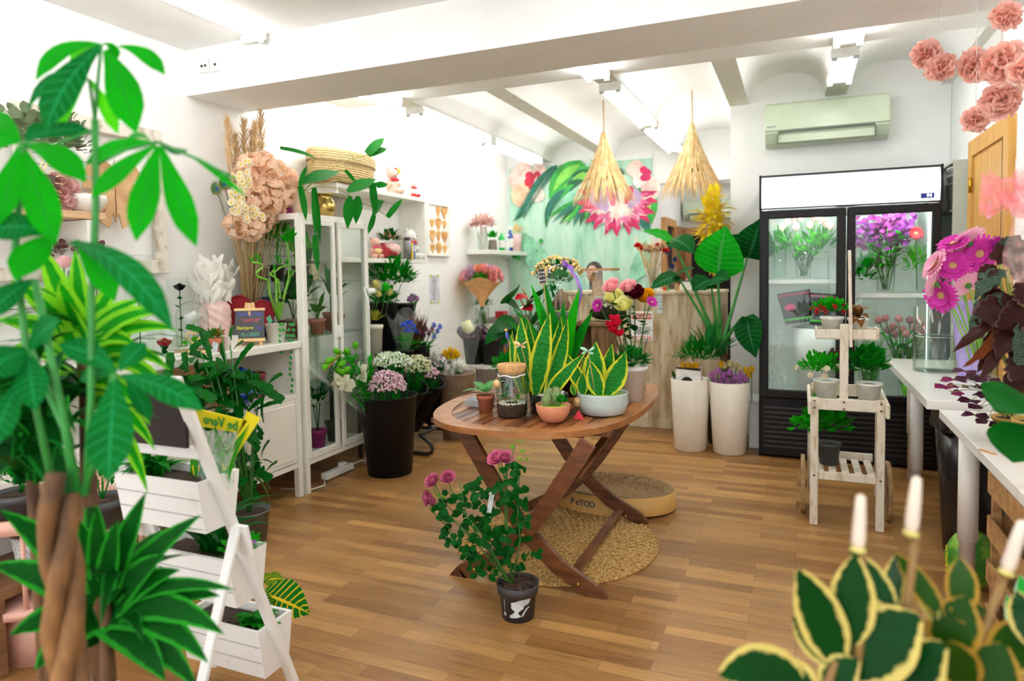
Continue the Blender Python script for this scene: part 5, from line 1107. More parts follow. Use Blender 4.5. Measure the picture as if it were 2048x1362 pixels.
    for px,py in((1893,772),(1908,760),(1925,775),(1935,758),(1950,775),(1958,752),(1970,790),(1942,800),(1960,812),(1985,775),(1990,800),(1950,830),(1975,842),(2000,820),(1905,785),(1975,760),(2005,850),(1930,742),(1965,730)):
        c=P(px,py,Y=3.0+rnd(-.06,.06))-o.location;bend_tube(mc,(rnd(-.02,.02),rnd(-.02,.02),.07),c,.0015,(0,0,.05),4)
        for j in range(3):a=j*2.09+rnd(0,6);d=V((math.cos(a),math.sin(a),-.15)).normalized();mb.leaf(c,c+d*.046,.05,.04,(0,-.35,1),'obov',1 if px<1912 else 0,.2,3)
    mb.build('foliage',[OX,OXL],o);mc.build('stems',mat('begonia_stem',(0,0,0)),o)
    g=thing('broad_leaf_plant','glossy broad leaved plant at the edge of the front side table','potted plant',(P(2060,980,Z=ZB).x-.03,1.95,ZB));pot(g,.06,.05,.10,WPOT,.003,.015)
    for bx,by,tx,ty,wd in((2050,790,1990,822,84),(2058,850,2026,925,80),(2070,760,2060,720,50)):
        a,c=P(bx,by,Y=1.85)-g.location,P(tx,ty,Y=1.80)-g.location;k=1.85/1359;mb=MB();mb.leaf(a,c,wd*k*1.2,.1,(-.3,-.7,.7),'oval',0,.1,7,wave=.03);mb.build('leaf',G3,g);mb=MB();mb.tube([(0,0,.09),a],.004,5);mb.build('stem',STEM,g)
    k=thing('ochre_tag','small ochre plant label lying on the front side table','label',P(1975,905,Z=ZB));MB().box((0,0,.002),(.012,.07,.004),rotz(.5)).build('tag',mat('ochre_tag',(.5,.25,.1),.6),k,False)
on_tables()
def under_tables():
    q=P(1870,1080,Z=0);b=thing('waste_bin','black waste bin with a bin bag under the side table','bin',(.79,3.86,0));h=P(1860,820,Y=3.86).z
    MB().lathe([(0,0),(.12,0),(.165,h),(.16,h),(.115,.01),(0,.01)],30).build('bin',mat('bin_black',(.01,.009,.009),.22),b)
    mb=MB();patch(mb,lambda u,v:((.172+.016*math.sin(u*40+v*3)*v)*math.cos(u*2*PI),(.172+.016*math.sin(u*40+v*3)*v)*math.sin(u*2*PI),h+.015-.10*v),48,4);mb.build('bin_bag',mat('bag_black',(.012,.012,.012),.15,.5,60,1),b)
    # wooden crate
    z1=P(1950,985,Y=2.75).z;c=thing('wooden_crate','old wooden fruit crate under the front side table','crate',(.86,2.70,0));CR=wood('crate_slat','8a6238','b98e58',(2,8,8),.7);hw,hy=.18,.36;n=0
    for s in(-1,1):
        for k in range(4):MB().box((s*hw,0,.06+k*(z1-.1)/3),(.014,2*hy,.085),bev=.002).build('slat',CR,c,False)
        for k in range(4):MB().box((0,s*hy,.06+k*(z1-.1)/3),(2*hw,.014,.085),bev=.002).build('slat',CR,c,False)
    for x in(-1,1):
        for y in(-1,1):MB().box((x*(hw-.02),y*(hy-.02),z1/2),(.03,.03,z1-.01)).build('corner_post',CR,c,False)
    for k in range(4):MB().box((-hw+.06+k*.083,0,z1+.002),(.065,2*hy,.012),bev=.002).build('top_board',wood('crate_top','6d4a2c','9a7348',(8,2,8),.7),c,False)
    z=z1+.0085
    for i,(px,py,cl,sx)in enumerate(((1945,960,'d9cc18',.07),(1982,960,'dfa3a8',.065),(2030,985,'e0a818',.06))):
        q=P(px,py,Z=z+.06);t=thing('paper_bag',['bright yellow paper bag on top of the wooden crate','crumpled pink tissue bundle on top of the wooden crate','small amber yellow packet on the near end of the crate'][i],'bag',(max(q.x,.76),min(q.y,3.0)-.12*i*0,z));mb=MB()
        patch(mb,lambda u,v:(sx*(1-.35*v)*math.copysign(abs(math.cos(u*2*PI))**.5,math.cos(u*2*PI))+.008*math.sin(v*9+u*20),sx*.8*(1-.5*v)*math.copysign(abs(math.sin(u*2*PI))**.5,math.sin(u*2*PI)),v*.15+.012*math.sin(u*17)*v),28,6);mb.build('bag',mat('bag_'+cl,cl,.5,.15,25,.6),t);MB().box((0,0,.08),(sx*.9,sx*.8,.12)).build('filling',mat('bag_'+cl,cl),t,False)
    g=thing('soil_bag','green bag of potting soil lying on the floor under the side table','bag',(.70,3.42,0));mb=MB();MG_=patchy('soil_bag_print',(.05,.24,.03),(.22,.45,.04),.45,.6,14,(1,1,1),.25)
    patch(mb,lambda u,v:(.10*math.cos(u*2*PI)*(math.sin(PI*(.08+.84*v))**.6),.06*math.sin(u*2*PI)*(math.sin(PI*(.08+.84*v))**.6),.01+.24*v),26,10);o=mb.build('bag',MG_,g);text_mb('SUBSTRATO',.022,T(-.095,-.03,.13)@upright((0,0,0),(-1,-.5,0))@Matrix.Rotation(PI/2,4,'Z')).build('lettering',mat('bag_yellow',(.7,.6,.02),.5),g,False)
under_tables()
# ---------------------------------------------------------------- shelf cabinet, pompoms, tulle
def shelf_unit():
    a=P(1936,318,Y=5.3);r=thing('shelf_cabinet','narrow grey open shelf cabinet between the cooler and the ochre door','cabinet',(XR-.055,5.52,0));GS=mat('cabinet_sage',(.44,.50,.45),.5,.03);z1=a.z;hx,hy=.052,.22
    MB().box((0,-hy,z1/2),(2*hx,.016,z1)).build('end_panel',GS,r,False);MB().box((0,hy,z1/2),(2*hx,.016,z1)).build('end_panel',GS,r,False);MB().box((hx-.004,0,z1/2),(.006,2*hy,z1)).build('back_panel',GS,r,False)
    z2=P(1910,424,Y=5.5).z
    for z in(z1-.008,z2,z2-.6,.1):MB().box((0,0,z),(2*hx,2*hy-.016,.016)).build('shelf',GS,r,False)
    for k in range(3):
        t=thing('white_tub',['white plastic tub at the bottom of the stack on the grey shelf','middle white plastic tub of the stack on the grey shelf','topmost white plastic tub under the cabinet top'][k],'tub',(XR-.058,5.50,z2+.0085+.055*k),0,'nested tubs on the grey shelf');MB().lathe([(0,0),(.032,0),(.043,.17),(.047,.172),(.047,.18),(.040,.18),(.028,.01),(0,.01)],20,sy=3.4).build('tub',mat('tub_white',(.75,.77,.74),.4),t)
shelf_unit()
def pompoms():
    BL=leafmat('tissue_blush',(1.0,.64,.56),tl=.5,rough=.9)
    for px,py,r_,Y,lab in((1853,108,33,3.42,'smallish blush paper pompom hanging farthest from the door'),(1881,135,33,3.32,'blush paper pompom just below the one nearest the air conditioner'),(1950,130,40,3.35,'tall blush paper pompom in the middle of the hanging bunch'),(2004,128,52,2.85,'largest blush paper pompom of the hanging bunch'),(2000,200,46,3.0,'loose shaggy blush paper pompom above the ochre door'),(1951,240,30,3.3,'lowest blush paper pompom beside the ochre door frame'),(2012,32,34,2.8,'highest blush paper pompom at the ceiling beam'),(2052,140,40,2.6,'blush paper pompom cut off at the edge of the photo')):
        c=P(px,py,Y=Y);R=(P(px+r_,py,Y=Y)-c).length;c.x=min(c.x,XR-R-.01);t=thing('paper_pompom',lab,'paper pompom',c,0,'blush paper pompoms on strings');mb=MB()
        for k in range(170):
            z=1-2*(k+.5)/170;a=k*2.39996;q=math.sqrt(1-z*z);d=V((q*math.cos(a),q*math.sin(a),z));tg=d.cross(rdir()).normalized();b=d*R*rnd(.2,.5);mb.leaf(b,b+(d*.85+tg*.35)*R*rnd(.55,.75),R*.62,rnd(-.05,.18),tg,'petal',0,.3,4,wave=.14)
        mb.build('tissue',BL,t);zt=2.49 if 3.08<Y<3.55 else 2.76;MB().tube([(0,0,R*.6),(0,0,zt-c.z)],.0012,5).build('string',mat('nylon',(.8,.82,.8),.4),t)
    c=P(2040,385,Y=2.3);c.x=min(c.x,XR-.06);t=thing('tulle_bow','pink translucent tulle bow hanging by the ochre door','bow',c);F=film('tulle',(.85,.22,.26),.55,.6)
    for k,(w_,h_,dy)in enumerate(((.10,.075,0),(.08,.09,.02))):
        mb=MB();patch(mb,lambda u,v:((u-.62)*w_*1.5,dy+.012*math.sin(u*16+v*5),(v-.5)*h_*(1.3+.3*math.cos(u*9))),18,8);mb.build('tulle',F,t)
    mb=MB();patch(mb,lambda u,v:(-.03+.06*u+.01*math.sin(v*7),-.01+.008*math.sin(u*14),-.03-.22*v),10,10);mb.build('tulle_tail',film('tulle_pale',(.85,.5,.5),.3,.6),t);MB().tube([(0,.04,.0),(0,.04,.1)],.002,5).build('string',mat('nylon',(0,0,0)),t)
pompoms()
# ================================================================ left wall: sideboard, glass cabinet, shelves
FURN=mat('furniture_white',(.82,.82,.76),.4,.02);ZS=.99
def sideboard():
    x0,x1,y0,y1=-3.38,-2.89,1.20,3.41;r=thing('sideboard','long white sideboard with an open compartment along the wall','sideboard',((x0+x1)/2,(y0+y1)/2,0));hx,hy=(x1-x0)/2,(y1-y0)/2
    MB().box((0,0,ZS-.0225),(2*hx+.02,2*hy+.02,.045),bev=.004).build('top',FURN,r,False)
    for s in(-1,1):
        for y in(-hy+.02,hy-.02):MB().box((s*(hx-.02),y,(ZS-.045)/2),(.04,.04,ZS-.045)).build('leg',FURN,r,False)
    MB().box((0,hy-.02,.58),(2*hx-.08,.018,.72)).build('end_panel',FURN,r,False);MB().box((0,-hy+.02,.58),(2*hx-.08,.018,.72)).build('end_panel',FURN,r,False)
    MB().box((-hx+.01,0,.57),(.012,2*hy-.08,.76)).build('back_panel',FURN,r,False)
    MB().box((0,0,.645),(2*hx-.02,2*hy-.04,.035)).build('middle_shelf',FURN,r,False);MB().box((0,0,.205),(2*hx-.01,2*hy-.04,.03)).build('bottom',FURN,r,False)
    for k in range(3):yk=-hy+.04+(k+.5)*(2*hy-.08)/3;MB().box((hx-.016,yk,.425),(.018,(2*hy-.08)/3-.006,.40),bev=.003).box((hx-.005,yk,.425),(.006,(2*hy-.08)/3-.05,.35),bev=.002).build('door',FURN,r,False)
    MB().box((.0,.55,.80),(.42,.016,.26)).build('divider',mat('cardboard','b08a5c',.8),r,False)
sideboard()
GX=-2.885
def glass_cabinet():
    y0,y1=3.435,P(741,700,X=GX).y;x0,zt=-3.37,1.795;r=thing('glass_cabinet','white framed glass display cabinet crowded with potted plants','cabinet',((x0+GX)/2,(y0+y1)/2,0));hx,hy=(GX-x0)/2,(y1-y0)/2
    for sx in(-1,1):
        for sy in(-1,1):MB().box((sx*(hx-.018),sy*(hy-.018),zt/2),(.036,.036,zt)).build('post',FURN,r,False)
    MB().box((0,0,zt-.02),(2*hx,2*hy,.04),bev=.003).build('top',FURN,r,False);MB().box((0,0,.20),(2*hx,2*hy,.035),bev=.003).build('bottom',FURN,r,False)
    MB().box((-hx+.006,0,1.0),(.008,2*hy-.06,1.55)).build('back_panel',FURN,r,False)
    for s in(-1,1):MB().box((0,s*(hy-.01),1.0),(2*hx-.07,.005,1.55)).build('side_pane',PANE,r,False)
    for s in(-1,1):
        c=s*hy/2;w_=hy-.036;mb=MB()
        for e in(-1,1):mb.box((hx-.005,c+e*(w_/2-.016),1.0),(.024,.034,1.55),bev=.002)
        for z in(.24,1.745):mb.box((hx-.005,c,z),(.024,w_,.04),bev=.002)
        d=mb.build('door',FURN,r,False);MB().box((hx-.006,c,1.0),(.004,w_-.06,1.5)).build('door_pane',PANE,d,False)
    MB().box((hx+.016,-.01,1.02),(.03,.035,.085),bev=.004).build('lock',LAMPW,r,False);MB().tube([(hx+.02,hy-.05,1.28),(hx+.02,hy+.03,1.28)],.022,10).build('latch',LAMPW,r)
    for z in(.62,1.0,1.36):MB().box((-.01,0,z),(2*hx-.06,2*hy-.05,.007)).build('glass_shelf',glass('shelf_glass',(.86,.96,.91),.4,.06),r,False)
    mb=MB();[mb.tube([(-hx+.03,-hy+.1+k*.07,1.37),(-hx+.03,-hy+.1+k*.07,1.70)],.002,4)for k in range(7)];[mb.tube([(-hx+.03,-hy+.08,1.40+.07*k),(-hx+.03,hy-.1,1.40+.07*k)],.002,4)for k in range(5)];mb.build('wire_grid',mat('wire_green',(.1,.16,.12),.5),r)
    return y0,y1
GY0,GY1=glass_cabinet()
def cord():
    a,b,c=P(728,575,X=GX+.03),P(738,640,X=GX+.05),P(738,712,X=GX+.07);mb=MB();mb.tube([a,a.lerp(b,.5)+V((.02,0,-.02)),b,c,(c.x,c.y+.02,.5),(c.x-.1,c.y+.06,.02)],.007,8);o=mb.build('white_cable',LAMPW);tag(o,'white power cord hanging down the edge of the glass cabinet','cord')
    s=thing('power_strip','white power strip on the floor under the glass cabinet','power strip',(-2.96,3.85,0));MB().box((0,0,.03),(.06,.30,.045),bev=.006).build('strip',LAMPW,s,False);MB().box((0,.05,.065),(.045,.05,.03),bev=.004).build('plug',LAMPW,s,False);MB().tube([(0,-.15,.02),(.08,-.25,.01),(.05,-.36,.01),(-.15,-.4,.01)],.005,6).build('cable',LAMPW,s)
    mb=MB();mb.tube([P(x,y,Z=.006)for x,y in((690,935),(720,922),(770,915),(808,925),(812,917),(795,912))],.005,6);o=mb.build('floor_cable',LAMPW);tag(o,'white cable lying on the floor around the big black bucket','cord')
cord()
def plant(nm,lab,loc,rt,h,pm,fn,rim=.02,group=None):
    t=thing(nm,lab,'potted plant',loc,0,group);pot(t,rt,rt*.76,h,pm,.003,rim,n=24);fn(t,h);return t
def leafy(mats,n,R,L,W,shape='oval',dz=.06,up=.5):
    def f(t,h):mb=MB();bush(mb,(0,0,h+dz),R,n,L,W,shape,0,up);[mb.tube([(0,0,h*.88),(rnd(-.4,.4)*R[0],rnd(-.4,.4)*R[1],h+dz)],.003,5)for _ in range(4)];mb.build('foliage',mats,t)
    return f
def in_cabinet():
    ROSY=mat('rosy_terracotta',(.40,.14,.10),.75);X=-3.08
    VE=leafmat('veined_leaf',(.10,.30,.04),vein=((.35,.55,.10,1),True))
    q=lambda px,X_=X:P(px,600,X=X_).y
    plant('philodendron','veined broad leaf plant high in the glass cabinet',(-3.02,3.60,1.365),.055,.10,BLACKP,lambda t,h:[MB().leaf((0,0,h+.1),(x,y,h+z),.13,.1,(.6,-.8,.5),'heart',0,.1,6).build('leaf',m_,t)for x,y,z,m_ in((.05,-.02,.26,VE),(.07,.06,.14,VE),(-.05,-.05,.24,VE),(.10,-.03,.02,G3))]and MB().tube([(0,0,h*.8),(0,0,h+.11)],.006,6).build('stem',STEM,t))
    plant('lime_plant','lime coloured leafy plant near the bright light in the glass cabinet',(-3.20,3.58,1.365),.05,.11,BLACKP,leafy(G4,26,(.10,.08,.08),.11,.06,'heart',.17))
    plant('dark_pot_plant','bare stem in a dark pot behind the cabinet side glass',(-3.26,3.50,1.365),.05,.09,mat('taupe_pot',(.13,.11,.09),.6),lambda t,h:MB().tube([(0,0,h*.8),(.005,0,h+.07),(-.01,0,h+.10)],.006,6).build('stem',TEAKD,t))
    plant('pothos','dark glossy leaved plant on the middle shelf of the glass cabinet',(-3.00,3.56,1.0045),.05,.09,ROSY,leafy(G3,22,(.09,.08,.10),.13,.075,'heart',.16))
    plant('spathiphyllum','low green plant in a terracotta pot on the middle cabinet shelf',(-2.98,3.70,1.0045),.055,.105,ROSY,leafy(G1,18,(.07,.07,.05),.10,.04,'lance',.05))
    plant('hoya','hoya trained on a wire hoop in the glass cabinet',(-3.0,3.93,1.0045),.06,.12,ROSY,lambda t,h:(leafy(G1,12,(.06,.05,.08),.10,.05,'oval',.12)(t,h),MB().tube([(.0,-.06,h*.8)]+[(0,-.06*math.cos(a),h+.25+.06*math.sin(a))for a in[PI*k/8 for k in range(9)]]+[(0,.06,h*.8)],.002,5).build('wire_hoop',mat('wire_dark',(.05,.06,.05),.5),t)))
    plant('orchid','small pot plant behind the cabinet door lock',(-3.10,4.00,1.0045),.055,.13,ROSY,leafy(G1,10,(.06,.05,.10),.16,.04,'lance',.12,1))
    plant('beige_pot_plant','beige potted plant at the back of the middle cabinet shelf',(-3.22,3.75,1.0045),.055,.10,mat('beige_pot',(.5,.43,.30),.6),leafy(G3,14,(.08,.08,.1),.14,.05,'lance',.12))
    plant('magenta_pot_plant','trailing dark plant in a magenta pot at the cabinet bottom',(-3.05,3.76,.2185),.06,.12,mat('magenta_pot',(.32,.01,.16),.4),leafy(G3,40,(.10,.08,.16),.07,.03,'lance',.18))
    plant('olive_pot_plant','dark olive pot with a twiggy plant at the cabinet bottom',(-3.05,3.95,.2185),.07,.14,mat('olive_pot',(.05,.065,.045),.4),leafy(G3,30,(.10,.08,.16),.06,.03,'oval',.22))
    plant('bottom_cactus','little plant in a terracotta pot at the cabinet corner by the sideboard',(-3.0,3.55,.2185),.05,.085,ROSY,leafy(leafmat('brown_leaf',(.10,.09,.03)),20,(.06,.06,.05),.07,.02,'lance',.06))
    for i,(x,y,z,c,s)in enumerate(((-3.25,3.52,1.0045,'2c3c62',(.09,.05,.26)),(-3.18,3.62,1.0045,'8a5a44',(.07,.07,.10)),(-3.2,3.92,1.365,'cdbd92',(.09,.09,.16)))):
        t=thing('gift_box',['dark blue upright box behind the lucky bamboo','brown box on the middle cabinet shelf','cream box on the top cabinet shelf'][i],'box',(x,y,z));MB().box((0,0,s[2]/2),s,bev=.004).build('box',mat('box_'+c,c,.5),t,False);MB().box((0,0,s[2]*.8),(s[0]+.003,s[1]+.003,.02)).build('lid_band',mat('lid_dark',(0,0,0)),t,False)
    # on top of the cabinet
    zt=1.7955;X=-2.98
    def epi(t,h):
        mb=MB();L=lambda px,py,x_=-2.90:P(px,py,X=x_)-t.location
        for bx,by,tx,ty,wd,bow,x_ in((600,372,612,442,16,-.16,-2.86),(600,372,614,332,12,.1,-2.9),(604,366,680,344,24,.06,-2.9),(628,375,640,490,14,-.08,-2.86),(630,470,636,545,15,.04,-2.84),(626,380,632,480,10,.03,-2.85),(560,296,634,318,9,.06,-2.95),(735,308,768,276,18,.05,-2.9),(735,310,774,297,15,.05,-2.9),(695,384,752,358,22,.04,-2.85),(700,392,695,458,26,.02,-2.83),(716,392,712,448,24,.02,-2.83),(745,365,750,430,18,-.04,-2.83),(752,372,775,368,14,.05,-2.83),(775,435,805,398,12,.06,-2.8),(748,430,736,468,10,-.05,-2.82),(762,400,745,435,12,.03,-2.82),(690,340,712,365,9,.05,-2.85)):
            a,b=L(bx,by,x_),L(tx,ty,x_+.03);k=(a-b).length/math.hypot(bx-tx,by-ty);mb.leaf(a,b,wd*k*.85,bow,(.5,-.9,.3),'strap' if wd<20 else 'lance',0,.1,7)
        mb.build('foliage',leafmat('epiphyllum',(.012,.17,.03)),t);mb=MB()
        for px,py in((634,318),(735,310),(700,390),(748,366),(775,432),(690,342)):b=L(px,py,-2.88);bend_tube(mb,(0,0,h),b,.0035,V((0,0,.05)),5,0,8)
        mb.build('stem',mat('vine_stem',(.35,.30,.06),.6),t)
    y=P(597,420,X=X).y;plant('epiphyllum','trailing strap leaved cactus plant in a pale pot on the glass cabinet',(X,y+.04,zt),.075,.145,mat('peach_pot',(.80,.66,.50),.6),epi,.0)
    b=thing('brass_vase','round bellied brass vase on top of the glass cabinet','vase',(-3.02,P(648,420,X=-3.02).y,zt));MB().lathe([(0,0),(.05,0),(.052,.01),(.075,.04),(.082,.075),(.07,.115),(.055,.135),(.06,.155),(.075,.165),(.07,.166),(.05,.14),(0,.13)],32).build('vase',mat('brass_vase',(.45,.31,.09),.25,.1,8,Metallic=.9),b)
    m_=thing('magenta_tissue_pot','magenta foil pot behind the pale pot on the cabinet','pot',(-3.14,3.66,zt));MB().lathe([(0,0),(.05,0),(.075,.17),(.07,.17),(.045,.02),(0,.02)],20).build('pot',mat('magenta_foil',(.38,.05,.22),.3),m_)
    g=thing('storage_box','grey brown storage box on top of the glass cabinet','box',(-3.10,4.0,zt));MB().box((0,0,.085),(.22,.20,.17),bev=.005).build('box',mat('greige',(.22,.18,.15),.7),g,False);MB().box((0,0,.165),(.228,.208,.03),bev=.003).build('lid',mat('greige',(0,0,0)),g,False)
in_cabinet()
def wall_shelf():
    xf=-3.12;ya,yb=4.14,P(853,450,X=xf).y;zt=P(760,392,X=xf).z+.03;zb=P(800,519,X=xf).z
    r=thing('box_shelf','white box shelf on the wall behind the glass cabinet','shelf',(XL+.14,(ya+yb)/2,zb-.03));hy=(yb-ya)/2;H=zt-zb+.03
    for z in(.018,H):MB().box((0,0,z),(.28,2*hy,.036),bev=.002).build('board',FURN,r,False)
    for s in(-1,1):MB().box((0,s*(hy-.012),H/2+.009),(.275,.024,H-.054)).build('side_board',FURN,r,False)
    z1,z0=zt+.019,zb+.007
    # basket
    y=P(690,350,X=-3.20).y;b=thing('seagrass_basket','large woven straw bag with a flap lying on the wall shelf','basket',(-3.22,y,z1));t=NT('woven_straw');wv=t.n('ShaderNodeTexWave',bands_direction='Z',wave_type='BANDS');t.set(wv.inputs[0],t.coord());wv.inputs['Scale'].default_value=18;wv.inputs['Distortion'].default_value=1.5
    n=t.noise(60,t.coord('Object',(1,.4,3)),3);wm=t.pr(t.mix(.5,t.ramp(wv.outputs[1],[(.2,'a9834c'),(.7,'dcc08c')]),t.ramp(n,[(.35,'9c7a48'),(.6,'e0c894')])),.8);bp=t.n('ShaderNodeBump');bp.inputs['Strength'].default_value=.7;bp.inputs['Distance'].default_value=.006;t.set(bp.inputs['Height'],wv.outputs[1]);t.set(wm.inputs['Normal'],bp);wm=t.done(wm)
    h=P(690,302,X=-3.14).z-z1;L_=(P(752,350,X=-3.12).y-P(634,350,X=-3.12).y)/2
    MB().lathe([(0,0),(L_*.9,0),(L_*.97,h*.3),(L_,h*.8),(L_*.96,h*.85),(0,h*.85)],40,None,0,(0,0,0),.42,1).build('body',wm,b);MB().lathe([(L_*1.02,h*.62),(L_*1.03,h*.86),(L_*.98,h*.97),(L_*.4,h),(0,h)],40,None,0,(0,0,0),.44,1).build('flap',wm,b)
    MB().box((.16,.03,h*.74),(.006,.03,.03)).build('price_tag',mat('paper',(0,0,0)),b,False)
    def bear(nm,lab,x,y,z,s,fur,extra,rz):
        t=thing(nm,lab,'plush toy',(x,y,z),rz);F=mat(fur[0],fur[1],.95,.1,120,.6);
        MB().ell((0,0,.85*s),(.62*s,.55*s,.85*s),16).ell((0,-.1*s,2.0*s),(.6*s,.56*s,.55*s),16).ell((0,-.55*s,1.88*s),(.28*s,.25*s,.22*s),12).ell((-.42*s,0,2.48*s),.2*s,10).ell((.42*s,0,2.48*s),.2*s,10).build('body',F,t)
        for e in(-1,1):MB().ell((e*.6*s,-.32*s,.95*s),(.2*s,.42*s,.24*s),10).build('arm',F,t);MB().ell((e*.42*s,-.75*s,.27*s),(.27*s,.55*s,.27*s),10).build('leg',F if not extra.get('legs')else extra['legs'],t);MB().ell((e*.42*s,-1.22*s,.3*s),(.2*s,.07*s,.2*s),8).build('sole',extra.get('sole',F),t)
        mb=MB();[mb.ell((e*.2*s,-.58*s,2.1*s),.055*s,6)for e in(-1,1)];mb.ell((0,-.79*s,1.95*s),(.09*s,.05*s,.06*s),6);mb.build('face',BLACKP,t)
        if 'bow' in extra:mb=MB();[mb.ell((e*.3*s,-.5*s,1.42*s),(.3*s,.1*s,.18*s),8)for e in(-1,1)];mb.ell((0,-.55*s,1.42*s),.12*s,8);mb.build('bow',extra['bow'],t)
        if 'heart' in extra:mb=MB();mb.ell((-.15*s,-.85*s,.95*s),(.3*s,.16*s,.3*s),10).ell((.18*s,-.85*s,.95*s),(.3*s,.16*s,.3*s),10);mb.build('heart_cushion',extra['heart'],t)
        if 'flower' in extra:MB().ell((.35*s,-.2*s,2.25*s),(.45*s,.3*s,.42*s),10).build('hat',extra['bow'],t);MB().ell((.55*s,-.45*s,2.3*s),(.26*s,.14*s,.26*s),10).build('hat_flower',extra['flower'],t)
    RED=mat('plush_red',(.60,.02,.03),.7,.1,60,.4);Y_=lambda px,py:P(px,py,X=-3.2).y
    bear('plush_bear','beige plush bear with a red hat and yellow flower beside the basket',-3.22,Y_(785,385)+.02,z1,.088,('plush_beige',(.72,.55,.45)),dict(bow=RED,flower=mat('plush_gold',(.85,.50,.04),.6)),math.radians(75))
    bear('plush_bear','small white plush bear with red bow and red trousers on the wall shelf',-3.2,Y_(822,390)+.02,z1,.062,('plush_white',(.80,.80,.76)),dict(bow=RED,legs=RED,sole=RED),math.radians(70))
    bear('plush_bear','big white plush bear with a red ribbon on the lower wall shelf board',-3.24,Y_(828,515)-.02,z0,.105,('plush_white',(0,0,0)),dict(bow=RED),math.radians(95))
    bear('plush_doll','pink and yellow plush doll half hidden by the cabinet edge',-3.2,Y_(750,512),z0,.065,('plush_pink',(.78,.45,.36)),dict(bow=mat('plush_magenta',(.7,.1,.2),.7),heart=mat('plush_lemon',(.8,.62,.25),.8)),math.radians(60))
    p=thing('planted_pot','round red and white splashed pot of dried flowers on the wall shelf','potted plant',(-3.2,Y_(778,515),z0));PM=patchy('splash_pot',(.72,.48,.44),(.42,.03,.04),.42,.55,14,(1,1,1),.3);MB().lathe([(0,0),(.06,0),(.10,.05),(.10,.10),(.07,.135),(.062,.135),(.09,.09),(0,.09)],28).build('pot',PM,p);mb=MB();bush(mb,(0,0,.16),(.08,.10,.05),50,.07,.03);mb.build('foliage',G3,p);mb=MB();bush(mb,(0,0,.16),(.07,.08,.04),22,.06,.04,'petal');mb.build('dried_petals',leafmat('dried_tan',(.45,.28,.15)),p)
    s=thing('spray_can','grey canister with a dark lid beside the big white bear','canister',(-3.14,Y_(803,515),z0));MB().lathe([(0,0),(.036,0),(.036,.16),(0,.16)],20).build('can',mat('can_grey',(.2,.2,.2),.3),s);MB().lathe([(.030,.16),(.028,.185),(0,.185)],20).build('lid',BLACKP,s)
    for i,(dy,c)in enumerate(((.045,'f0d020'),(.075,'2b62b0'))):t=thing('seed_box',('narrow yellow packet','narrow blue packet')[i]+' beside the grey canister','box',(-3.135,Y_(803,515)+dy,z0));MB().box((0,0,.07),(.05,.024,.14),bev=.002).build('box',mat('packet_'+c,c,.4),t,False);MB().box((.0265,0,.09),(.003,.016,.05)).build('label',mat('paper',(0,0,0)),t,False)
wall_shelf()
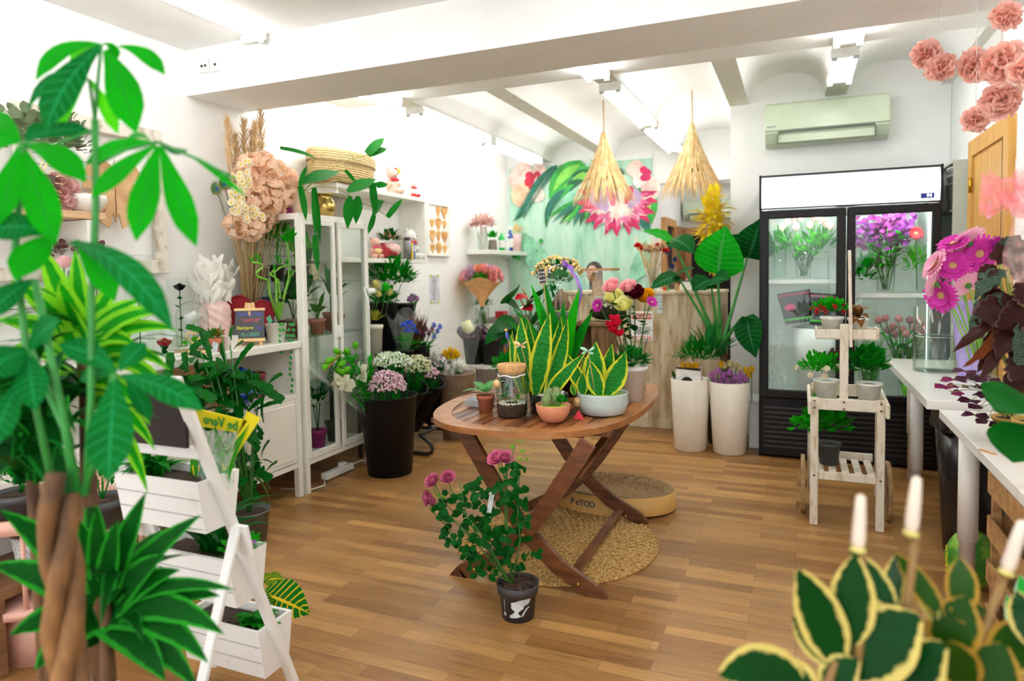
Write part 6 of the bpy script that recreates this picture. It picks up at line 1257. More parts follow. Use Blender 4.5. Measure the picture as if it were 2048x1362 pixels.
def wall_pictures():
    x=XL+.012;a,b=P(851,401,X=x),P(897,512,X=x);y0,y1=a.y,P(897,460,X=x).y;z0,z1=P(851,512,X=x).z,a.z
    r=thing('framed_hearts','white framed picture of wooden hearts on the far wall','picture',(x,(y0+y1)/2,(z0+z1)/2));hy,hz=(y1-y0)/2,(z1-z0)/2;mb=MB()
    for s in(-1,1):mb.box((.008,s*(hy-.015),0),(.03,.03,2*hz));mb.box((.008,0,s*(hz-.015)),(.03,2*hy,.03))
    mb.build('frame',FURN,r,False);MB().box((0,0,0),(.01,2*hy-.04,2*hz-.04)).build('mount',mat('mount_white',(.82,.80,.76),.7),r,False);HT=wood('heart_wood','b57c3e','dcae6c',(4,4,4));U=upright((0,0,0),(1,0,0))
    for i in range(3):
        for j in range(4):
            if(i,j)==(0,3):continue
            k=.045+.02*((i+j)%2);pts=[(k*.06*16*math.sin(t)**3/1.0,k*.07*(13*math.cos(t)-5*math.cos(2*t)-2*math.cos(3*t)-math.cos(4*t)))for t in[2*PI*q/24 for q in range(24)]]
            MB().prism([(p[0]*.95,p[1]*(1+.3*((i*j)%2)))for p in pts],.008,T(.006,(i-1)*hy*.55,(j-1.5)*hz*.46)@U).build('heart',HT,r)
    q=P(871,578,X=x);p=thing('price_list','narrow paper price list taped to the wall under the hearts picture','notice',(XL+.003,q.y,q.z));hh=P(871,550,X=x).z-q.z;MB().box((0,0,0),(.003,.20,2*hh)).build('sheet',mat('sheet_lilac',(.66,.66,.72),.7),p,False);mb=MB();[mb.box((.002,rnd(-.01,.01)-.01,hh*.85-k*hh*.085),(.001,.11-.03*(k%3),.006))for k in range(20)];mb.build('print',mat('print_grey',(.3,.3,.38),.7),p,False);mb=MB();[mb.box((.002,e*.07,hh*.93*s_),(.002,.04,.03))for e in(-1,1)for s_ in(-1,1)];mb.build('tape',mat('tape_yellow',(.6,.6,.1),.6),p,False)
    # leaning whitewashed frames on the sideboard
    DW=patchy('distressed_white','ddd8cc','a3947c',.50,.70,14,(1,1,1),.8)
    def frame(ya,yb,z0,z1,wd,lab,lean):
        r=thing('empty_frame',lab,'picture frame',(XL+.03+lean,(ya+yb)/2,z0));h=(yb-ya)/2;H=z1-z0;r.rotation_euler=(0,-math.atan2(lean*.7,H),0);mb=MB()
        for s in(-1,1):mb.box((0,s*(h-wd/2),H/2),(.03,wd,H),bev=.004);mb.box((.001,0,H/2+s*(H/2-wd/2)),(.03,2*h,wd),bev=.004)
        mb.build('frame',DW,r,False);mb=MB();[mb.tube([(.01,-h+.02,H*.72-.05*k),(.012,0,H*.70-.055*k),(.01,h-.02,H*.68-.05*k)],.0015,4)for k in range(2)];mb.build('wire',mat('wire_dark',(0,0,0)),r)
    a=P(336,540,X=XL+.05);frame(2.05,a.y,a.z-.02,P(320,262,X=XL+.05).z,.075,'large distressed white empty frame hung behind the wooden leaf',.02)
    frame(1.70,2.45,ZS+.001,1.46,.06,'smaller distressed white frame standing low on the sideboard',.10)
    m_=thing('wooden_leaf','cut out wooden monstera leaf hung in front of the white frame','wall ornament',(XL+.10,P(225,310,X=XL+.1).y,P(225,385,X=XL+.1).z));R=(P(225,308,X=XL+.1).z-P(225,455,X=XL+.1).z)/2;pts=[]
    half=[(0,.62),(.16,.80),(.42,.92),(.66,.74),(.80,.44),(.50,.30),(.84,.30),(.86,.05),(.45,.03),(.82,-.08),(.74,-.36),(.36,-.22),(.66,-.48),(.52,-.72),(.26,-.42),(.42,-.82),(.18,-.98),(.08,-.55),(0,-.80)]
    pts=[(x*R,y*R)for x,y in half[::-1]]+[(-x*R,y*R)for x,y in half[1:-1]]
    MB().prism(pts,.008,upright((0,0,0),(1,-.1,0))).build('leaf',wood('leaf_wood','b08458','cfa87a',(3,3,3)),m_,False);MB().tube([(.01,0,-R*.7),(.01,0,R*.9)],.002,4).build('midrib',TEAK,m_)
wall_pictures()
def on_sideboard():
    z=ZS+.0005;S=lambda px,py,dx=0:P(px,py,Z=ZS)
    def at(px,X_):q=P(px,600,X=X_);return(X_,q.y,z)
    # tall acrylic case with cream rose
    R={k:leafmat('rose_'+k,c,tl=.25,rough=.6)for k,c in dict(pink=(.80,.28,.36),cream=(.74,.66,.44),black=(.006,.005,.008),white=(.82,.82,.80),red=(.40,.01,.03)).items()}
    def boxed(px,X_,w_,h,col,hz,lab,txt=None):
        t=thing('boxed_rose',lab,'preserved rose',at(px,X_));MB().box((0,0,h/2+.01),(w_,w_,h)).build('case',GLASS,t,False);MB().box((0,0,.008),(w_+.004,w_+.004,.015)).build('base',FURN,t,False);mb=MB();rose(mb,T(0,0,hz),w_*.30,0,4);mb.build('bloom',R[col],t);mb=MB();mb.tube([(0,0,.015),(0,0,hz)],.003,5);[mb.leaf((0,0,u*hz),V((rnd(-.04,.04),rnd(-.04,.04),u*hz+.02)),.03)for u in(.3,.5,.7,.85)];mb.build('stem',G3,t)
        if txt:text_mb(txt,.035,T(w_/2+.003,0,.20)@upright((0,0,0),(1,-.5,0))@Matrix.Rotation(PI/2,4,'Z')).build('lettering',mat('ink_grey',(.15,.14,.13),.6),t,False)
    boxed(277,-3.16,.095,.52,'cream',.44,'cream preserved rose in a tall clear case with lettering','RVYOCI');boxed(325,-3.03,.11,.12,'red',.05,'small clear cube with a red rose bouquet at the sideboard edge');boxed(360,-3.26,.10,.40,'black',.335,'black preserved rose in a clear case behind the dome')
    t=thing('rose_dome','glass dome with a white rose and wooden heart on the sideboard','preserved rose',at(383,-3.04));Rr=.082;MB().lathe([(Rr,.012),(Rr,.20)]+[(Rr*math.cos(a),.20+Rr*math.sin(a))for a in[PI/2*k/7 for k in range(1,7)]]+[(0,.20+Rr)],28).build('dome',GLASS,t);MB().lathe([(0,0),(Rr+.015,0),(Rr+.015,.014),(0,.014)],28).build('base',wood('tag_wood',(0,0,0),(0,0,0)),t);mb=MB();rose(mb,T(.01,0,.165),.042,0,4);mb.build('bloom',R['white'],t);mb=MB();bush(mb,(0,0,.04),(.06,.06,.03),60,.03,.02);mb.tube([(0,0,.014),(.01,0,.165)],.003,5);mb.build('foliage',G4,t)
    pts=[(.0022*16*math.sin(q)**3,.0022*(13*math.cos(q)-5*math.cos(2*q)-2*math.cos(3*q)-math.cos(4*q)))for q in[2*PI*k/28 for k in range(28)]];MB().tube([upright((.07,-.06,.09),(.75,-1,0))@V((p[0],p[1],0))for p in pts],.005,6,closed=True).build('wooden_heart',wood('tag_wood',(0,0,0),(0,0,0)),t)
    for k,(dx,dz)in enumerate(((-.10,.13),(-.06,.17),(-.09,.07),(-.05,.05))):MB().leaf((-.05,-.075,.11),(-.05+dx*.6,-.10,dz),.045,.1,(0,-1,.2),'petal',0,.2,4).build('bow_loop',mat('organza',(.82,.84,.84),.5),t)
    # pink ruffled vase with feathers
    v=thing('ruffled_vase','pale pink ruffled vase with white plumes on the sideboard','vase',at(430,-3.20));mb=MB();patch(mb,lambda u,w_:((.088+.006*math.sin(u*2*PI*7+w_*14)*math.sin(w_*PI*6)-.03*max(0,w_-.85)/.15)*math.cos(u*2*PI)*(.75+.25*math.sin(w_*PI)**.3),(.088+.006*math.sin(u*2*PI*7+w_*14)*math.sin(w_*PI*6)-.03*max(0,w_-.85)/.15)*math.sin(u*2*PI)*(.75+.25*math.sin(w_*PI)**.3),w_*.27),84,40);mb.build('vase',mat('blush_ceramic',(.72,.50,.47),.5,.03),v)
    f=thing('white_plumes','bunch of fluffy white plumes in the pink ruffled vase','dried flowers',v.location+V((0,0,.24)));mb=MB()
    for k in range(200):a=V((rnd(-.06,.06),rnd(-.08,.08),rnd(0,.2)));d=V((rnd(-.8,.8),rnd(-.9,.9),1)).normalized();mb.leaf(a,a+d*rnd(.06,.12),.03,.06,(a.x*9+.4,a.y*9-.4,.3),'petal',0,.2,4,wave=.12)
    mb.build('plumes',leafmat('plume_white',(.95,.94,.90),tl=.4,rough=.9),f)
    t=thing('succulent_cup','succulents in a small terracotta cup with a blue card','potted plant',at(424,-2.98));MB().lathe([(0,0),(.045,0),(.056,.04),(.054,.075),(.048,.075),(.046,.06),(0,.06)],24).build('cup',TERRA,t);mb=MB();bush(mb,(0,0,.08),(.045,.045,.03),70,.03,.014);mb.build('foliage',leafmat('succulent',(.10,.22,.06)),t);mb=MB();bush(mb,(.02,.01,.085),(.03,.03,.02),30,.03,.014);mb.build('orange_tips',leafmat('succulent_orange',(.5,.2,.03)),t);MB().box((.045,-.045,.04),(.04,.003,.06),Matrix.Rotation(.3,4,'Y')).build('card',mat('card_blue',(.55,.62,.68),.5),t,False)
    t=thing('square_pot','small square white pot beside the chalkboard easel','pot',at(455,-2.97));MB().lathe([(0,0),(.045,0),(.052,.075),(.046,.075),(.04,.01),(0,.01)],4,rotz(PI/4+.3)).build('pot',WPOT,t,False);mb=MB();mb.leaf((0,0,.05),(.03,-.01,.14),.012);mb.build('shoot',G1,t)
    # red velvet heart box, easel
    t=thing('velvet_heart','red velvet heart cushion behind the chalkboard easel','cushion',at(486,-3.22));pts=[(.0098*16*math.sin(q)**3,.0098*(13*math.cos(q)-5*math.cos(2*q)-2*math.cos(3*q)-math.cos(4*q))+.165)for q in[2*PI*k/40 for k in range(40)]];MB().prism([(p[0]*.9,p[1])for p in pts],.07,upright((0,0,0),(.6,-.8,0))@rotz(-.25)).build('heart',mat('velvet_red',(.28,.004,.012),.8,.2,50),t);MB().tube([upright((0,-.0,0),(.6,-.8,0))@rotz(-.25)@V((p[0]*.9,p[1],.073))for p in pts],.006,6,closed=True).build('piping',mat('velvet_red',(0,0,0)),t)
    e=thing('chalkboard_easel','small chalkboard on a pine easel with coloured handwriting','chalkboard',at(497,-3.0),math.radians(37));PN=wood('pine','d9ab68','efcf98',(3,3,8));W_,H0,H1=.082,.028,.205;ln=lambda z_:z_*.16
    S_=Matrix.Rotation(-.16,4,'X')
    MB().box((0,.0,(H0+H1)/2+.01),(2*W_,.006,H1-H0),S_).build('board',mat('slate_grey',(.075,.08,.09),.7),e,False);MB().box((0,-.003,H0+.004),(2*W_+.008,.016,.018),S_).build('ledge',PN,e,False);MB().box((0,-.002,H1+.01),(2*W_+.01,.012,.016),S_).build('top_rail',PN,e,False)
    for s in(-1,1):MB().bar(S_@V((s*.062,.008,0)),S_@V((s*.016,.008,.258)),.016,.010).build('leg',PN,e,False)
    MB().bar((0,.02,.20),(0,.10,.002),.014,.01).build('prop',PN,e,False);MB().box((0,.006,.235),(.024,.014,.04),S_).build('clip',wood('tag_wood',(0,0,0),(0,0,0)),e,False)
    for tx,sz,c,x_,z_ in(('Donde hay',.034,'chalk_blue',0,.188),('"AMOR"',.032,'chalk_red',.005,.148),('Siempre',.03,'chalk_yellow',-.028,.105),('hay',.027,'chalk_blue',.055,.103),('FLORES',.032,'chalk_green',0,.064)):text_mb(tx,sz*.95,S_@T(x_,-.0045,z_)@upright((0,0,0),(0,-1,0)),font_shear=.15,bold=.0004).build('handwriting',mat(c,dict(chalk_blue=(.10,.12,.55),chalk_red=(.55,.10,.16),chalk_yellow=(.65,.70,.05),chalk_green=(.12,.40,.30))[c],.7),e,False)
    # lucky bamboo with ivy
    t=thing('lucky_bamboo','lucky bamboo and trailing ivy in a white pot at the sideboard corner','potted plant',at(550,-2.98));pot(t,.066,.046,.115,WPOT,.002,.0);BB=mat('bamboo_cane',(.16,.42,.03),.4,.25,30);L=lambda px,py:P(px,py,X=-2.99)-t.location
    for pts in(((556,640),(540,590),(536,560),(515,553),(512,545),(525,535),(522,527),(503,524)),((556,640),(553,600),(552,560),(548,545),(560,535),(575,530)),((557,640),(565,600),(575,570),(582,550),(595,535),(590,520)),((556,640),(560,590),(556,560),(540,548),(548,540)),((558,640),(570,585),(578,555),(576,500),(574,480))):mb=MB();mb.tube([L(*q)for q in pts],.0072,8);mb.build('cane',BB,t)
    mb=MB();[mb.leaf(L(px,py),L(px,py)+V((rnd(-.02,.02),rnd(-.03,.03),rnd(.02,.06))),.012)for px,py in((503,524),(520,527),(575,530),(590,520),(548,540),(574,480),(560,530),(582,550),(600,534),(512,520),(556,520))for _ in range(4)];bush(mb,L(577,485),(.05,.05,.03),12,.09,.03);mb.build('foliage',G2,t)
    mb=MB()
    for px0,n,dx in((545,6,0),(565,14,.3),(572,8,.5),(555,3,0)):
        for k in range(n):q=L(px0+dx*k*1.2+rnd(-4,4),645+11*k)+V((.07,-.02,0));mb.leaf(q,q+V((.01,rnd(-.015,.015),-.022)),.024,.05,(1,-.5,.2),'heart',0,.05,3)
    mb.build('ivy',leafmat('ivy_leaf',(.04,.30,.12),edge=(.45,.62,.40),ew=.82),t);MB().box(L(545,628)+V((.05,0,0)),(.004,.035,.045),Matrix.Rotation(.5,4,'X')).build('tag',mat('tag_green',(.10,.45,.25),.5),t,False);MB().ell(L(557,600)+V((.02,0,0)),(.014,.014,.012),8).build('charm',BLACKP,t)
    # inside the open compartment
    t=thing('rose_pot','dusky red plastic pot inside the open sideboard compartment','pot',(-3.05,3.18,.663));MB().lathe([(0,0),(.055,0),(.07,.13),(.074,.13),(.074,.15),(.068,.15),(.05,.01),(0,.01)],24).build('pot',mat('dusky_red',(.22,.03,.035),.5),t);t2=thing('wrapped_package','blue cellophane wrapped package in the sideboard compartment','package',(-2.97,2.98,.663));mb=MB();mb.ell((0,0,.055),(.08,.12,.055),14);[mb.leaf((0,0,.09),V((rnd(-.05,.05),rnd(-.08,.08),rnd(.16,.22))),.09,.1,rdir(),'petal',0,.3,4,wave=.1)for _ in range(9)];mb.build('wrap',mat('cello_blue',(.01,.06,.42),.12,.5,30,.8),t2);MB().ell((0,0,.12),(.05,.07,.03),10).build('filling',mat('gift_orange',(.5,.18,.1),.6),t2)
    # dried flower stand in the corner
    q=P(490,600,X=-3.27);b=V((-3.27,q.y+.02,z));t=thing('floor_vase','slim tan vase holding the dried grasses in the wall corner','vase',b);vessel(t,[(.05,0),(.055,.01),(.05,.14),(.055,.20)],mat('tan_ceramic',(.40,.28,.18),.6),24,'vase',.006)
    L=lambda px,py,X_=-3.25:P(px,py,X=X_)
    def bunch(nm,lab,heads,build,sm,r_=.0035):return stems_thing(nm,lab,'dried flowers',b+V((0,0,.01)),heads,build,r_,stemm=sm)
    TS=mat('dry_stem',(.42,.29,.14),.8);PG=[leafmat('pampas_a',(.80,.62,.38),tl=.45),leafmat('pampas_b',(.62,.45,.26),tl=.45)]
    def plume(q_,t_):
        mb=MB();l=.38
        for k in range(260):u=rnd(0,1);p=q_-V((0,0,l*u));d=V((rnd(-1,1),rnd(-1,1),1.6)).normalized();mb.leaf(p,p+d*(.03+.05*math.sin(PI*min(1,u+.12))),.006,.05,rdir(),'lance',0,.1,2)
        mb.build('plume',random.choice(PG),t_)
    bunch('pampas_grass','tall beige pampas plumes reaching up to the ceiling beam',[L(455,238),L(487,244),L(502,268),L(521,226),L(470,275),L(510,250)],plume,TS)
    PK=leafmat('hydrangea_peach',(1.0,.77,.60),tl=.5,rough=.9);
    def ball(q_,t_):mb=MB();[mb.leaf(q_+d_*.065,q_+d_*.072+d_.cross(rdir()).normalized()*.052,.05,.06,d_,'round',0,.2,3,wave=.10)for d_ in[rdir()for _ in range(58)]];mb.build('bloom',PK,t_)
    bunch('peach_hydrangea','big cloud of peach dried hydrangeas in the wall corner',[L(x,y,-3.08+rnd(-.03,.05))for x,y in((500,335),(525,330),(550,345),(572,360),(490,360),(515,365),(540,375),(565,390),(510,395),(535,405),(495,430),(520,440),(475,450),(545,420),(582,375),(500,455),(530,350))],ball,TS)
    WD=leafmat('daisy_cream',(.84,.78,.58),tl=.3);DE=mat('daisy_eye',(.75,.48,.03),.7)
    def dz(q_,t_):mb=MB();[daisy(mb,aim(q_+V((rnd(0,.05),rnd(-.045,.045),rnd(-.04,.04))),(1,-.7+rnd(-.4,.4),rnd(-.3,.3))),.019,7,0,1,1,.1,.4)for _ in range(9)];mb.build('bloom',[WD,DE],t_)
    bunch('cream_daisies','sprays of small cream daisies with yellow eyes beside the peach cloud',[L(x,y,-2.99)for x,y in((486,335),(482,362),(470,380),(470,400),(462,415),(482,415),(490,430),(505,425),(475,355))],dz,TS)
    t=thing('peacock_feathers','peacock feathers with blue eyes against the wall corner','feathers',b+V((0,0,.01)));EY=[mat('eye_green',(.05,.20,.06),.4),mat('eye_blue',(.01,.03,.30),.3),mat('eye_bronze',(.22,.13,.04),.4)]
    for px,py in((458,362),(432,378),(448,368)):
        q_=L(px,py)-t.location;mb=MB();pts=[V((0,0,0))*(1-u)**2+V((q_.x*.2,q_.y*.3,q_.z*.7))*(2*u*(1-u))+q_*u*u for u in[k/20 for k in range(21)]];mb.tube(pts,.002,5,2);
        for k in range(8,20):
            for s in(-1,1):
                for j in range(3):p=pts[k].lerp(pts[k+1],j/3);d=V((.1,s*.9,.65)).normalized();mb.leaf(p,p+d*(.05+.02*math.sin(k)),.003,.05,(1,0,0),'blade',0,0,2)
        n_=(1,-.6,.2);mb.lathe([(0,.0),(.030,0)],16,aim(q_,n_),2,sy=1.3);mb.lathe([(0,.002),(.022,.002)],16,aim(q_,n_),0,sy=1.2);mb.lathe([(0,.004),(.013,.004)],14,aim(q_,n_),1);[mb.leaf(q_,q_+V((0,math.sin(a)*.05,math.cos(a)*.06)),.008,0,(1,-.4,0),'blade',0)for a in[k*.35-2.4 for k in range(14)]];mb.build('feather',EY,t)
    t=thing('dried_stalks','sheaf of bare tan stalks rising beside the glass cabinet','dried stems',b+V((.02,.0,.01)));mb=MB();[mb.tube([(rnd(-.03,.03),rnd(-.03,.03),0),L(x+rnd(-3,3),430)-t.location],.005,6)for x in(455,462,470,478,486,494,500,506,512,516)];mb.build('stalks',TS,t);MB().box(L(488,493,-3.2)-t.location,(.004,.03,.05)).build('price_tag',mat('paper',(0,0,0)),t,False)
on_sideboard()
# ================================================================ buckets of cut flowers, corner shelves, ladder stand, foreground plants
BUCK=mat('bucket_black',(.008,.006,.006),.5,.08,Specular_IOR_Level=.25)
def bucket(nm,lab,loc,rt,rb,h,m=BUCK,tilt=None,group=None):
    t=thing(nm,lab,'bucket',loc,0,group);MB().lathe([(0,0),(rb,0),(rt,h),(rt+.006,h+.004),(rt+.004,h+.010),(rt-.006,h+.004),(rb-.006,.012),(0,.012)],32).build('bucket',m,t)
    if tilt:t.rotation_euler=tilt
    return t
def cloud(nm,lab,loc,c,R,n,r,mats,stems=True,green=0,z0=0.0):
    """spray of tiny blossoms over thin stems"""
    t=thing(nm,lab,'flowers',loc);mb=MB();dots(mb,c,R,n,r,0,.72,-.15,len(mats));o=mb.build('blossoms',mats,t);o['kind']='stuff'
    mb=MB();[mb.tube([(rnd(-.04,.04),rnd(-.04,.04),z0),(c[0]+rnd(-.8,.8)*R[0],c[1]+rnd(-.8,.8)*R[1],c[2]+rnd(-.2,.5)*R[2])],.0025,4)for _ in range(26)];bush(mb,c,(R[0]*.85,R[1]*.85,R[2]*.8),60+green,.04,.01,'lance');mb.build('foliage',G1,t);return t
def flower_buckets():
    b=P(762,955,Z=0);bl=(b.x-.01,b.y+.13,0);H=.545;bucket('flower_bucket','big black bucket on the floor with lilies and sprays, next to the glass cabinet',bl,.20,.155,H)
    Y=bl[1];L=lambda px,py,dy=-.1:P(px,py,Y=Y+dy)
    z0=.30;base=V((bl[0],bl[1],z0))
    q=L(775,775);cloud('statice_bunch','bunch of tiny mauve blossoms at the front of the big black bucket',base+V((.05,-.06,0)),(q.x-base.x-.05,q.y-base.y+.06,q.z-z0),(.145,.10,.12),520,.0085,[mat('statice_mauve',(.58,.34,.42),.7),mat('statice_pale',(.72,.52,.58),.7)])
    q=L(785,728,.06);cloud('baby_breath','bunch of tiny white blossoms behind the mauve ones',base+V((.04,.07,0)),(q.x-base.x-.04,q.y-base.y-.07,q.z-z0),(.16,.10,.09),480,.008,[mat('gyp_white',(.82,.84,.78),.7),mat('gyp_green',(.55,.68,.42),.7)])
    q=L(836,738,.5);cloud('wax_flower','bunch of green and cream buds in the nearest tilted bucket',(q.x-.04,q.y,.45),(.04,0,q.z-.45),(.11,.10,.11),330,.009,[mat('gyp_green',(0,0,0)),mat('wax_cream',(.70,.62,.40),.7)])
    # lilies in cellophane
    t=thing('lily_bunch','lily bunch in clear wrap leaning over the rim towards the glass cabinet','flowers',base+V((-.05,-.04,0)));M_=lambda px,py,dy=-.14:P(px,py,X=-2.80-(dy+.14)*.5)-t.location;LW_=leafmat('lily_white',(.80,.80,.66),tl=.3);BU=leafmat('lily_bud',(.30,.52,.05),tl=.3)
    foot=V((.02,0,.0));mb=MB()
    for px,py in((655,720),(668,708),(680,720),(690,702),(700,715),(712,705),(722,720),(665,735),(695,735),(672,752),(718,745),(735,715)):
        e=M_(px,py);bend_tube(mb,foot,e,.004,(0,0,0),5);
        for _ in range(9):u=rnd(.5,1.0);mb.leaf(foot.lerp(e,u),foot.lerp(e,u)+rdir(-.1,.8)*.11,.032,.1)
    mb.build('foliage',G2,t)
    for px,py,tx,ty in((668,716,652,724),(680,706,668,700),(690,722,676,732),(700,708,690,698),(672,738,690,746),(712,698,710,684),(655,728,646,738),(700,735,688,742)):mb=MB();a,e=M_(px,py,-.26),M_(tx,ty,-.30);d=(e-a);mb.tube([a,a+d*.3,a+d*.75,e],[.006,.018,.020,.005],8);mb.build('bud',BU,t)
    for c,tips in(((690,765),((668,748),(700,750),(712,772),(684,782),(662,768),(704,784))),((726,745),((720,722),(734,728),(732,765),(716,760)))):
        mb=MB();a=M_(*c,-.30);[mb.leaf(a,M_(*p,-.38),.075,.08,(-.2,-1,.4),'lance',0,.15,5)for p in tips];mb.build('bloom',LW_,t)
    mb=MB();cc=(M_(640,740)+M_(735,700))/2
    patch(mb,lambda u,v:foot*(1-v)+(M_(640+100*u,745-40*u)+V((.0,-.10+.2*math.sin(u*PI)*-.6,.04+.03*math.sin(u*19))))*v+V((.006*math.sin(u*23+v*9),-.06*math.sin(u*PI)*v,0)),20,12);mb.build('clear_wrap',film('cello_thin',(.85,.92,.9),.10),t)
    a,e=M_(648,742,-.2),M_(683,706,-.2);MB().bar(a,e,.004,.022,(.2,-1,.2)).build('gold_band',mat('gold_band',(.55,.36,.08),.4),t,False)
    # tilted buckets in their tube rack
    fr=thing('bucket_rack','black tube steel rack holding the tilted buckets','rack',(-2.86,4.86,0));mb=MB();TB_=mat('tube_black',(.015,.014,.014),.3)
    for y in(-.36,.42):mb.tube([(-.28,y,.62),(-.28,y,.03),(-.26,y,.016),(.24,y,.016),(.28,y,.03),(.29,y,.06),(.27,y,.10),(.18,y,.16)],.014,8)
    for p in((-.28,.6),(.18,.16),(-.27,.02)):mb.tube([(p[0],-.36,p[1]),(p[0],.42,p[1])],.012,8)
    mb.build('frame',TB_,fr)
    for i,y in enumerate((-.26,.0,.28)):
        h=.46;t=bucket('tilted_bucket',['tilted black bucket in the rack, nearest the big black bucket','middle tilted black bucket in the rack','tilted black bucket at the end of the rack by the taupe tub'][i],(-3.0+.01*i,4.86+y,.14),.135,.10,h,tilt=(0,math.radians(30),math.radians(-12)),group='tilted buckets in the rack')
    for i,(px,py,mats,lab,R)in enumerate(((858,752,['statice_mauve','statice_pale'],'loose mauve and white blossoms in the middle tilted bucket',(.09,.09,.08)),(880,728,['stock_lilac','gyp_white'],'lilac stock flowers in the end tilted bucket',(.07,.08,.08)))):
        q=P(px,py,Y=4.95+.2*i);mat('stock_lilac',(.40,.18,.42),.7);cloud('mixed_bunch',lab,(q.x-.06,q.y,.44),(.06,0,q.z-.44),R,150,.013,[MATS[k]for k in mats],green=60)
    q=P(830,790,Y=4.7);t=thing('dark_foliage','dark green foliage hanging over the rims of the tilted buckets','foliage',(q.x,q.y,.40));mb=MB();bush(mb,(.02,.05,q.z-.40+.02),(.16,.14,.09),120,.07,.035);mb.build('foliage',G3,t)
    # upper tiers: stepped stand, tall buckets, pots
    st=thing('step_stand','black stepped stand for flower buckets against the wall','stand',(-3.12,4.82,0));mb=MB()
    for x,z,w_ in((-.10,.74,.30),(.18,.60,.26)):mb=MB();mb.box((x,0,z),(w_,1.10,.02));mb.build('tier',TB_,st,False)
    for x,z in((-.22,.73),(.04,.73),(.28,.59)):
        for y in(-.53,.53):MB().box((x,y,z/2),(.025,.025,z)).build('leg',TB_,st,False)
    def up(px,X_,z):q=P(px,650,X=X_);return(X_,q.y,z)
    a=up(768,-3.2,.7505);bucket('flower_bucket','tall black bucket on the top step, filled with leafy branches',a,.12,.095,.40,group='black buckets on the step stand');a2=up(806,-3.22,.7505);bucket('flower_bucket','tall black bucket on the top step holding mauve sprigs',a2,.105,.085,.38,group='black buckets on the step stand')
    f=thing('leafy_branches','spreading bunch of dark leafy branches above the black buckets','foliage',(a[0],a[1],1.0));q=P(790,560,X=-3.15);mb=MB();bush(mb,(q.x-a[0],q.y-a[1]-.02,q.z-1.0),(.16,.26,.16),240,.10,.032,'lance');bush(mb,(.02,.0,.17),(.10,.14,.07),60,.09,.05);mb.build('foliage',G1,f);mb=MB();[mb.tube([(0,0,-.1),(rnd(-.1,.1),rnd(-.1,.25),rnd(.2,.36))],.004,5)for _ in range(12)];mb.build('stems',STEM,f)
    for px,py,r_,lab,c in((752,572,.046,'pale cream paper ball flower at the front of the leafy branches','cream_ball'),(771,577,.048,'bright green ball flower among the cream ones','green_ball'),(779,586,.04,'pale cream ball flower under the green one','cream_ball'),(757,590,.036,'lowest pale cream ball flower beside the cabinet edge','cream_ball')):
        q=P(px,py,X=-3.02);t=thing('ball_flower',lab,'flower',(q.x-.05,q.y,1.05),0,'ball flowers by the cabinet');mb=MB();e=q-t.location;mum(mb,e,r_,0,60);mb.build('bloom',leafmat(c,dict(cream_ball=(.78,.74,.34),green_ball=(.05,.62,.06))[c],tl=.3),t);mb=MB();mb.tube([(0,0,0),e],.003,5);mb.build('stem',STEM,t)
    q=P(828,600,X=-3.15);cloud('mauve_sprig','mauve sprig at the rim of the second tall black bucket',(q.x-.03,q.y,1.02),(.02,0,q.z-1.02),(.05,.05,.05),90,.010,[MATS['stock_lilac']])
    t=thing('hanging_pot','slim cream pot with yellow green sprigs beside the cabinet','potted plant',(-3.02,P(750,660,X=-3.02).y,.7505+.15));t.location.z=.61+.0;pot(t,.06,.045,.40,CREAM,.003,.03);mb=MB();bush(mb,(0,0,.44),(.05,.05,.05),50,.05,.02);mb.build('foliage',leafmat('ochre_leaf',(.38,.38,.04)),t)
    for px,X_,r_,h,lab in((768,-2.98,.11,.17,'wide empty black pot on the lower step'),(806,-2.97,.085,.16,'black pot with blue flowers and clear wrap on the lower step'),(833,-2.95,.085,.18,'black pot of brown and purple blooms on the lower step')):bucket('black_pot',lab,up(px,X_,.6105),r_,r_*.8,h,group='black pots on the lower step')
    BL=leafmat('dyed_blue',(.01,.10,.70),tl=.2);MP=leafmat('mauve_bloom',(.22,.08,.20),tl=.2);a=V(up(806,-2.97,.63));Q=lambda px,py,X_=-2.94:P(px,py,X=X_)
    t=stems_thing('blue_bunch','bunch of dyed blue flowers in clear wrap on the lower step','flowers',a,[Q(x,y)for x,y in((806,652),(815,662),(824,655),(818,648),(828,664))],lambda q_,t_:(lambda mb:(carnation(mb,T(q_),.036,0,24),mb.build('bloom',BL,t_)))(MB()),.003,None,6,G2);mb=MB();patch(mb,lambda u,v:((.04+.10*v)*math.cos(u*5-1.2),(.04+.13*v)*math.sin(u*5-1.2),.12+.34*v*(1-.1*math.sin(u*17))),24,8);mb.build('clear_wrap',film('cello_thin',(0,0,0)),t)
    a=V(up(833,-2.95,.63));stems_thing('thistle_bunch','mauve thistle blooms with blue ones on the lower step','flowers',a,[Q(x,y)for x,y in((838,665),(848,672),(858,668),(864,660),(868,652),(875,664),(880,655),(852,660),(868,675))],lambda q_,t_:(lambda mb:(mum(mb,q_,.032,0,40),mb.build('bloom',BL if(q_+t_.location).y>P(865,660,X=-2.94).y else MP,t_)))(MB()),.003,None,4,G1)
    t=thing('brown_foliage','sheaf of upright brown red leaves behind the thistles','foliage',a+V((-.05,.03,0)));mb=MB();[mb.leaf((rnd(-.03,.03),rnd(-.03,.03),.1),(rnd(-.08,.08),rnd(-.12,.14),rnd(.34,.47)),.035,.03,rdir(),'lance')for _ in range(60)];mb.build('foliage',leafmat('leucadendron',(.12,.05,.025)),t)
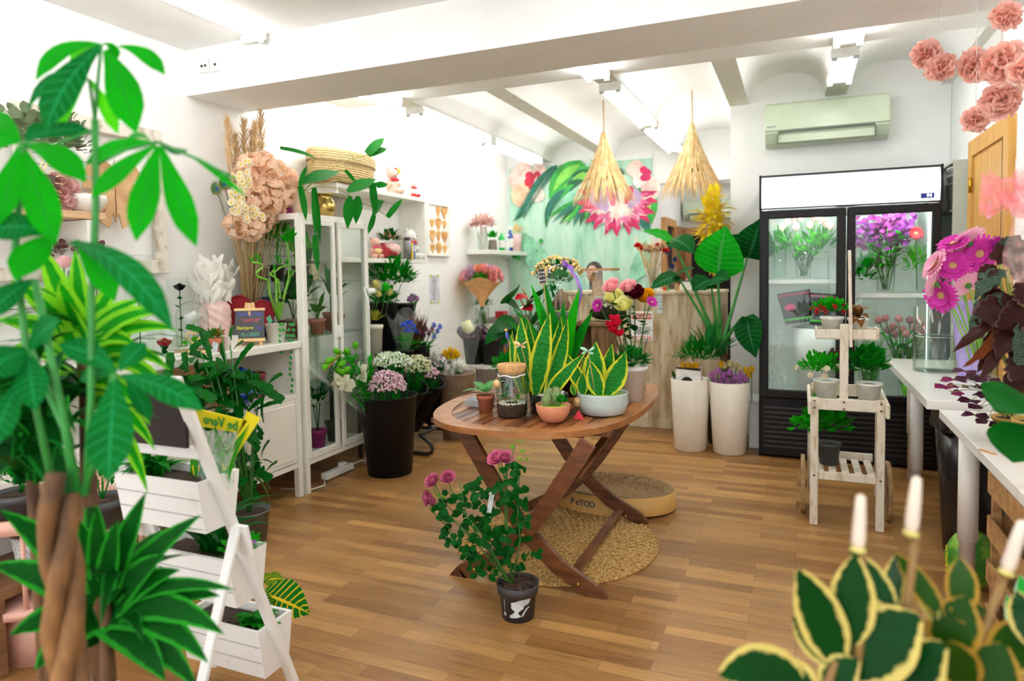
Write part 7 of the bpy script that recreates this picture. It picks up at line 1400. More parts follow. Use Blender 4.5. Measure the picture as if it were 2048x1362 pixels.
    # taupe tub and the wrapped chrysanthemums
    b=P(905,882,Z=0);tub=bucket('taupe_tub','tall taupe tub on the floor with wrapped white chrysanthemums',(b.x-.02,b.y+.14,0),.155,.125,.55,mat('taupe_tub',(.30,.23,.17),.6));tl=tub.location
    YM,WM=MATS['mum_yellow'],leafmat('mum_white',(.84,.84,.78),tl=.3);Q2=lambda px,py,Y_:P(px,py,Y=Y_)
    for col,mt,pts,lab,gp in(('white',WM,((896,738),(910,732),(922,740),(905,745),(918,730),(928,736),(893,748)),'white chrysanthemum in clear wrap over the taupe tub','white chrysanthemums in the taupe tub'),('yellow',YM,((890,708),(900,703),(910,706),(897,714),(907,714),(915,711)),'yellow chrysanthemum behind the white ones','yellow chrysanthemums behind the tub'),('white',WM,((868,712),(876,718),(862,722),(872,706)),'creamy white chrysanthemum between the mauve blossoms and the yellow ones','cream chrysanthemums by the wall')):
        for px,py in pts:c=Q2(px,py,tl.y-.06+(.12 if col=='yellow' else 0));o=thing('chrysanthemum',lab,'flower',(tl.x+rnd(-.06,.06),tl.y+rnd(-.03,.06),.42),0,gp);mb=MB();mum(mb,c-o.location,.042,0,32);mb.build('bloom',mt,o);mb=MB();mb.tube([(0,0,0),c-o.location],.004,5);mb.build('stem',STEM,o)
    t=thing('clear_wrap','crinkled clear wrap around the chrysanthemums by the wall','wrap',(tl.x,tl.y,.45));mb=MB();patch(mb,lambda u,v:((.12+.12*v)*math.cos(u*PI+.3)-.03*v,.02+(.12+.14*v)*math.sin(u*PI+.3),.10+.45*v*(1-.12*math.sin(u*31))),36,8);mb.build('film',film('cello_thin',(0,0,0)),t)
    # dark wrapped pots farther back
    for i,(px,py,lab)in enumerate(((950,690,'black pot in purple edged wrap at the wall, nearest the cork topped roll'),(985,690,'black pot in purple edged wrap half behind the anthurium'))):
        q=P(px,py,Y=5.75);t=bucket('wrapped_pot',lab,(q.x,5.75,.55),.12,.09,q.z-.50+.05,group='purple edged pots by the wall');hh=q.z-.45;mb=MB();patch(mb,lambda u,v:((.12+.05*v)*math.cos(u*2*PI),(.12+.05*v)*math.sin(u*2*PI),hh-.05+.10*v*(1+.35*math.sin(u*31))),40,4);mb.build('wrap',patchy('plum_wrap',(.03,.016,.022),(.30,.12,.24),.5,.62,16),t)
    t=thing('low_bench','low white bench by the wall holding the purple edged pots','bench',(P(965,690,Y=5.75).x,5.75,0));MB().box((0,0,.535),(.70,.34,.028)).build('seat',FURN,t,False);[MB().box((x,y,.26),(.04,.04,.52)).build('leg',FURN,t,False)for x in(-.31,.31)for y in(-.13,.13)]
    q=P(925,660,Y=5.72);t=thing('paper_roll','roll of pale green wrapping paper standing askew among the wrapped pots','paper roll',(q.x+.16,5.80,.5505));d=P(932,648,Y=5.70)-t.location;MB().tube([(0,0,.03),d*.75],.035,14).build('roll',mat('roll_clear',(.60,.55,.42),.4),t);MB().tube([d*.62,d*1.05],.052,16).build('roll_end',mat('roll_green',(.66,.68,.36),.5),t)
flower_buckets()
def corner_shelves():
    xf=-3.13;y0,y1=P(976,500,X=xf).y,YB-.05;yb=P(930,500,X=XL+.01).y
    for k,(py,lab)in enumerate(((499,'white floating shelf near the mural corner, the higher one'),(650,'lower white shelf near the mural corner with the wrapped bouquet'))):
        z=P(976,py,X=xf).z;t=thing('corner_shelf',lab,'shelf',(XL+.14,(y0+y1)/2,z-.025));MB().box((0,0,.0),(.275,y1-y0,.05),bev=.003).build('board',FURN,t,False);mb=MB();[mb.box((-.12,s*(y1-y0)*.4,-.04),(.03,.03,.05))for s in(-1,1)];mb.build('bracket',FURN,t,False)
        if k==0:zu=z+.0005
        else:zl=z+.0005
    c=thing('low_cupboard','grey brown cupboard under the lower corner shelf','cupboard',(XL+.16,(y0+y1)/2+.1,0));MB().box((0,0,.44),(.28,1.0,.86)).build('body',mat('greige',(0,0,0)),c,False);MB().box((.141,0,.44),(.012,.96,.80)).build('door',mat('greige_door',(.16,.13,.12),.6),c,False)
    def a(px,X_=-3.2):return(X_,P(px,480,X=X_).y)
    items=[(930,'cone_vase','tall white vase with one pink bloom, first on the upper corner shelf',.05,.25,'white'),(985,'grey_pot','dark grey square pot on the upper corner shelf',.06,.12,'greige')]
    for px,nm,lab,r_,h,m_ in items:
        x,y=a(px if px>940 else 944,-3.22);t=thing(nm,lab,'vase',(x,max(y,y0+.08),zu));MB().lathe([(0,0),(r_,0),(r_*.8,h),(r_*.7,h),(r_*.8,.01),(0,.01)],20 if nm=='cone_vase' else 4).build('vase',WPOT if m_=='white' else mat('greige',(0,0,0)),t);mb=MB();(carnation(mb,T(0,0,h+.03),.045,0,24)if nm=='cone_vase' else bush(mb,(0,0,h+.03),(.05,.05,.04),40,.06,.03));mb.build('bloom' if nm=='cone_vase' else 'foliage',leafmat('pink_bloom',(.75,.15,.30),tl=.3)if nm=='cone_vase' else G2,t)
    x,y=a(965,-3.22);t=thing('blush_bouquet','pale pink dried bouquet in a glass on the upper corner shelf','flowers',(x,y,zu));vessel(t,[(.045,0),(.05,.01),(.06,.20)],GLASS,20,'glass');mb=MB();bush(mb,(0,0,.28),(.11,.12,.09),150,.07,.05,'petal',0,.1,wave=.1);mb.build('blooms',leafmat('blush_bloom',(.80,.58,.52),tl=.3),t);mb=MB();[mb.tube([(0,0,.02),(rnd(-.06,.06),rnd(-.06,.06),.26)],.003,4)for _ in range(10)];mb.build('stems',MATS['dry_stem'],t)
    for i,(px,c,h,lab)in enumerate(((1003,'1fae4a',.24,'green spray bottle on the upper corner shelf'),(1013,'c8d8d8',.20,'pale bottle between the green and blue bottles'),(1020,'2c4f9a',.30,'tall blue and white spray bottle on the upper corner shelf'))):
        x,y=a(px,-3.18);t=thing('spray_bottle',lab,'bottle',(x,y,zu));MB().lathe([(0,0),(.035,0),(.038,h*.6),(.015,h*.75),(.014,h*.85),(0,h*.85)],16).build('bottle',mat('bottle_'+c,c,.3),t);MB().box((.01,0,h*.92),(.05,.02,h*.12)).build('nozzle',WPOT,t,False);MB().lathe([(.0385,h*.15),(.039,h*.5)],16).build('label',mat('paper',(0,0,0)),t)
    x,y=a(1033,-3.2);t=thing('tufted_pot','pink and white pot of straw tufts at the mural end of the upper shelf','potted plant',(x,y,zu));MB().lathe([(0,0),(.05,0),(.065,.22),(.055,.22),(0,.2)],20).build('pot',mat('blush_ceramic',(0,0,0)),t);MB().lathe([(.0508,.03),(.0555,.08)],20).build('stripe',mat('magenta_pot',(0,0,0)),t);mb=MB();bush(mb,(0,0,.24),(.06,.06,.06),70,.08,.01,'blade');mb.build('straw',STRAW[0],t)
    q=P(1030,505,Y=7.7);t=thing('hanging_fern','small fern frond drooping off the end of the upper corner shelf','plant',(q.x-.03,7.68,zu));mb=MB();mb.leaf((0,0,0),(.10,-.03,-.11),.08,.2,(1,-1,1),'fish',0,.1,10,notch=.5);mb.leaf((0,0,0),(.05,-.06,-.09),.07,.2,(1,-1,1),'fish',0,.1,10,notch=.5);mb.build('foliage',G5,t)
    # lower shelf
    y=P(965,640,X=-3.17).y;v=thing('glass_jar','glass jar of stems under the orange wrapped bouquet','vase',(-3.17,y,zl));vessel(v,[(.07,0),(.075,.01),(.075,.17),(.07,.19)],GLASS,24,'jar');t=thing('wrapped_bouquet','mixed pink bouquet wrapped in orange paper on the lower corner shelf','flowers',(-3.17,y,zl+.012));zc=P(970,565,X=-3.17).z-zl;mb=MB();[mb.tube([(rnd(-.05,.05),rnd(-.05,.05),0),(0,0,zc*.55)],.004,4)for _ in range(14)];mb.build('stems',STEM,t)
    mb=MB();patch(mb,lambda u,v_:((.025+.22*v_**1.5)*math.cos(u*2*PI),(.025+.26*v_**1.5)*math.sin(u*2*PI),zc*(.42+.62*v_)+.03*v_*math.sin(u*25)),40,8);mb.build('paper',mat('orange_paper',(.85,.48,.20),.6),t);mb=MB();bush(mb,(0,0,zc+.02),(.17,.20,.07),90,.07,.03);mb.build('foliage',G2,t)
    for k in range(22):d=rdir(.05,.9);mb=MB();rose(mb,aim(V((d.x*.17,d.y*.20,zc+.03+d.z*.10)),d),.055,0,3);mb.build('bloom',random.choice([leafmat('bouquet_pink',(.78,.38,.42),tl=.3),leafmat('bouquet_lilac',(.55,.38,.55),tl=.3),leafmat('bouquet_coral',(.80,.32,.22),tl=.3)]),t)
    y=P(942,635,X=-3.25).y;plant('white_flower_pot','small white pot of pinkish sprigs beside the glass jar',(-3.25,max(y,y0+.08),zl),.06,.15,WPOT,leafy(G1,70,(.09,.09,.06),.06,.02));t=thing('red_box','little red box on the lower corner shelf','box',(-3.17,P(1003,640,X=-3.17).y,zl));MB().box((0,0,.06),(.10,.13,.12),bev=.004).build('box',mat('box_red',(.50,.02,.04),.4),t,False);MB().box((0,0,.115),(.104,.134,.02)).build('lid',mat('box_red',(0,0,0)),t,False)
corner_shelves()
# ---------------------------------------------------------------- white ladder plant stand
LADW=patchy('ladder_white',(.82,.82,.81),(.70,.66,.60),.62,.8,12,(1,1,1),.5)
def ladder():
    xr,xl,F=-1.565,-1.935,1.775;r=thing('ladder_planter','white folding ladder planter with three tiers of trough boxes','plant stand',((xr+xl)/2,F,0));hx=(xr-xl)/2;S=.385;yy=lambda z:-S*z
    for s in(-1,1):
        MB().bar((s*hx,yy(0),.0),(s*hx,yy(1.13),1.13),.022,.042,(1,0,0),bev=.003).build('rail',LADW,r,False);MB().bar((s*(hx+.022),-.50,0),(s*(hx+.022),yy(.66),.66),.018,.036,(1,0,0),bev=.003).build('strut',LADW,r,False)
        MB().bar((s*(hx+.035),yy(.58)-.01,.56),(s*(hx+.035),yy(.66),.66),.01,.055,(1,0,0),bev=.003).build('hinge_plate',LADW,r,False);mb=MB();[mb.lathe([(0,0),(.006,0),(.005,.003),(0,.004)],10,aim((s*(hx+.0125),yy(z),z),(s,0,0)))for z in(.75,.44,.17,1.0)];mb.build('screw',mat('bolt_steel',(.35,.33,.3),.3,Metallic=1.0),r)
    MB().box((0,yy(1.11),1.105),(2*hx,.03,.03),bev=.004).build('top_bar',LADW,r,False);MB().box((0,yy(.90),.895),(2*hx-.02,.022,.035),bev=.003).build('cross_bar',LADW,r,False);MB().box((0,-.40,.16),(2*hx+.04,.016,.035)).build('strut_bar',LADW,r,False)
    MB().box((0,yy(1.0)-.004,1.005),(2*hx-.024,.012,.17)).build('chalk_panel',mat('chalk_brown',(.018,.010,.008),.8),r,False)
    for z0,z1,lab in((.655,.81,'t'),(.385,.54,'m'),(.10,.265,'b')):
        yc=yy((z0+z1)/2);w_=hx-.014;a,b=.055,.080;h=z1-z0;mb=MB()
        vs=[(-w_,yc-a,z0),(w_,yc-a,z0),(w_,yc+a,z0),(-w_,yc+a,z0),(-w_,yc-b,z1),(w_,yc-b,z1),(w_,yc+b,z1),(-w_,yc+b,z1)];t_=.012
        vi=[(-w_+t_,yc-a+t_,z0+t_),(w_-t_,yc-a+t_,z0+t_),(w_-t_,yc+a-t_,z0+t_),(-w_+t_,yc+a-t_,z0+t_),(-w_+t_,yc-b+t_,z1),(w_-t_,yc-b+t_,z1),(w_-t_,yc+b-t_,z1),(-w_+t_,yc+b-t_,z1)]
        mb.add(vs+vi,[(3,2,1,0),(0,1,5,4),(1,2,6,5),(2,3,7,6),(3,0,4,7),(8,9,10,11),(9,8,12,13),(10,9,13,14),(11,10,14,15),(8,11,15,12)]+[(4+k,4+(k+1)%4,12+(k+1)%4,12+k)for k in range(4)],flat=True)
        bx=mb.build('trough',LADW,r,False);g=MB();[g.box((0,yc-(a+(b-a)*k/3)-.0005,z0+h*k/3),(2*w_-.002,.002,.004))for k in(1,2)];g.build('board_groove',mat('groove',(.42,.41,.40),.8),bx,False)
        MB().box((0,yc,z1-.035),(2*w_-.03,2*b-.05,.03)).build('soil',SOIL,r,False)
    return r.location,hx,yy
def ladder_plants():
    o,hx,yy=ladder();zz=(.79,.52,.245)
    def at(dx,k,dy=0):return(o.x+dx,o.y+yy(zz[k]-.05)+dy,zz[k]-.015)
    for dx,k,n,L_,m_,lab,sh in((-.10,0,26,.13,G1,'low green plant in the top trough, beneath the chalk panel','lance'),(.02,1,16,.24,G3,'dark strap leaved plant in the middle trough','blade'),(.10,2,40,.07,G1,'small leaved plant in the bottom trough','oval')):
        t=thing('trough_plant',lab,'plant',at(dx,k));mb=MB();[arc_leaf(mb,(rnd(-.04,.04),0,0),rnd(0,2*PI),L_*rnd(.5,1),L_*rnd(.5,1.1),.035 if sh!='blade' else .03,sh,0,rnd(.2,.7),6)for _ in range(n)];mb.build('foliage',m_,t)
    t=thing('viola','little violas with purple blooms at the end of the middle trough','plant',at(.13,1,.02));mb=MB();bush(mb,(0,0,.03),(.05,.06,.03),60,.035,.02);mb.build('foliage',G2,t)
    for k in range(5):mb=MB();daisy(mb,aim((rnd(-.04,.04),rnd(-.06,.06),.055),(rnd(-.3,.3),rnd(-1,.2),.8)),.013,5,0,1,1);mb.build('flower',[mat('viola_purple',(.16,.03,.30),.6),mat('daisy_eye',(0,0,0))],t)
    # croton
    CT=leafmat('croton',(.014,.16,.03),vein=((.80,.60,.02,1),False));t=thing('croton','croton with yellow veined leaves in the bottom trough','plant',at(.15,2,.05));L=lambda px,py,Y:P(px,py,Y=Y)-t.location
    for bx,by,tx,ty,wd,Y in((525,1185,620,1228,62,1.88),(530,1160,568,1158,22,1.95),(515,1172,545,1148,20,1.95),(528,1180,545,1240,30,1.85)):mb=MB();a,b=L(bx,by,Y),L(tx,ty,Y+.01);mb.leaf(a,b,wd*1.25*(a-b).length/math.hypot(bx-tx,by-ty),.06,(-.1,-.8,1),'lance',0,.08,8);mb.build('leaf',CT,t)
    mb=MB();mb.tube([(0,0,0),L(525,1185,1.88)],.005,6);mb.tube([(0,0,0),L(520,1165,1.95)],.004,6);mb.build('stem',STEM,t)
    # wrapped plants with the yellow header seen from behind
    Y=o.y+yy(.79)+.06;t=thing('plant_sleeve','clear plant sleeve with a yellow header printed in mirrored green letters','plant sleeve',(o.x+.12,Y,.775));L=lambda px,py,dy=0:P(px,py,Y=Y+dy)-t.location
    YS=mat('sleeve_yellow',(.86,.72,.0),.45,.03);q=[L(385,815),L(495,842),L(478,866),L(396,852)];MB().add(q+[p+V((0,.004,0))for p in q],[(3,2,1,0),(4,5,6,7),(0,1,5,4),(2,3,7,6)],flat=True).build('header',YS,t,False)
    q=[L(494,822),L(522,836),L(480,900),L(440,962),L(425,962),L(476,866)];MB().add(q,[tuple(range(6))],flat=True).build('side_strip',YS,t,False)
    q=[L(386,930),L(402,930),L(405,966),L(392,966)];MB().add([p+V((0,-.005,0))for p in q],[(0,1,2,3)],flat=True).build('stripe',YS,t,False)
    mb=MB();patch(mb,lambda u,v:L(398+80*u-14*v,852+14*u+112*v)+V((0,-.03*math.sin(u*PI),0)),10,10);mb.build('clear_film',film('cello',(0,0,0)),t)
    a,b=L(395,836,-.003),L(488,856,-.003);x=(a-b).normalized();z=V((0,-1,0));y_=z.cross(x)*-1;M=Matrix.Identity(4)
    for i in range(3):M[i][0]=x[i];M[i][1]=(0,0,1)[i]-x[i]*x[2]*0;M[i][2]=-z[i];M[i][3]=((a+b)/2)[i]
    text_mb('be Vero',.042,M@Matrix.Diagonal((1,1,1,1)),bold=.0006).build('lettering',mat('header_green',(.03,.30,.05),.5),t,False)
    mb=MB();[mb.leaf((rnd(-.12,.05),rnd(-.02,.02),0),L(rnd(385,500),rnd(835,930),.0),.016,.05,(0,-1,.2),'blade')for _ in range(24)];mb.build('foliage',leafmat('sleeve_grass',(.10,.36,.04)),t)
    # fishtail palm behind the ladder
    b=P(482,1092,Z=0);t=thing('fishtail_palm','fishtail palm with jagged dark leaves in a clear pot before the sideboard','potted plant',(b.x,b.y+.07,0));pot(t,.10,.08,.17,mat('smoke_pot',(0,0,0)),.004,.01);Lp=lambda px,py:P(px,py,X=-2.76+rnd(-.08,.12))-t.location;mb=MB()
    stems=[[(0,0,.15),Lp(x1,y1)*.5+V((0,0,.12)),Lp(x1,y1)]for x1,y1 in((440,650),(400,700),(470,760),(520,760),(380,760),(460,690),(430,740),(505,880))];[mb.tube(s_,[.009,.006,.003],6)for s_ in stems];mb.build('stems',STEM,t);mb=MB()
    for px,py,n in((440,735,16),(400,750,18),(380,785,16),(470,765,16),(515,770,10),(430,795,18),(480,810,12),(355,765,12),(445,705,6),(370,810,8),(500,900,12),(515,850,8),(490,960,8),(520,940,7)):
        for _ in range(n):
            a=Lp(px+rnd(-30,30),py+rnd(-30,30));d=(V((rnd(-1,1),rnd(-.8,.4),rnd(-.7,.9)))).normalized();mb.leaf(a,a+d*rnd(.08,.17),rnd(.035,.065),.08,(rnd(-.6,.6),-.6,.8),'fish',0,.1,7,notch=.22)
    mb.build('foliage',leafmat('palm_dark',(.010,.11,.025),rough=.32,tl=.25),t)
    mb=MB();[mb.leaf(Lp(498,940),Lp(x,y),.025,.1,(0,-.5,1),'lance')for x,y in((550,930),(545,985),(470,925),(540,1010))];mb.build('red_edged_leaves',leafmat('dracaena_red',(.06,.22,.05),edge=(.35,.10,.10),ew=.7),t)
ladder_plants()
# ---------------------------------------------------------------- tall shelf with keepsakes at the photo's edge
def tall_shelf():
    X=-3.10;yr=P(190,520,X=X).y;r=thing('open_shelf','tall white open shelf with a wooden board, behind the money tree','shelf',(-3.25,yr-.46,ZS));z1=P(100,425,X=X).z-ZS
    MB().box((0,.0,z1),(.29,1.06,.035),bev=.003).build('board',wood('board_beech','b58a62','d8b48c',(8,1.3,8)),r,False);MB().box((0,.0,.30),(.27,.90,.02)).build('shelf',FURN,r,False)
    for s in(-1,1):MB().box((0,s*.45,z1/2-.01),(.28,.03,z1-.02)).build('upright',FURN,r,False)
    R=MATS;zb=ZS+z1+.018;at=lambda px,X_=-3.2:P(px,420,X=X_).y
    t=thing('pink_ball','pale pink ruffled paper ball on the wooden shelf board','ornament',(-3.2,at(118),zb));mb=MB();[mb.leaf((0,0,.09),V((0,0,.09))+rdir()*.095,.06,.1,rdir(),'petal',0,.3,3,wave=.1)for _ in range(110)];mb.build('tissue',leafmat('ball_pink',(.78,.48,.46),tl=.4,rough=.8),t)
    t=thing('white_bowl','white bowl on the wooden shelf board next to the wooden leaf','bowl',(-3.18,at(166),zb));MB().lathe([(0,0),(.05,0),(.095,.06),(.09,.085),(.08,.085),(.07,.05),(0,.02)],24).build('bowl',WPOT,t);MB().lathe([(0,.07),(.07,.075),(0,.10)],20).build('filling',WPOT,t)
    t=thing('eucalyptus','grey green dried eucalyptus in a dark pot on the wooden board','dried flowers',(-3.17,at(50,-3.25),zb));MB().lathe([(0,0),(.06,0),(.08,.15),(.07,.15),(0,.13)],20).build('pot',mat('pot_umber',(.10,.06,.05),.6),t);mb=MB();bush(mb,(.03,.03,.30),(.14,.24,.15),190,.05,.045,'round');mb.build('foliage',leafmat('eucalyptus_grey',(.20,.26,.15)),t)
    t=thing('straw_ornament','straw star ornament leaning on the shelf board','ornament',(-3.12,at(75,-3.12),zb));mb=MB();[mb.bar((0,0,.12),(.03*rnd(-1,1),.13*math.cos(a),.12+.12*math.sin(a)),.012,.004)for a in[k*.33 for k in range(19)]];mb.build('straw',STRAW[2],t,False)
    z2=ZS+.3105;t=thing('rose_tube','pink rose in a tall glass dome on the open shelf','preserved rose',(-3.17,at(122,-3.17),ZS+.0005));Rr=.075;H=P(122,485,X=-3.17).z-ZS
    t.location.z=z2;H-=.31;MB().lathe([(Rr,.01),(Rr,max(.06,H-Rr))]+[(Rr*math.cos(a),max(.06,H-Rr)+Rr*math.sin(a))for a in[PI/2*k/6 for k in range(1,6)]]+[(0,max(.06,H-Rr)+Rr)],24).build('dome',GLASS,t);MB().lathe([(0,0),(Rr+.01,0),(Rr+.01,.012),(0,.012)],24).build('base',BLACKP,t);mb=MB();rose(mb,T(0,0,H-.12),.042,0,4);mb.build('bloom',R['rose_pink'],t);mb=MB();mb.tube([(0,0,.01),(0,0,H-.12)],.003,5);[mb.leaf((0,0,.06),V((rnd(-.05,.05),rnd(-.05,.05),rnd(.05,.12))),.05)for _ in range(6)];mb.build('foliage',G3,t)
    t=thing('dried_sprigs','plum coloured dried sprigs under the wooden board','dried flowers',(-3.25,at(150,-3.25),z2));MB().lathe([(0,0),(.05,0),(.045,.14),(.04,.14),(0,.12)],18).build('vase',BLACKP,t);mb=MB();bush(mb,(0,0,.22),(.10,.14,.06),60,.05,.045,'round');mb.build('foliage',leafmat('plum_dry',(.22,.10,.10)),t)
    t=thing('polka_bag','white bag with red dots and hearts on the open shelf','bag',(-3.28,at(140,-3.28),ZS+.0005));MB().box((0,0,.14),(.10,.20,.28),bev=.01).build('bag',WPOT,t,False);mb=MB();[mb.lathe([(0,0),(.016,0),(.016,.002),(0,.002)],10,aim((.0505,rnd(-.08,.08),rnd(.03,.26)),(1,0,0)))for _ in range(10)];mb.build('dots',mat('dot_red',(.55,.02,.05),.5),t)
    t=thing('ruby_ornament','ruby red boxed rose ornament by the shelf upright','preserved rose',(-3.05,at(232,-3.05),ZS+.0005));MB().box((0,0,.012),(.11,.11,.022)).build('base',FURN,t,False);MB().box((0,0,.12),(.10,.10,.20)).build('case',GLASS,t,False);mb=MB();bush(mb,(0,0,.05),(.04,.04,.03),40,.03,.02);mb.build('moss',G4,t);[rose(m_,T(*p),.036,0,4)and m_.build('bloom',R['rose_red'],t)for m_,p in((MB(),(0,0,.10)),(MB(),(.01,.02,.15)))]
tall_shelf()
def pink_table():
    c=P(110,1000,Y=1.72);t=thing('round_pink_table','round pink stand with pots behind the braided trunk','table',(c.x-.05,1.74,0));z=P(225,1010,Y=1.72).z;R=.34;PK=mat('table_pink',(.66,.36,.28),.5,.04)
    MB().lathe([(0,z-.05),(R-.03,z-.05),(R-.03,z-.005),(R,z-.002),(R,z-.05),(R-.02,z-.058),(0,z-.058)],48).build('tray',PK,t);mb=MB()
    for k in range(22):a=2*PI*k/22;MB().tube([(math.cos(a)*(R-.02),math.sin(a)*(R-.02),z-.055),(math.cos(a)*(R-.02),math.sin(a)*(R-.02),.22)],.009,6).build('spindle',PK,t)
    MB().lathe([(0,.20),(R,.20),(R,.23),(0,.23)],48).build('lower_tray',PK,t);MB().lathe([(0,0),(R-.06,0),(R-.06,.20),(0,.20)],32).build('base',PK,t);x,y=t.location.x,t.location.y;zt=z-.049
    for i,(px,lab)in enumerate(((40,'grey nursery pot of fine leaves at the edge of the pink stand'),(205,'grey nursery pot on the pink stand nearest the ladder planter'))):q=P(px,1000,Y=1.60+.06*i);plant('nursery_plant',lab,(q.x,q.y,zt),.085,.10,GREYP,leafy(G1,70,(.11,.10,.06),.07,.018,'lance'),.03)
    t=thing('penguin_plush','plush penguin with a red cap standing beside the pink stand','plush toy',(P(190,1075,Y=1.95).x+.06,2.08,0));s=.06;zc=.44;MB().lathe([(0,0),(.10,0),(.11,zc-.05),(0,zc-.05)],24).build('stool',mat('stool_grey',(.3,.32,.34),.6),t);BKP=mat('plush_black',(.02,.02,.022),.9);MB().ell((0,0,zc+.05),(.085,.08,.10),16).ell((0,0,zc+.19),(.065,.06,.062),16).build('body',BKP,t);MB().ell((0,-.035,zc+.05),(.062,.055,.085),14).ell((0,-.028,zc+.185),(.045,.04,.045),14).build('front',mat('plush_white',(0,0,0)),t);MB().ell((0,0,zc+.245),(.055,.05,.03),12).ell((.05,0,zc+.26),.018,8).build('cap',mat('plush_red',(0,0,0)),t);mb=MB();[mb.ell((e*.018,-.068,zc+.20),.006,6)for e in(-1,1)];mb.build('face',BKP,t);MB().ell((0,-.075,zc+.18),(.012,.016,.008),8).build('beak',mat('daisy_eye',(0,0,0)),t)
    t=thing('low_shelf','low brown wooden shelf along the floor behind the money tree','shelf',(-2.72,1.9,0));TE=wood('low_wood','5c3c26','8a6444',(8,1.3,8));MB().box((0,0,.30),(.34,1.0,.035)).build('board',TE,t,False);[MB().box((0,s*.46,.15),(.32,.03,.28)).build('side',TE,t,False)for s in(-1,1)];q=P(70,1120,X=-2.66);k=thing('woven_pot','white woven texture pot on the low brown shelf','pot',(-2.66,q.y,.318));MB().lathe([(0,0),(.055,0),(.072,.13),(.066,.13),(.05,.01),(0,.01)],24).build('pot',mat('woven_white',(.62,.62,.62),.8,.4,140,1),k);MB().lathe([(.0725,.125),(.074,.132),(.066,.132)],24).build('rim',mat('greige',(0,0,0)),k)
pink_table()
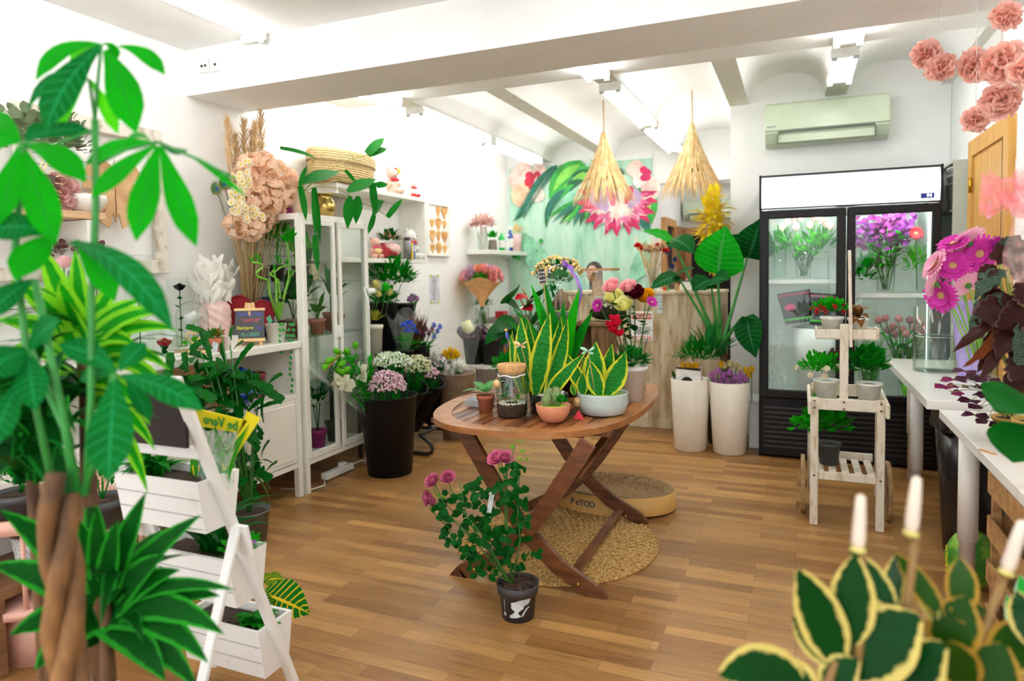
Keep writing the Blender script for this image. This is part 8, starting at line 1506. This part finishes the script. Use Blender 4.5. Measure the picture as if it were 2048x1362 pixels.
# ---------------------------------------------------------------- miniature rose on the floor
def floor_rose():
    t=thing('miniature_rose','potted pink rose bush standing alone on the floor before the table','potted plant',(-1.045,2.50,0));t.scale=(1.06,1.06,1.0);GP=mat('rose_pot_grey',(.045,.042,.045),.5);MB().lathe([(0,.004),(.062,.0),(.070,.10),(.078,.103),(.083,.142),(.079,.143),(.076,.125),(0,.125)],32).build('pot',GP,t)
    t2=mat('rough_soil',(.045,.022,.012),.95,.7,80,1);mb=MB();mb.lathe([(.077,.125),(.05,.138),(0,.142)],24);[mb.ell((rnd(-.06,.06),rnd(-.06,.06),.138),(rnd(.005,.011),)*3,5)for _ in range(60)];mb.build('soil',t2,t)
    W_=mat('print_white',(.62,.66,.66),.6);MB().box((.035,-.0755,.122),(.020,.003,.015),Matrix.Rotation(-.25,4,'Y')).build('sticker',mat('paper',(0,0,0)),t,False)
    sil=[(575,790),(620,760),(690,745),(760,715),(850,695),(930,660),(985,620),(975,740),(940,820),(870,850),(850,920),(780,965),(740,1010),(770,1060),(800,1105),(700,1135),(535,1145),(545,1090),(600,1050),(650,1010),(670,960),(620,940),(580,880),(600,850)]
    def wrap(pts):
        o=[]
        for x,y in pts:zz=min(.099,(1270-y)/1362*.235);rr=.0622+.008*zz/.10+.0008;a=math.asin(max(-.98,min(.98,(x-585)/1362*.235/1.06/rr)));o.append((rr*math.sin(a),-rr*math.cos(a),zz))
        return o
    for pts,nm in((sil,'silhouette_print'),([(800,1105),(840,1100),(885,1000),(950,900),(945,870),(905,910),(850,1000)],'arm_print'),([(380,1050),(430,1050),(450,1100),(415,1130),(380,1100)],'bottle_print'),([(395,720),(408,720),(415,1050),(403,1050)],'line_print')):
        mb=MB();x0,y0=min(p[0]for p in pts),min(p[1]for p in pts);st=9
        def inside(x,y):return sum((a[1]>y)!=(b[1]>y)and x<(b[0]-a[0])*(y-a[1])/(b[1]-a[1])+a[0]for a,b in zip(pts,pts[1:]+pts[:1]))%2
        for i in range(60):
            for j in range(60):
                if inside(x0+(i+.5)*st,y0+(j+.5)*st):mb.add(wrap([(x0+i*st,y0+j*st),(x0+i*st,y0+(j+1)*st),(x0+(i+1)*st,y0+(j+1)*st),(x0+(i+1)*st,y0+j*st)]),[(0,1,2,3)])
        mb.build(nm,W_,t,False)
    L=lambda px,py,dy=0:P(px,py,Y=2.46+dy)-t.location;RS=mat('rose_cane',(.04,.15,.02),.6);RL=leafmat('rose_leaf',(.006,.085,.022),rough=.4,tl=.2);RPK=leafmat('rose_bloom',(.58,.13,.25),tl=.25,rough=.6)
    canes=[((1025,1165),(1012,1050),(1010,960),(1003,920)),((1025,1165),(1015,1040),(1015,950),(1030,888)),((1022,1165),(975,1080),(930,1020),(897,975)),((1022,1165),(960,1090),(905,1030),(880,970)),((1022,1165),(985,1100),(935,1060),(872,1005)),((1025,1165),(1040,1080),(1035,1010),(1040,940)),((1022,1165),(950,1120),(935,1090)),((1022,1165),(940,1040),(925,965))]
    mb=MB();[mb.tube([L(*q)for q in c],[.0035,.003,.0025,.0018][:len(c)],6)for c in canes];mb.build('canes',RS,t);mb=MB()
    spots=[(890,1025),(905,1060),(900,1075),(925,1030),(945,1045),(960,1010),(935,985),(950,965),(915,1000),(955,1080),(965,1050),(985,1060),(945,1110),(930,1095),(960,1120),(985,1100),(1000,1080),(1010,1060),(1000,1130),(975,1150),(1020,1100),(1030,1060),(1045,1080),(1030,1030),(1000,980),(1025,985),(1010,955),(985,995),(1040,985),(1050,1040),(1035,1130),(1060,1105),(1015,1000),(990,1030),(975,1085),(1030,960),(1022,935),(925,1075),(955,1140),(1045,1005),(970,1025),(1005,1105),(940,1005),(962,985)]
    for px,py in spots+[(x+rnd(-16,16),y+rnd(-12,12))for x,y in spots[::4]]:
        q=L(px,py,rnd(-.07,.07));d=V((rnd(-1,1),rnd(-1,.3),rnd(-.5,.5))).normalized()
        for j in range(5):e=(d*.4+V((rnd(-1,1),rnd(-.5,.4),rnd(-.9,.8)))).normalized();b=q+d*.016*(j-2);mb.leaf(b,b+e*rnd(.026,.042),.026,.06,(rnd(-.3,.3),-.9,.6),'oval',0,.12,4)
    mb.build('foliage',RL,t);mb=MB()
    for px,py in((1038,884),(1025,895),(1045,905),(1040,920),(885,995),(895,1000),(1052,918)):q=L(px,py);[mb.leaf(q,q+rdir(-.2,1)*.02,.007)for _ in range(5)]
    mb.build('young_foliage',G4,t)
    for px,py,n_,r_ in((995,916,(-.2,-.7,.7),.030),(1012,914,(.4,-.5,.8),.027),(873,962,(-.3,-.7,.7),.028),(903,954,(.2,-.7,.8),.026),(864,996,(-.7,-.8,.1),.028),(872,1003,(-.5,-.7,-.3),.022)):mb=MB();q=L(px,py);rose(mb,aim(q-V(n_)*.02,n_),r_,0,4,1.6);mb.build('flower',RPK,t);mb=MB();mb.tube([q-V(n_)*.02,q+V((.012,0,-.05)),L(px+(1000-px)*.3,py+60)],.002,5);mb.build('flower_stalk',RS,t);
    a=L(985,1000,-.03);MB().box(a+V((0,0,-.02)),(.020,.002,.105),T(a)@Matrix.Rotation(.18,4,'Y')@T(-a)).build('plant_label',patchy('label_print',(.66,.72,.72),(.35,.42,.40),.5,.6,30),t,False)
floor_rose()
# ---------------------------------------------------------------- money tree, dracaenas, rubber plant near the camera
def pleaf(mb,o,bx,by,tx,ty,wd,D,bow,face,shape,seg=8,mi=0,dd=0,fold=.12,wave=0.0):
    a,b=P(bx,by,D=D)-o,P(tx,ty,D=D+dd)-o;k=D/F_PX;e=(V((0,0,EYE))-a-o).normalized()
    mb.leaf(a,b,wd*k,bow,e*.9+V(face)*.5,shape,mi,fold,seg,wave=wave,arch=(0,0,1))
def money_tree():
    D=1.16;b=P(132,1300,D=D);t=thing('money_tree','money tree with a braided trunk and big hand shaped leaves close to the camera','potted plant',(b.x,b.y,0));o=t.location;pot(t,.17,.13,.30,GREYP,.006,.03)
    BK=wood('braid_bark','4a3018','9a6c3c',(5,5,2),.75,.6);z1=P(120,985,D=D).z;mb=MB()
    for k in range(3):
        pts=[V((.018*math.cos(2*PI*k/3+z*13),.018*math.sin(2*PI*k/3+z*13),z))for z in[.26+(z1-.26)*i/36+.02*k*(i==36)for i in range(37)]];mb=MB();mb.tube(pts,[.020-.005*i/36+.0012*math.sin(i*1.3)for i in range(37)],10);mb.build('trunk',BK,t)
    MT=[leafmat('money_leaf',(.008,.36,.01),tl=.45,vein=((.01,.30,.02,1),True)),leafmat('money_dark',(.004,.15,.05),tl=.35,vein=((.012,.27,.08,1),True)),leafmat('money_lime',(.16,.62,.01),tl=.5)]
    SM=mat('money_stem',(.02,.22,.03),.5);S=lambda px,py,d=0:P(px,py,D=D+d)-o
    stems=(((172,990),(182,800),(183,600),(192,400),(190,240)),((190,240),(196,160),(203,88)),((190,240),(183,190),(178,158)),((192,330),(250,300),(315,284)),((188,260),(110,290),(48,286)),((165,990),(205,880),(228,747)),((110,990),(60,760),(30,500),(48,286)),((160,990),(120,800),(70,560)),((315,284),(400,320),(470,358)),((150,990),(130,860),(60,700)))
    for s_ in stems:mb=MB();mb.tube([S(*q)for q in s_],[.006 if s_[0][1]>900 else .003]*len(s_),7);mb.build('stem',SM,t)
    spec=[(200,88,72,160,40,.18,0,0),(203,90,90,262,74,.12,1,-.05),(210,100,272,266,78,.08,0,-.06),(238,92,330,150,38,.14,0,0),(205,88,235,118,34,.1,0,.05),(190,92,140,135,34,.1,2,.04),(175,155,110,265,30,.06,2,.02),(182,160,236,268,34,.06,2,.02),(175,155,55,220,26,.2,1,.05),
            (312,286,170,330,40,.10,0,0),(312,290,182,396,44,.04,0,-.03),(316,292,272,482,66,.04,0,-.05),(322,292,393,492,60,-.03,0,-.05),(320,283,376,300,18,-.2,1,.02),(300,280,250,285,20,.1,0,.06),(380,312,492,392,14,.02,0,.02),
            (50,284,182,262,40,.10,1,.02),(52,290,172,364,62,.10,0,-.03),(45,295,110,490,74,.02,0,-.06),(40,292,-2,450,62,.02,0,-.05),(40,285,-60,300,60,.1,0,0),(40,280,-40,240,60,.1,0,.03),(50,280,110,262,46,.15,1,.04),
            (232,745,118,690,62,.10,1,0),(238,742,292,686,56,.06,1,.03),(230,755,216,962,100,.03,1,-.08),(240,752,405,822,62,.07,1,-.04),(225,748,160,760,44,.08,1,.03),(250,752,300,840,40,.05,1,.04),
            (140,485,345,660,66,.12,1,-.10),(150,480,230,602,60,.10,0,-.03),(105,470,-40,470,70,.15,1,-.06),(110,468,30,560,74,.08,0,-.08),(70,560,-30,640,60,.1,1,-.05),(60,700,-40,760,90,.1,1,-.08),(60,700,120,640,60,.1,1,-.03),(55,705,70,820,70,.05,1,-.06),(40,760,-20,900,70,.05,1,-.06)]
    for k,(bx,by,tx,ty,wd,bow,m_,dd)in enumerate(spec):mb=MB();pleaf(mb,o,bx,by,tx,ty,wd*.88,D,bow,(rnd(-.25,.25),-.75,.75),'obov',9,0,dd,.10,.01);mb.build('leaf',MT[m_],t)
money_tree()
def dracaena(nm,lab,cx,cy,D,mats,leaves,pm,cane,n_rand,L_):
    c=P(cx,cy,D=D);t=thing(nm,lab,'potted plant',(c.x,c.y,0));o=t.location;pot(t,.13,.10,.24,pm,.005,.02);mb=MB();zc=c.z
    for k in range(cane):mb.tube([(rnd(-.03,.03),rnd(-.03,.03),.2),(rnd(-.02,.02),rnd(-.02,.02),zc*.6),(rnd(-.015,.015),0,zc)],[.014,.012,.011],8)
    mb.build('cane',wood('cane_bark','4a2e1c','7d5836',(5,5,2),.8),t);mb=MB()
    for bx,by,tx,ty,wd,bow in leaves:pleaf(mb,o,bx,by,tx,ty,wd*1.4,D,bow,(rnd(-.2,.2),-.7,.8),'blade',8,0,rnd(-.12,.0),.18)
    for _ in range(n_rand):a=V((rnd(-.03,.03),rnd(-.02,.05),zc+rnd(-.12,.06)));az=rnd(0,2*PI);arc_leaf(mb,a,az,L_*rnd(.6,1),L_*rnd(.2,.9),.038,'blade',rnd(0,1)<.5,rnd(.1,.8),7)
    mb.build('foliage',mats,t)
DRL=leafmat('dracaena_lime',(.02,.30,.02),edge=(.22,.62,.02),ew=.48,tl=.4);DRD=leafmat('dracaena_dark',(.006,.09,.02),edge=(.02,.32,.02),ew=.70,tl=.3);DRK=leafmat('dracaena_deep',(.004,.06,.015),edge=(.01,.18,.02),ew=.75,tl=.25)
dracaena('lemon_dracaena','bright lime edged dracaena behind the money tree stems',165,700,1.55,[DRL,DRD],[(150,660,78,488,36,.05),(160,660,118,560,34,.05),(165,660,150,500,30,.02),(175,665,245,552,30,.05),(175,675,285,600,28,.1),(180,690,340,625,30,.12),(180,690,270,690,30,.14),(180,700,355,660,26,.12),(185,710,340,740,26,.15),(190,720,345,800,26,.16),(140,680,20,560,32,.12),(140,690,-10,640,34,.12),(140,700,0,720,34,.12),(180,760,300,850,28,.15),(180,800,310,900,26,.15),(190,830,295,985,26,.18),(120,760,20,860,34,.12)],mat('pot_umber',(0,0,0)),3,26,.26)
dracaena('striped_dracaena','dark green dracaena with pale edged leaves beside the braided trunk',205,1200,1.36,[DRD,DRK],[(215,1180,292,985,40,.02),(225,1190,402,1030,38,.05),(210,1180,235,1040,36,.02),(235,1200,330,1110,44,.06),(235,1210,440,1192,40,.06),(235,1220,447,1268,44,.10),(225,1230,416,1325,44,.12),(230,1215,360,1140,38,.08),(210,1240,330,1362,46,.12),(215,1235,395,1380,40,.12),(200,1180,160,1040,36,.03),(190,1190,60,1060,44,.10),(185,1200,0,1020,46,.10),(180,1210,-20,1130,46,.10),(180,1230,20,1270,46,.10),(185,1240,70,1340,46,.10),(200,1180,195,1010,34,.02),(240,1205,470,1180,24,.08)],GREYP,2,16,.22)
dracaena('shaded_dracaena','deep green dracaena at the edge of the photo behind the money tree leaves',60,860,1.45,[DRK,DRD],[(60,840,-20,700,44,.06),(70,840,130,700,40,.06),(60,860,150,900,44,.12),(50,870,-40,980,46,.12),(70,880,140,1020,44,.14)],BLACKP,3,46,.26)
def rubber_plant():
    D=.98;b=P(1760,1420,D=D);t=thing('rubber_plant','variegated rubber plant with cream edged leaves close to the camera','potted plant',(b.x,b.y,0));o=t.location;pot(t,.14,.11,.26,TERRA,.006,.03);FT=leafmat('ficus_cream',(.006,.045,.016),edge=(.62,.50,.14),ew=.74,tl=.15,rough=.28);FO=leafmat('ficus_olive',(.030,.060,.008),edge=(.38,.22,.03),ew=.78,tl=.15,rough=.32)
    spec=[(1672,1325,1598,1140,92,.06,0,0),(1698,1285,1712,1112,88,.03,0,0),(1700,1345,1840,1235,138,.08,0,-.03),(1788,1222,1700,1098,52,.04,0,.05),(1780,1240,1795,1105,44,.03,0,.08),(1882,1235,1790,1105,46,.05,1,.04),(1870,1240,1812,1115,44,.06,0,.06),(1890,1310,1935,1195,96,.05,1,0),(1925,1230,1922,1115,60,.04,1,.06),(1905,1230,1975,1225,60,.04,1,.02),(1760,1420,1890,1290,120,.06,0,-.05),(1600,1370,1440,1350,100,.10,0,-.04),(1620,1400,1540,1330,90,.08,0,.02),(1650,1380,1720,1320,70,.08,0,-.02),(1960,1400,2010,1290,110,.06,1,.0),(1930,1380,1900,1280,80,.05,1,-.05),(2000,1340,2060,1250,90,.05,1,.05),(1660,1330,1585,1230,60,.05,0,.05),(2060,1290,2035,1180,60,.08,0,.05)]
    for bx,by,tx,ty,wd,bow,m_,dd in spec:mb=MB();pleaf(mb,o,bx,by,tx,ty,wd,D,bow,(rnd(-.2,.2),-.7,.7),'round' if wd>80 else 'oval',8,0,dd,.10,.015);mb.build('leaf',(FT,FO)[m_],t)
    S=lambda px,py,d=0:P(px,py,D=D+d)-o;SMT=mat('ficus_stem',(.22,.12,.03),.5)
    for s_ in(((1740,1500),(1715,1340),(1722,1200),(1725,1100)),((1780,1500),(1800,1300),(1822,1150),(1832,1062)),((1900,1500),(1925,1330),(1975,1240),(2015,1140)),((1640,1480),(1650,1380),(1672,1320))):mb=MB();mb.tube([V((rnd(-.03,.03),rnd(-.03,.03),.22))if q[1]>1460 else S(*q)for q in s_],[.009,.008,.006,.005],8);mb.build('stem',SMT,t)
    BU=mat('bud_sheath',(.72,.60,.50),.4,.06)
    for a,b_ in(((1716,1098),(1722,988)),((1822,1066),(1834,952)),((2012,1145),(2046,1040))):mb=MB();p,q=S(*a),S(*b_);mb.tube([p,p.lerp(q,.15),p.lerp(q,.6),p.lerp(q,.95),q],[.006,.0095,.0085,.0065,.001],10);o2=mb.build('bud',BU,t);mb=MB();mb.tube([p-(q-p)*.04,p+(q-p)*.03],.0105,10);mb.build('bud_collar',mat('bud_collar',(.62,.55,.15),.5),o2)
rubber_plant()
def edge_plant():
    b=P(2050,1260,D=1.25);t=thing('pale_leaf_plant','pale green leafed plant at the photo edge beside the wooden crate','potted plant',(b.x+.05,b.y,0));pot(t,.10,.08,.2,WPOT,.004,.02);mb=MB()
    for bx,by,tx,ty,wd in((2050,1300,2012,1190,40),(2050,1260,2010,1300,36),(2055,1310,2020,1345,46),(2060,1240,2040,1150,40),(2060,1280,2030,1240,50)):pleaf(mb,t.location,bx,by,tx,ty,wd,1.25,.1,(-.2,-.7,.7),'oval')
    mb.build('foliage',leafmat('pale_variegated',(.05,.40,.12),edge=(.35,.60,.40),ew=.7),t);mb=MB();[mb.tube([(0,0,.17),P(2054,y,D=1.25)-t.location],.004,6)for y in(1250,1300)];mb.build('stem',STEM,t)
edge_plant()
def person():
    """florist bending behind the counter: only the dark hair shows above the display"""
    q=P(1186,524,Y=6.95);t=thing('person','person with dark hair in a black top sitting behind the counter','person',(q.x,7.0,0));ht=q.z;hz=ht-.12
    vs=[(0,.02,.52),(0,0,.75),(0,-.02,hz-.36),(0,-.02,hz-.16),(0,-.03,hz)];ed=[(0,1),(1,2),(2,3),(3,4)];rs=[.15,.14,.13,.052,.06]
    def chain(a,pts,rr):
        p=a
        for v_,r_ in zip(pts,rr):vs.append(v_);rs.append(r_);ed.append((p,len(vs)-1));p=len(vs)-1
    for s in(-1,1):
        chain(2,[(s*.17,-.01,hz-.27),(s*.21,-.06,hz-.52),(s*.14,-.28,hz-.50)],[.06,.045,.032]);chain(0,[(s*.10,-.06,.50),(s*.11,-.40,.50),(s*.11,-.42,.10),(s*.11,-.50,.05)],[.085,.065,.045,.04])
    me=bpy.data.meshes.new('body');me.from_pydata(vs,ed,[]);o=bpy.data.objects.new('body',me);COL.objects.link(o);o.parent=t;sk=o.modifiers.new('skin','SKIN')
    for i,d in enumerate(me.skin_vertices[0].data):d.radius=(rs[i],rs[i]);d.use_root=(i==0)
    sk.use_smooth_shade=True;o.modifiers.new('sub','SUBSURF').levels=1;o.modifiers['sub'].render_levels=2;me.materials.append(mat('black_top',(.02,.02,.022),.8))
    SK=mat('skin',(.55,.32,.23),.5,.05)
    mb=MB();mb.ell((0,-.035,hz),(.072,.090,.105),18).ell((0,-.125,hz-.015),(.012,.016,.022),8);[mb.ell((e*.072,-.03,hz-.01),(.012,.02,.03),8)for e in(-1,1)];mb.tube([(0,-.02,hz-.18),(0,-.025,hz-.06)],.05,12);h=mb.build('head',SK,t)
    mb=MB();[mb.ell((e*.028,-.115,hz+.01),(.010,.006,.006),8)for e in(-1,1)];mb.build('eye',BLACKP,h);MB().ell((0,-.116,hz-.055),(.024,.008,.008),8).build('mouth',mat('lips',(.45,.12,.10),.5),h)
    MB().ell((0,-.005,hz+.03),(.088,.100,.098),20).ell((0,.05,hz-.05),(.075,.05,.12),14).build('hair',mat('dark_hair',(.012,.008,.007),.5,.4,60),t)
    for s in(-1,1):
        mb=MB();w_=V((s*.14,-.28,hz-.50));mb.ell(w_+V((-s*.01,-.05,0)),(.035,.05,.016),10);[mb.tube([w_+V((-s*.01+(k-1.5)*.016,-.09,0)),w_+V((-s*.01+(k-1.5)*.018,-.13+.006*abs(k-1.5),-.008)),w_+V((-s*.01+(k-1.5)*.018,-.155+.012*abs(k-1.5),-.022))],[.009,.008,.006],7)for k in range(4)];mb.tube([w_+V((-s*.04,-.04,0)),w_+V((-s*.065,-.07,-.005)),w_+V((-s*.065,-.095,-.012))],[.010,.009,.007],7);mb.build('hand',SK,t)
    c=thing('stool','stool under the person behind the counter','stool',(q.x,7.06,0));MB().lathe([(0,.36),(.17,.36),(.17,.40),(0,.40)],24).build('seat',TEAK,c);[MB().bar((x*.13,y*.13,0),(x*.10,y*.10,.36),.03,.03).build('leg',TEAK,c,False)for x in(-1,1)for y in(-1,1)]
person()
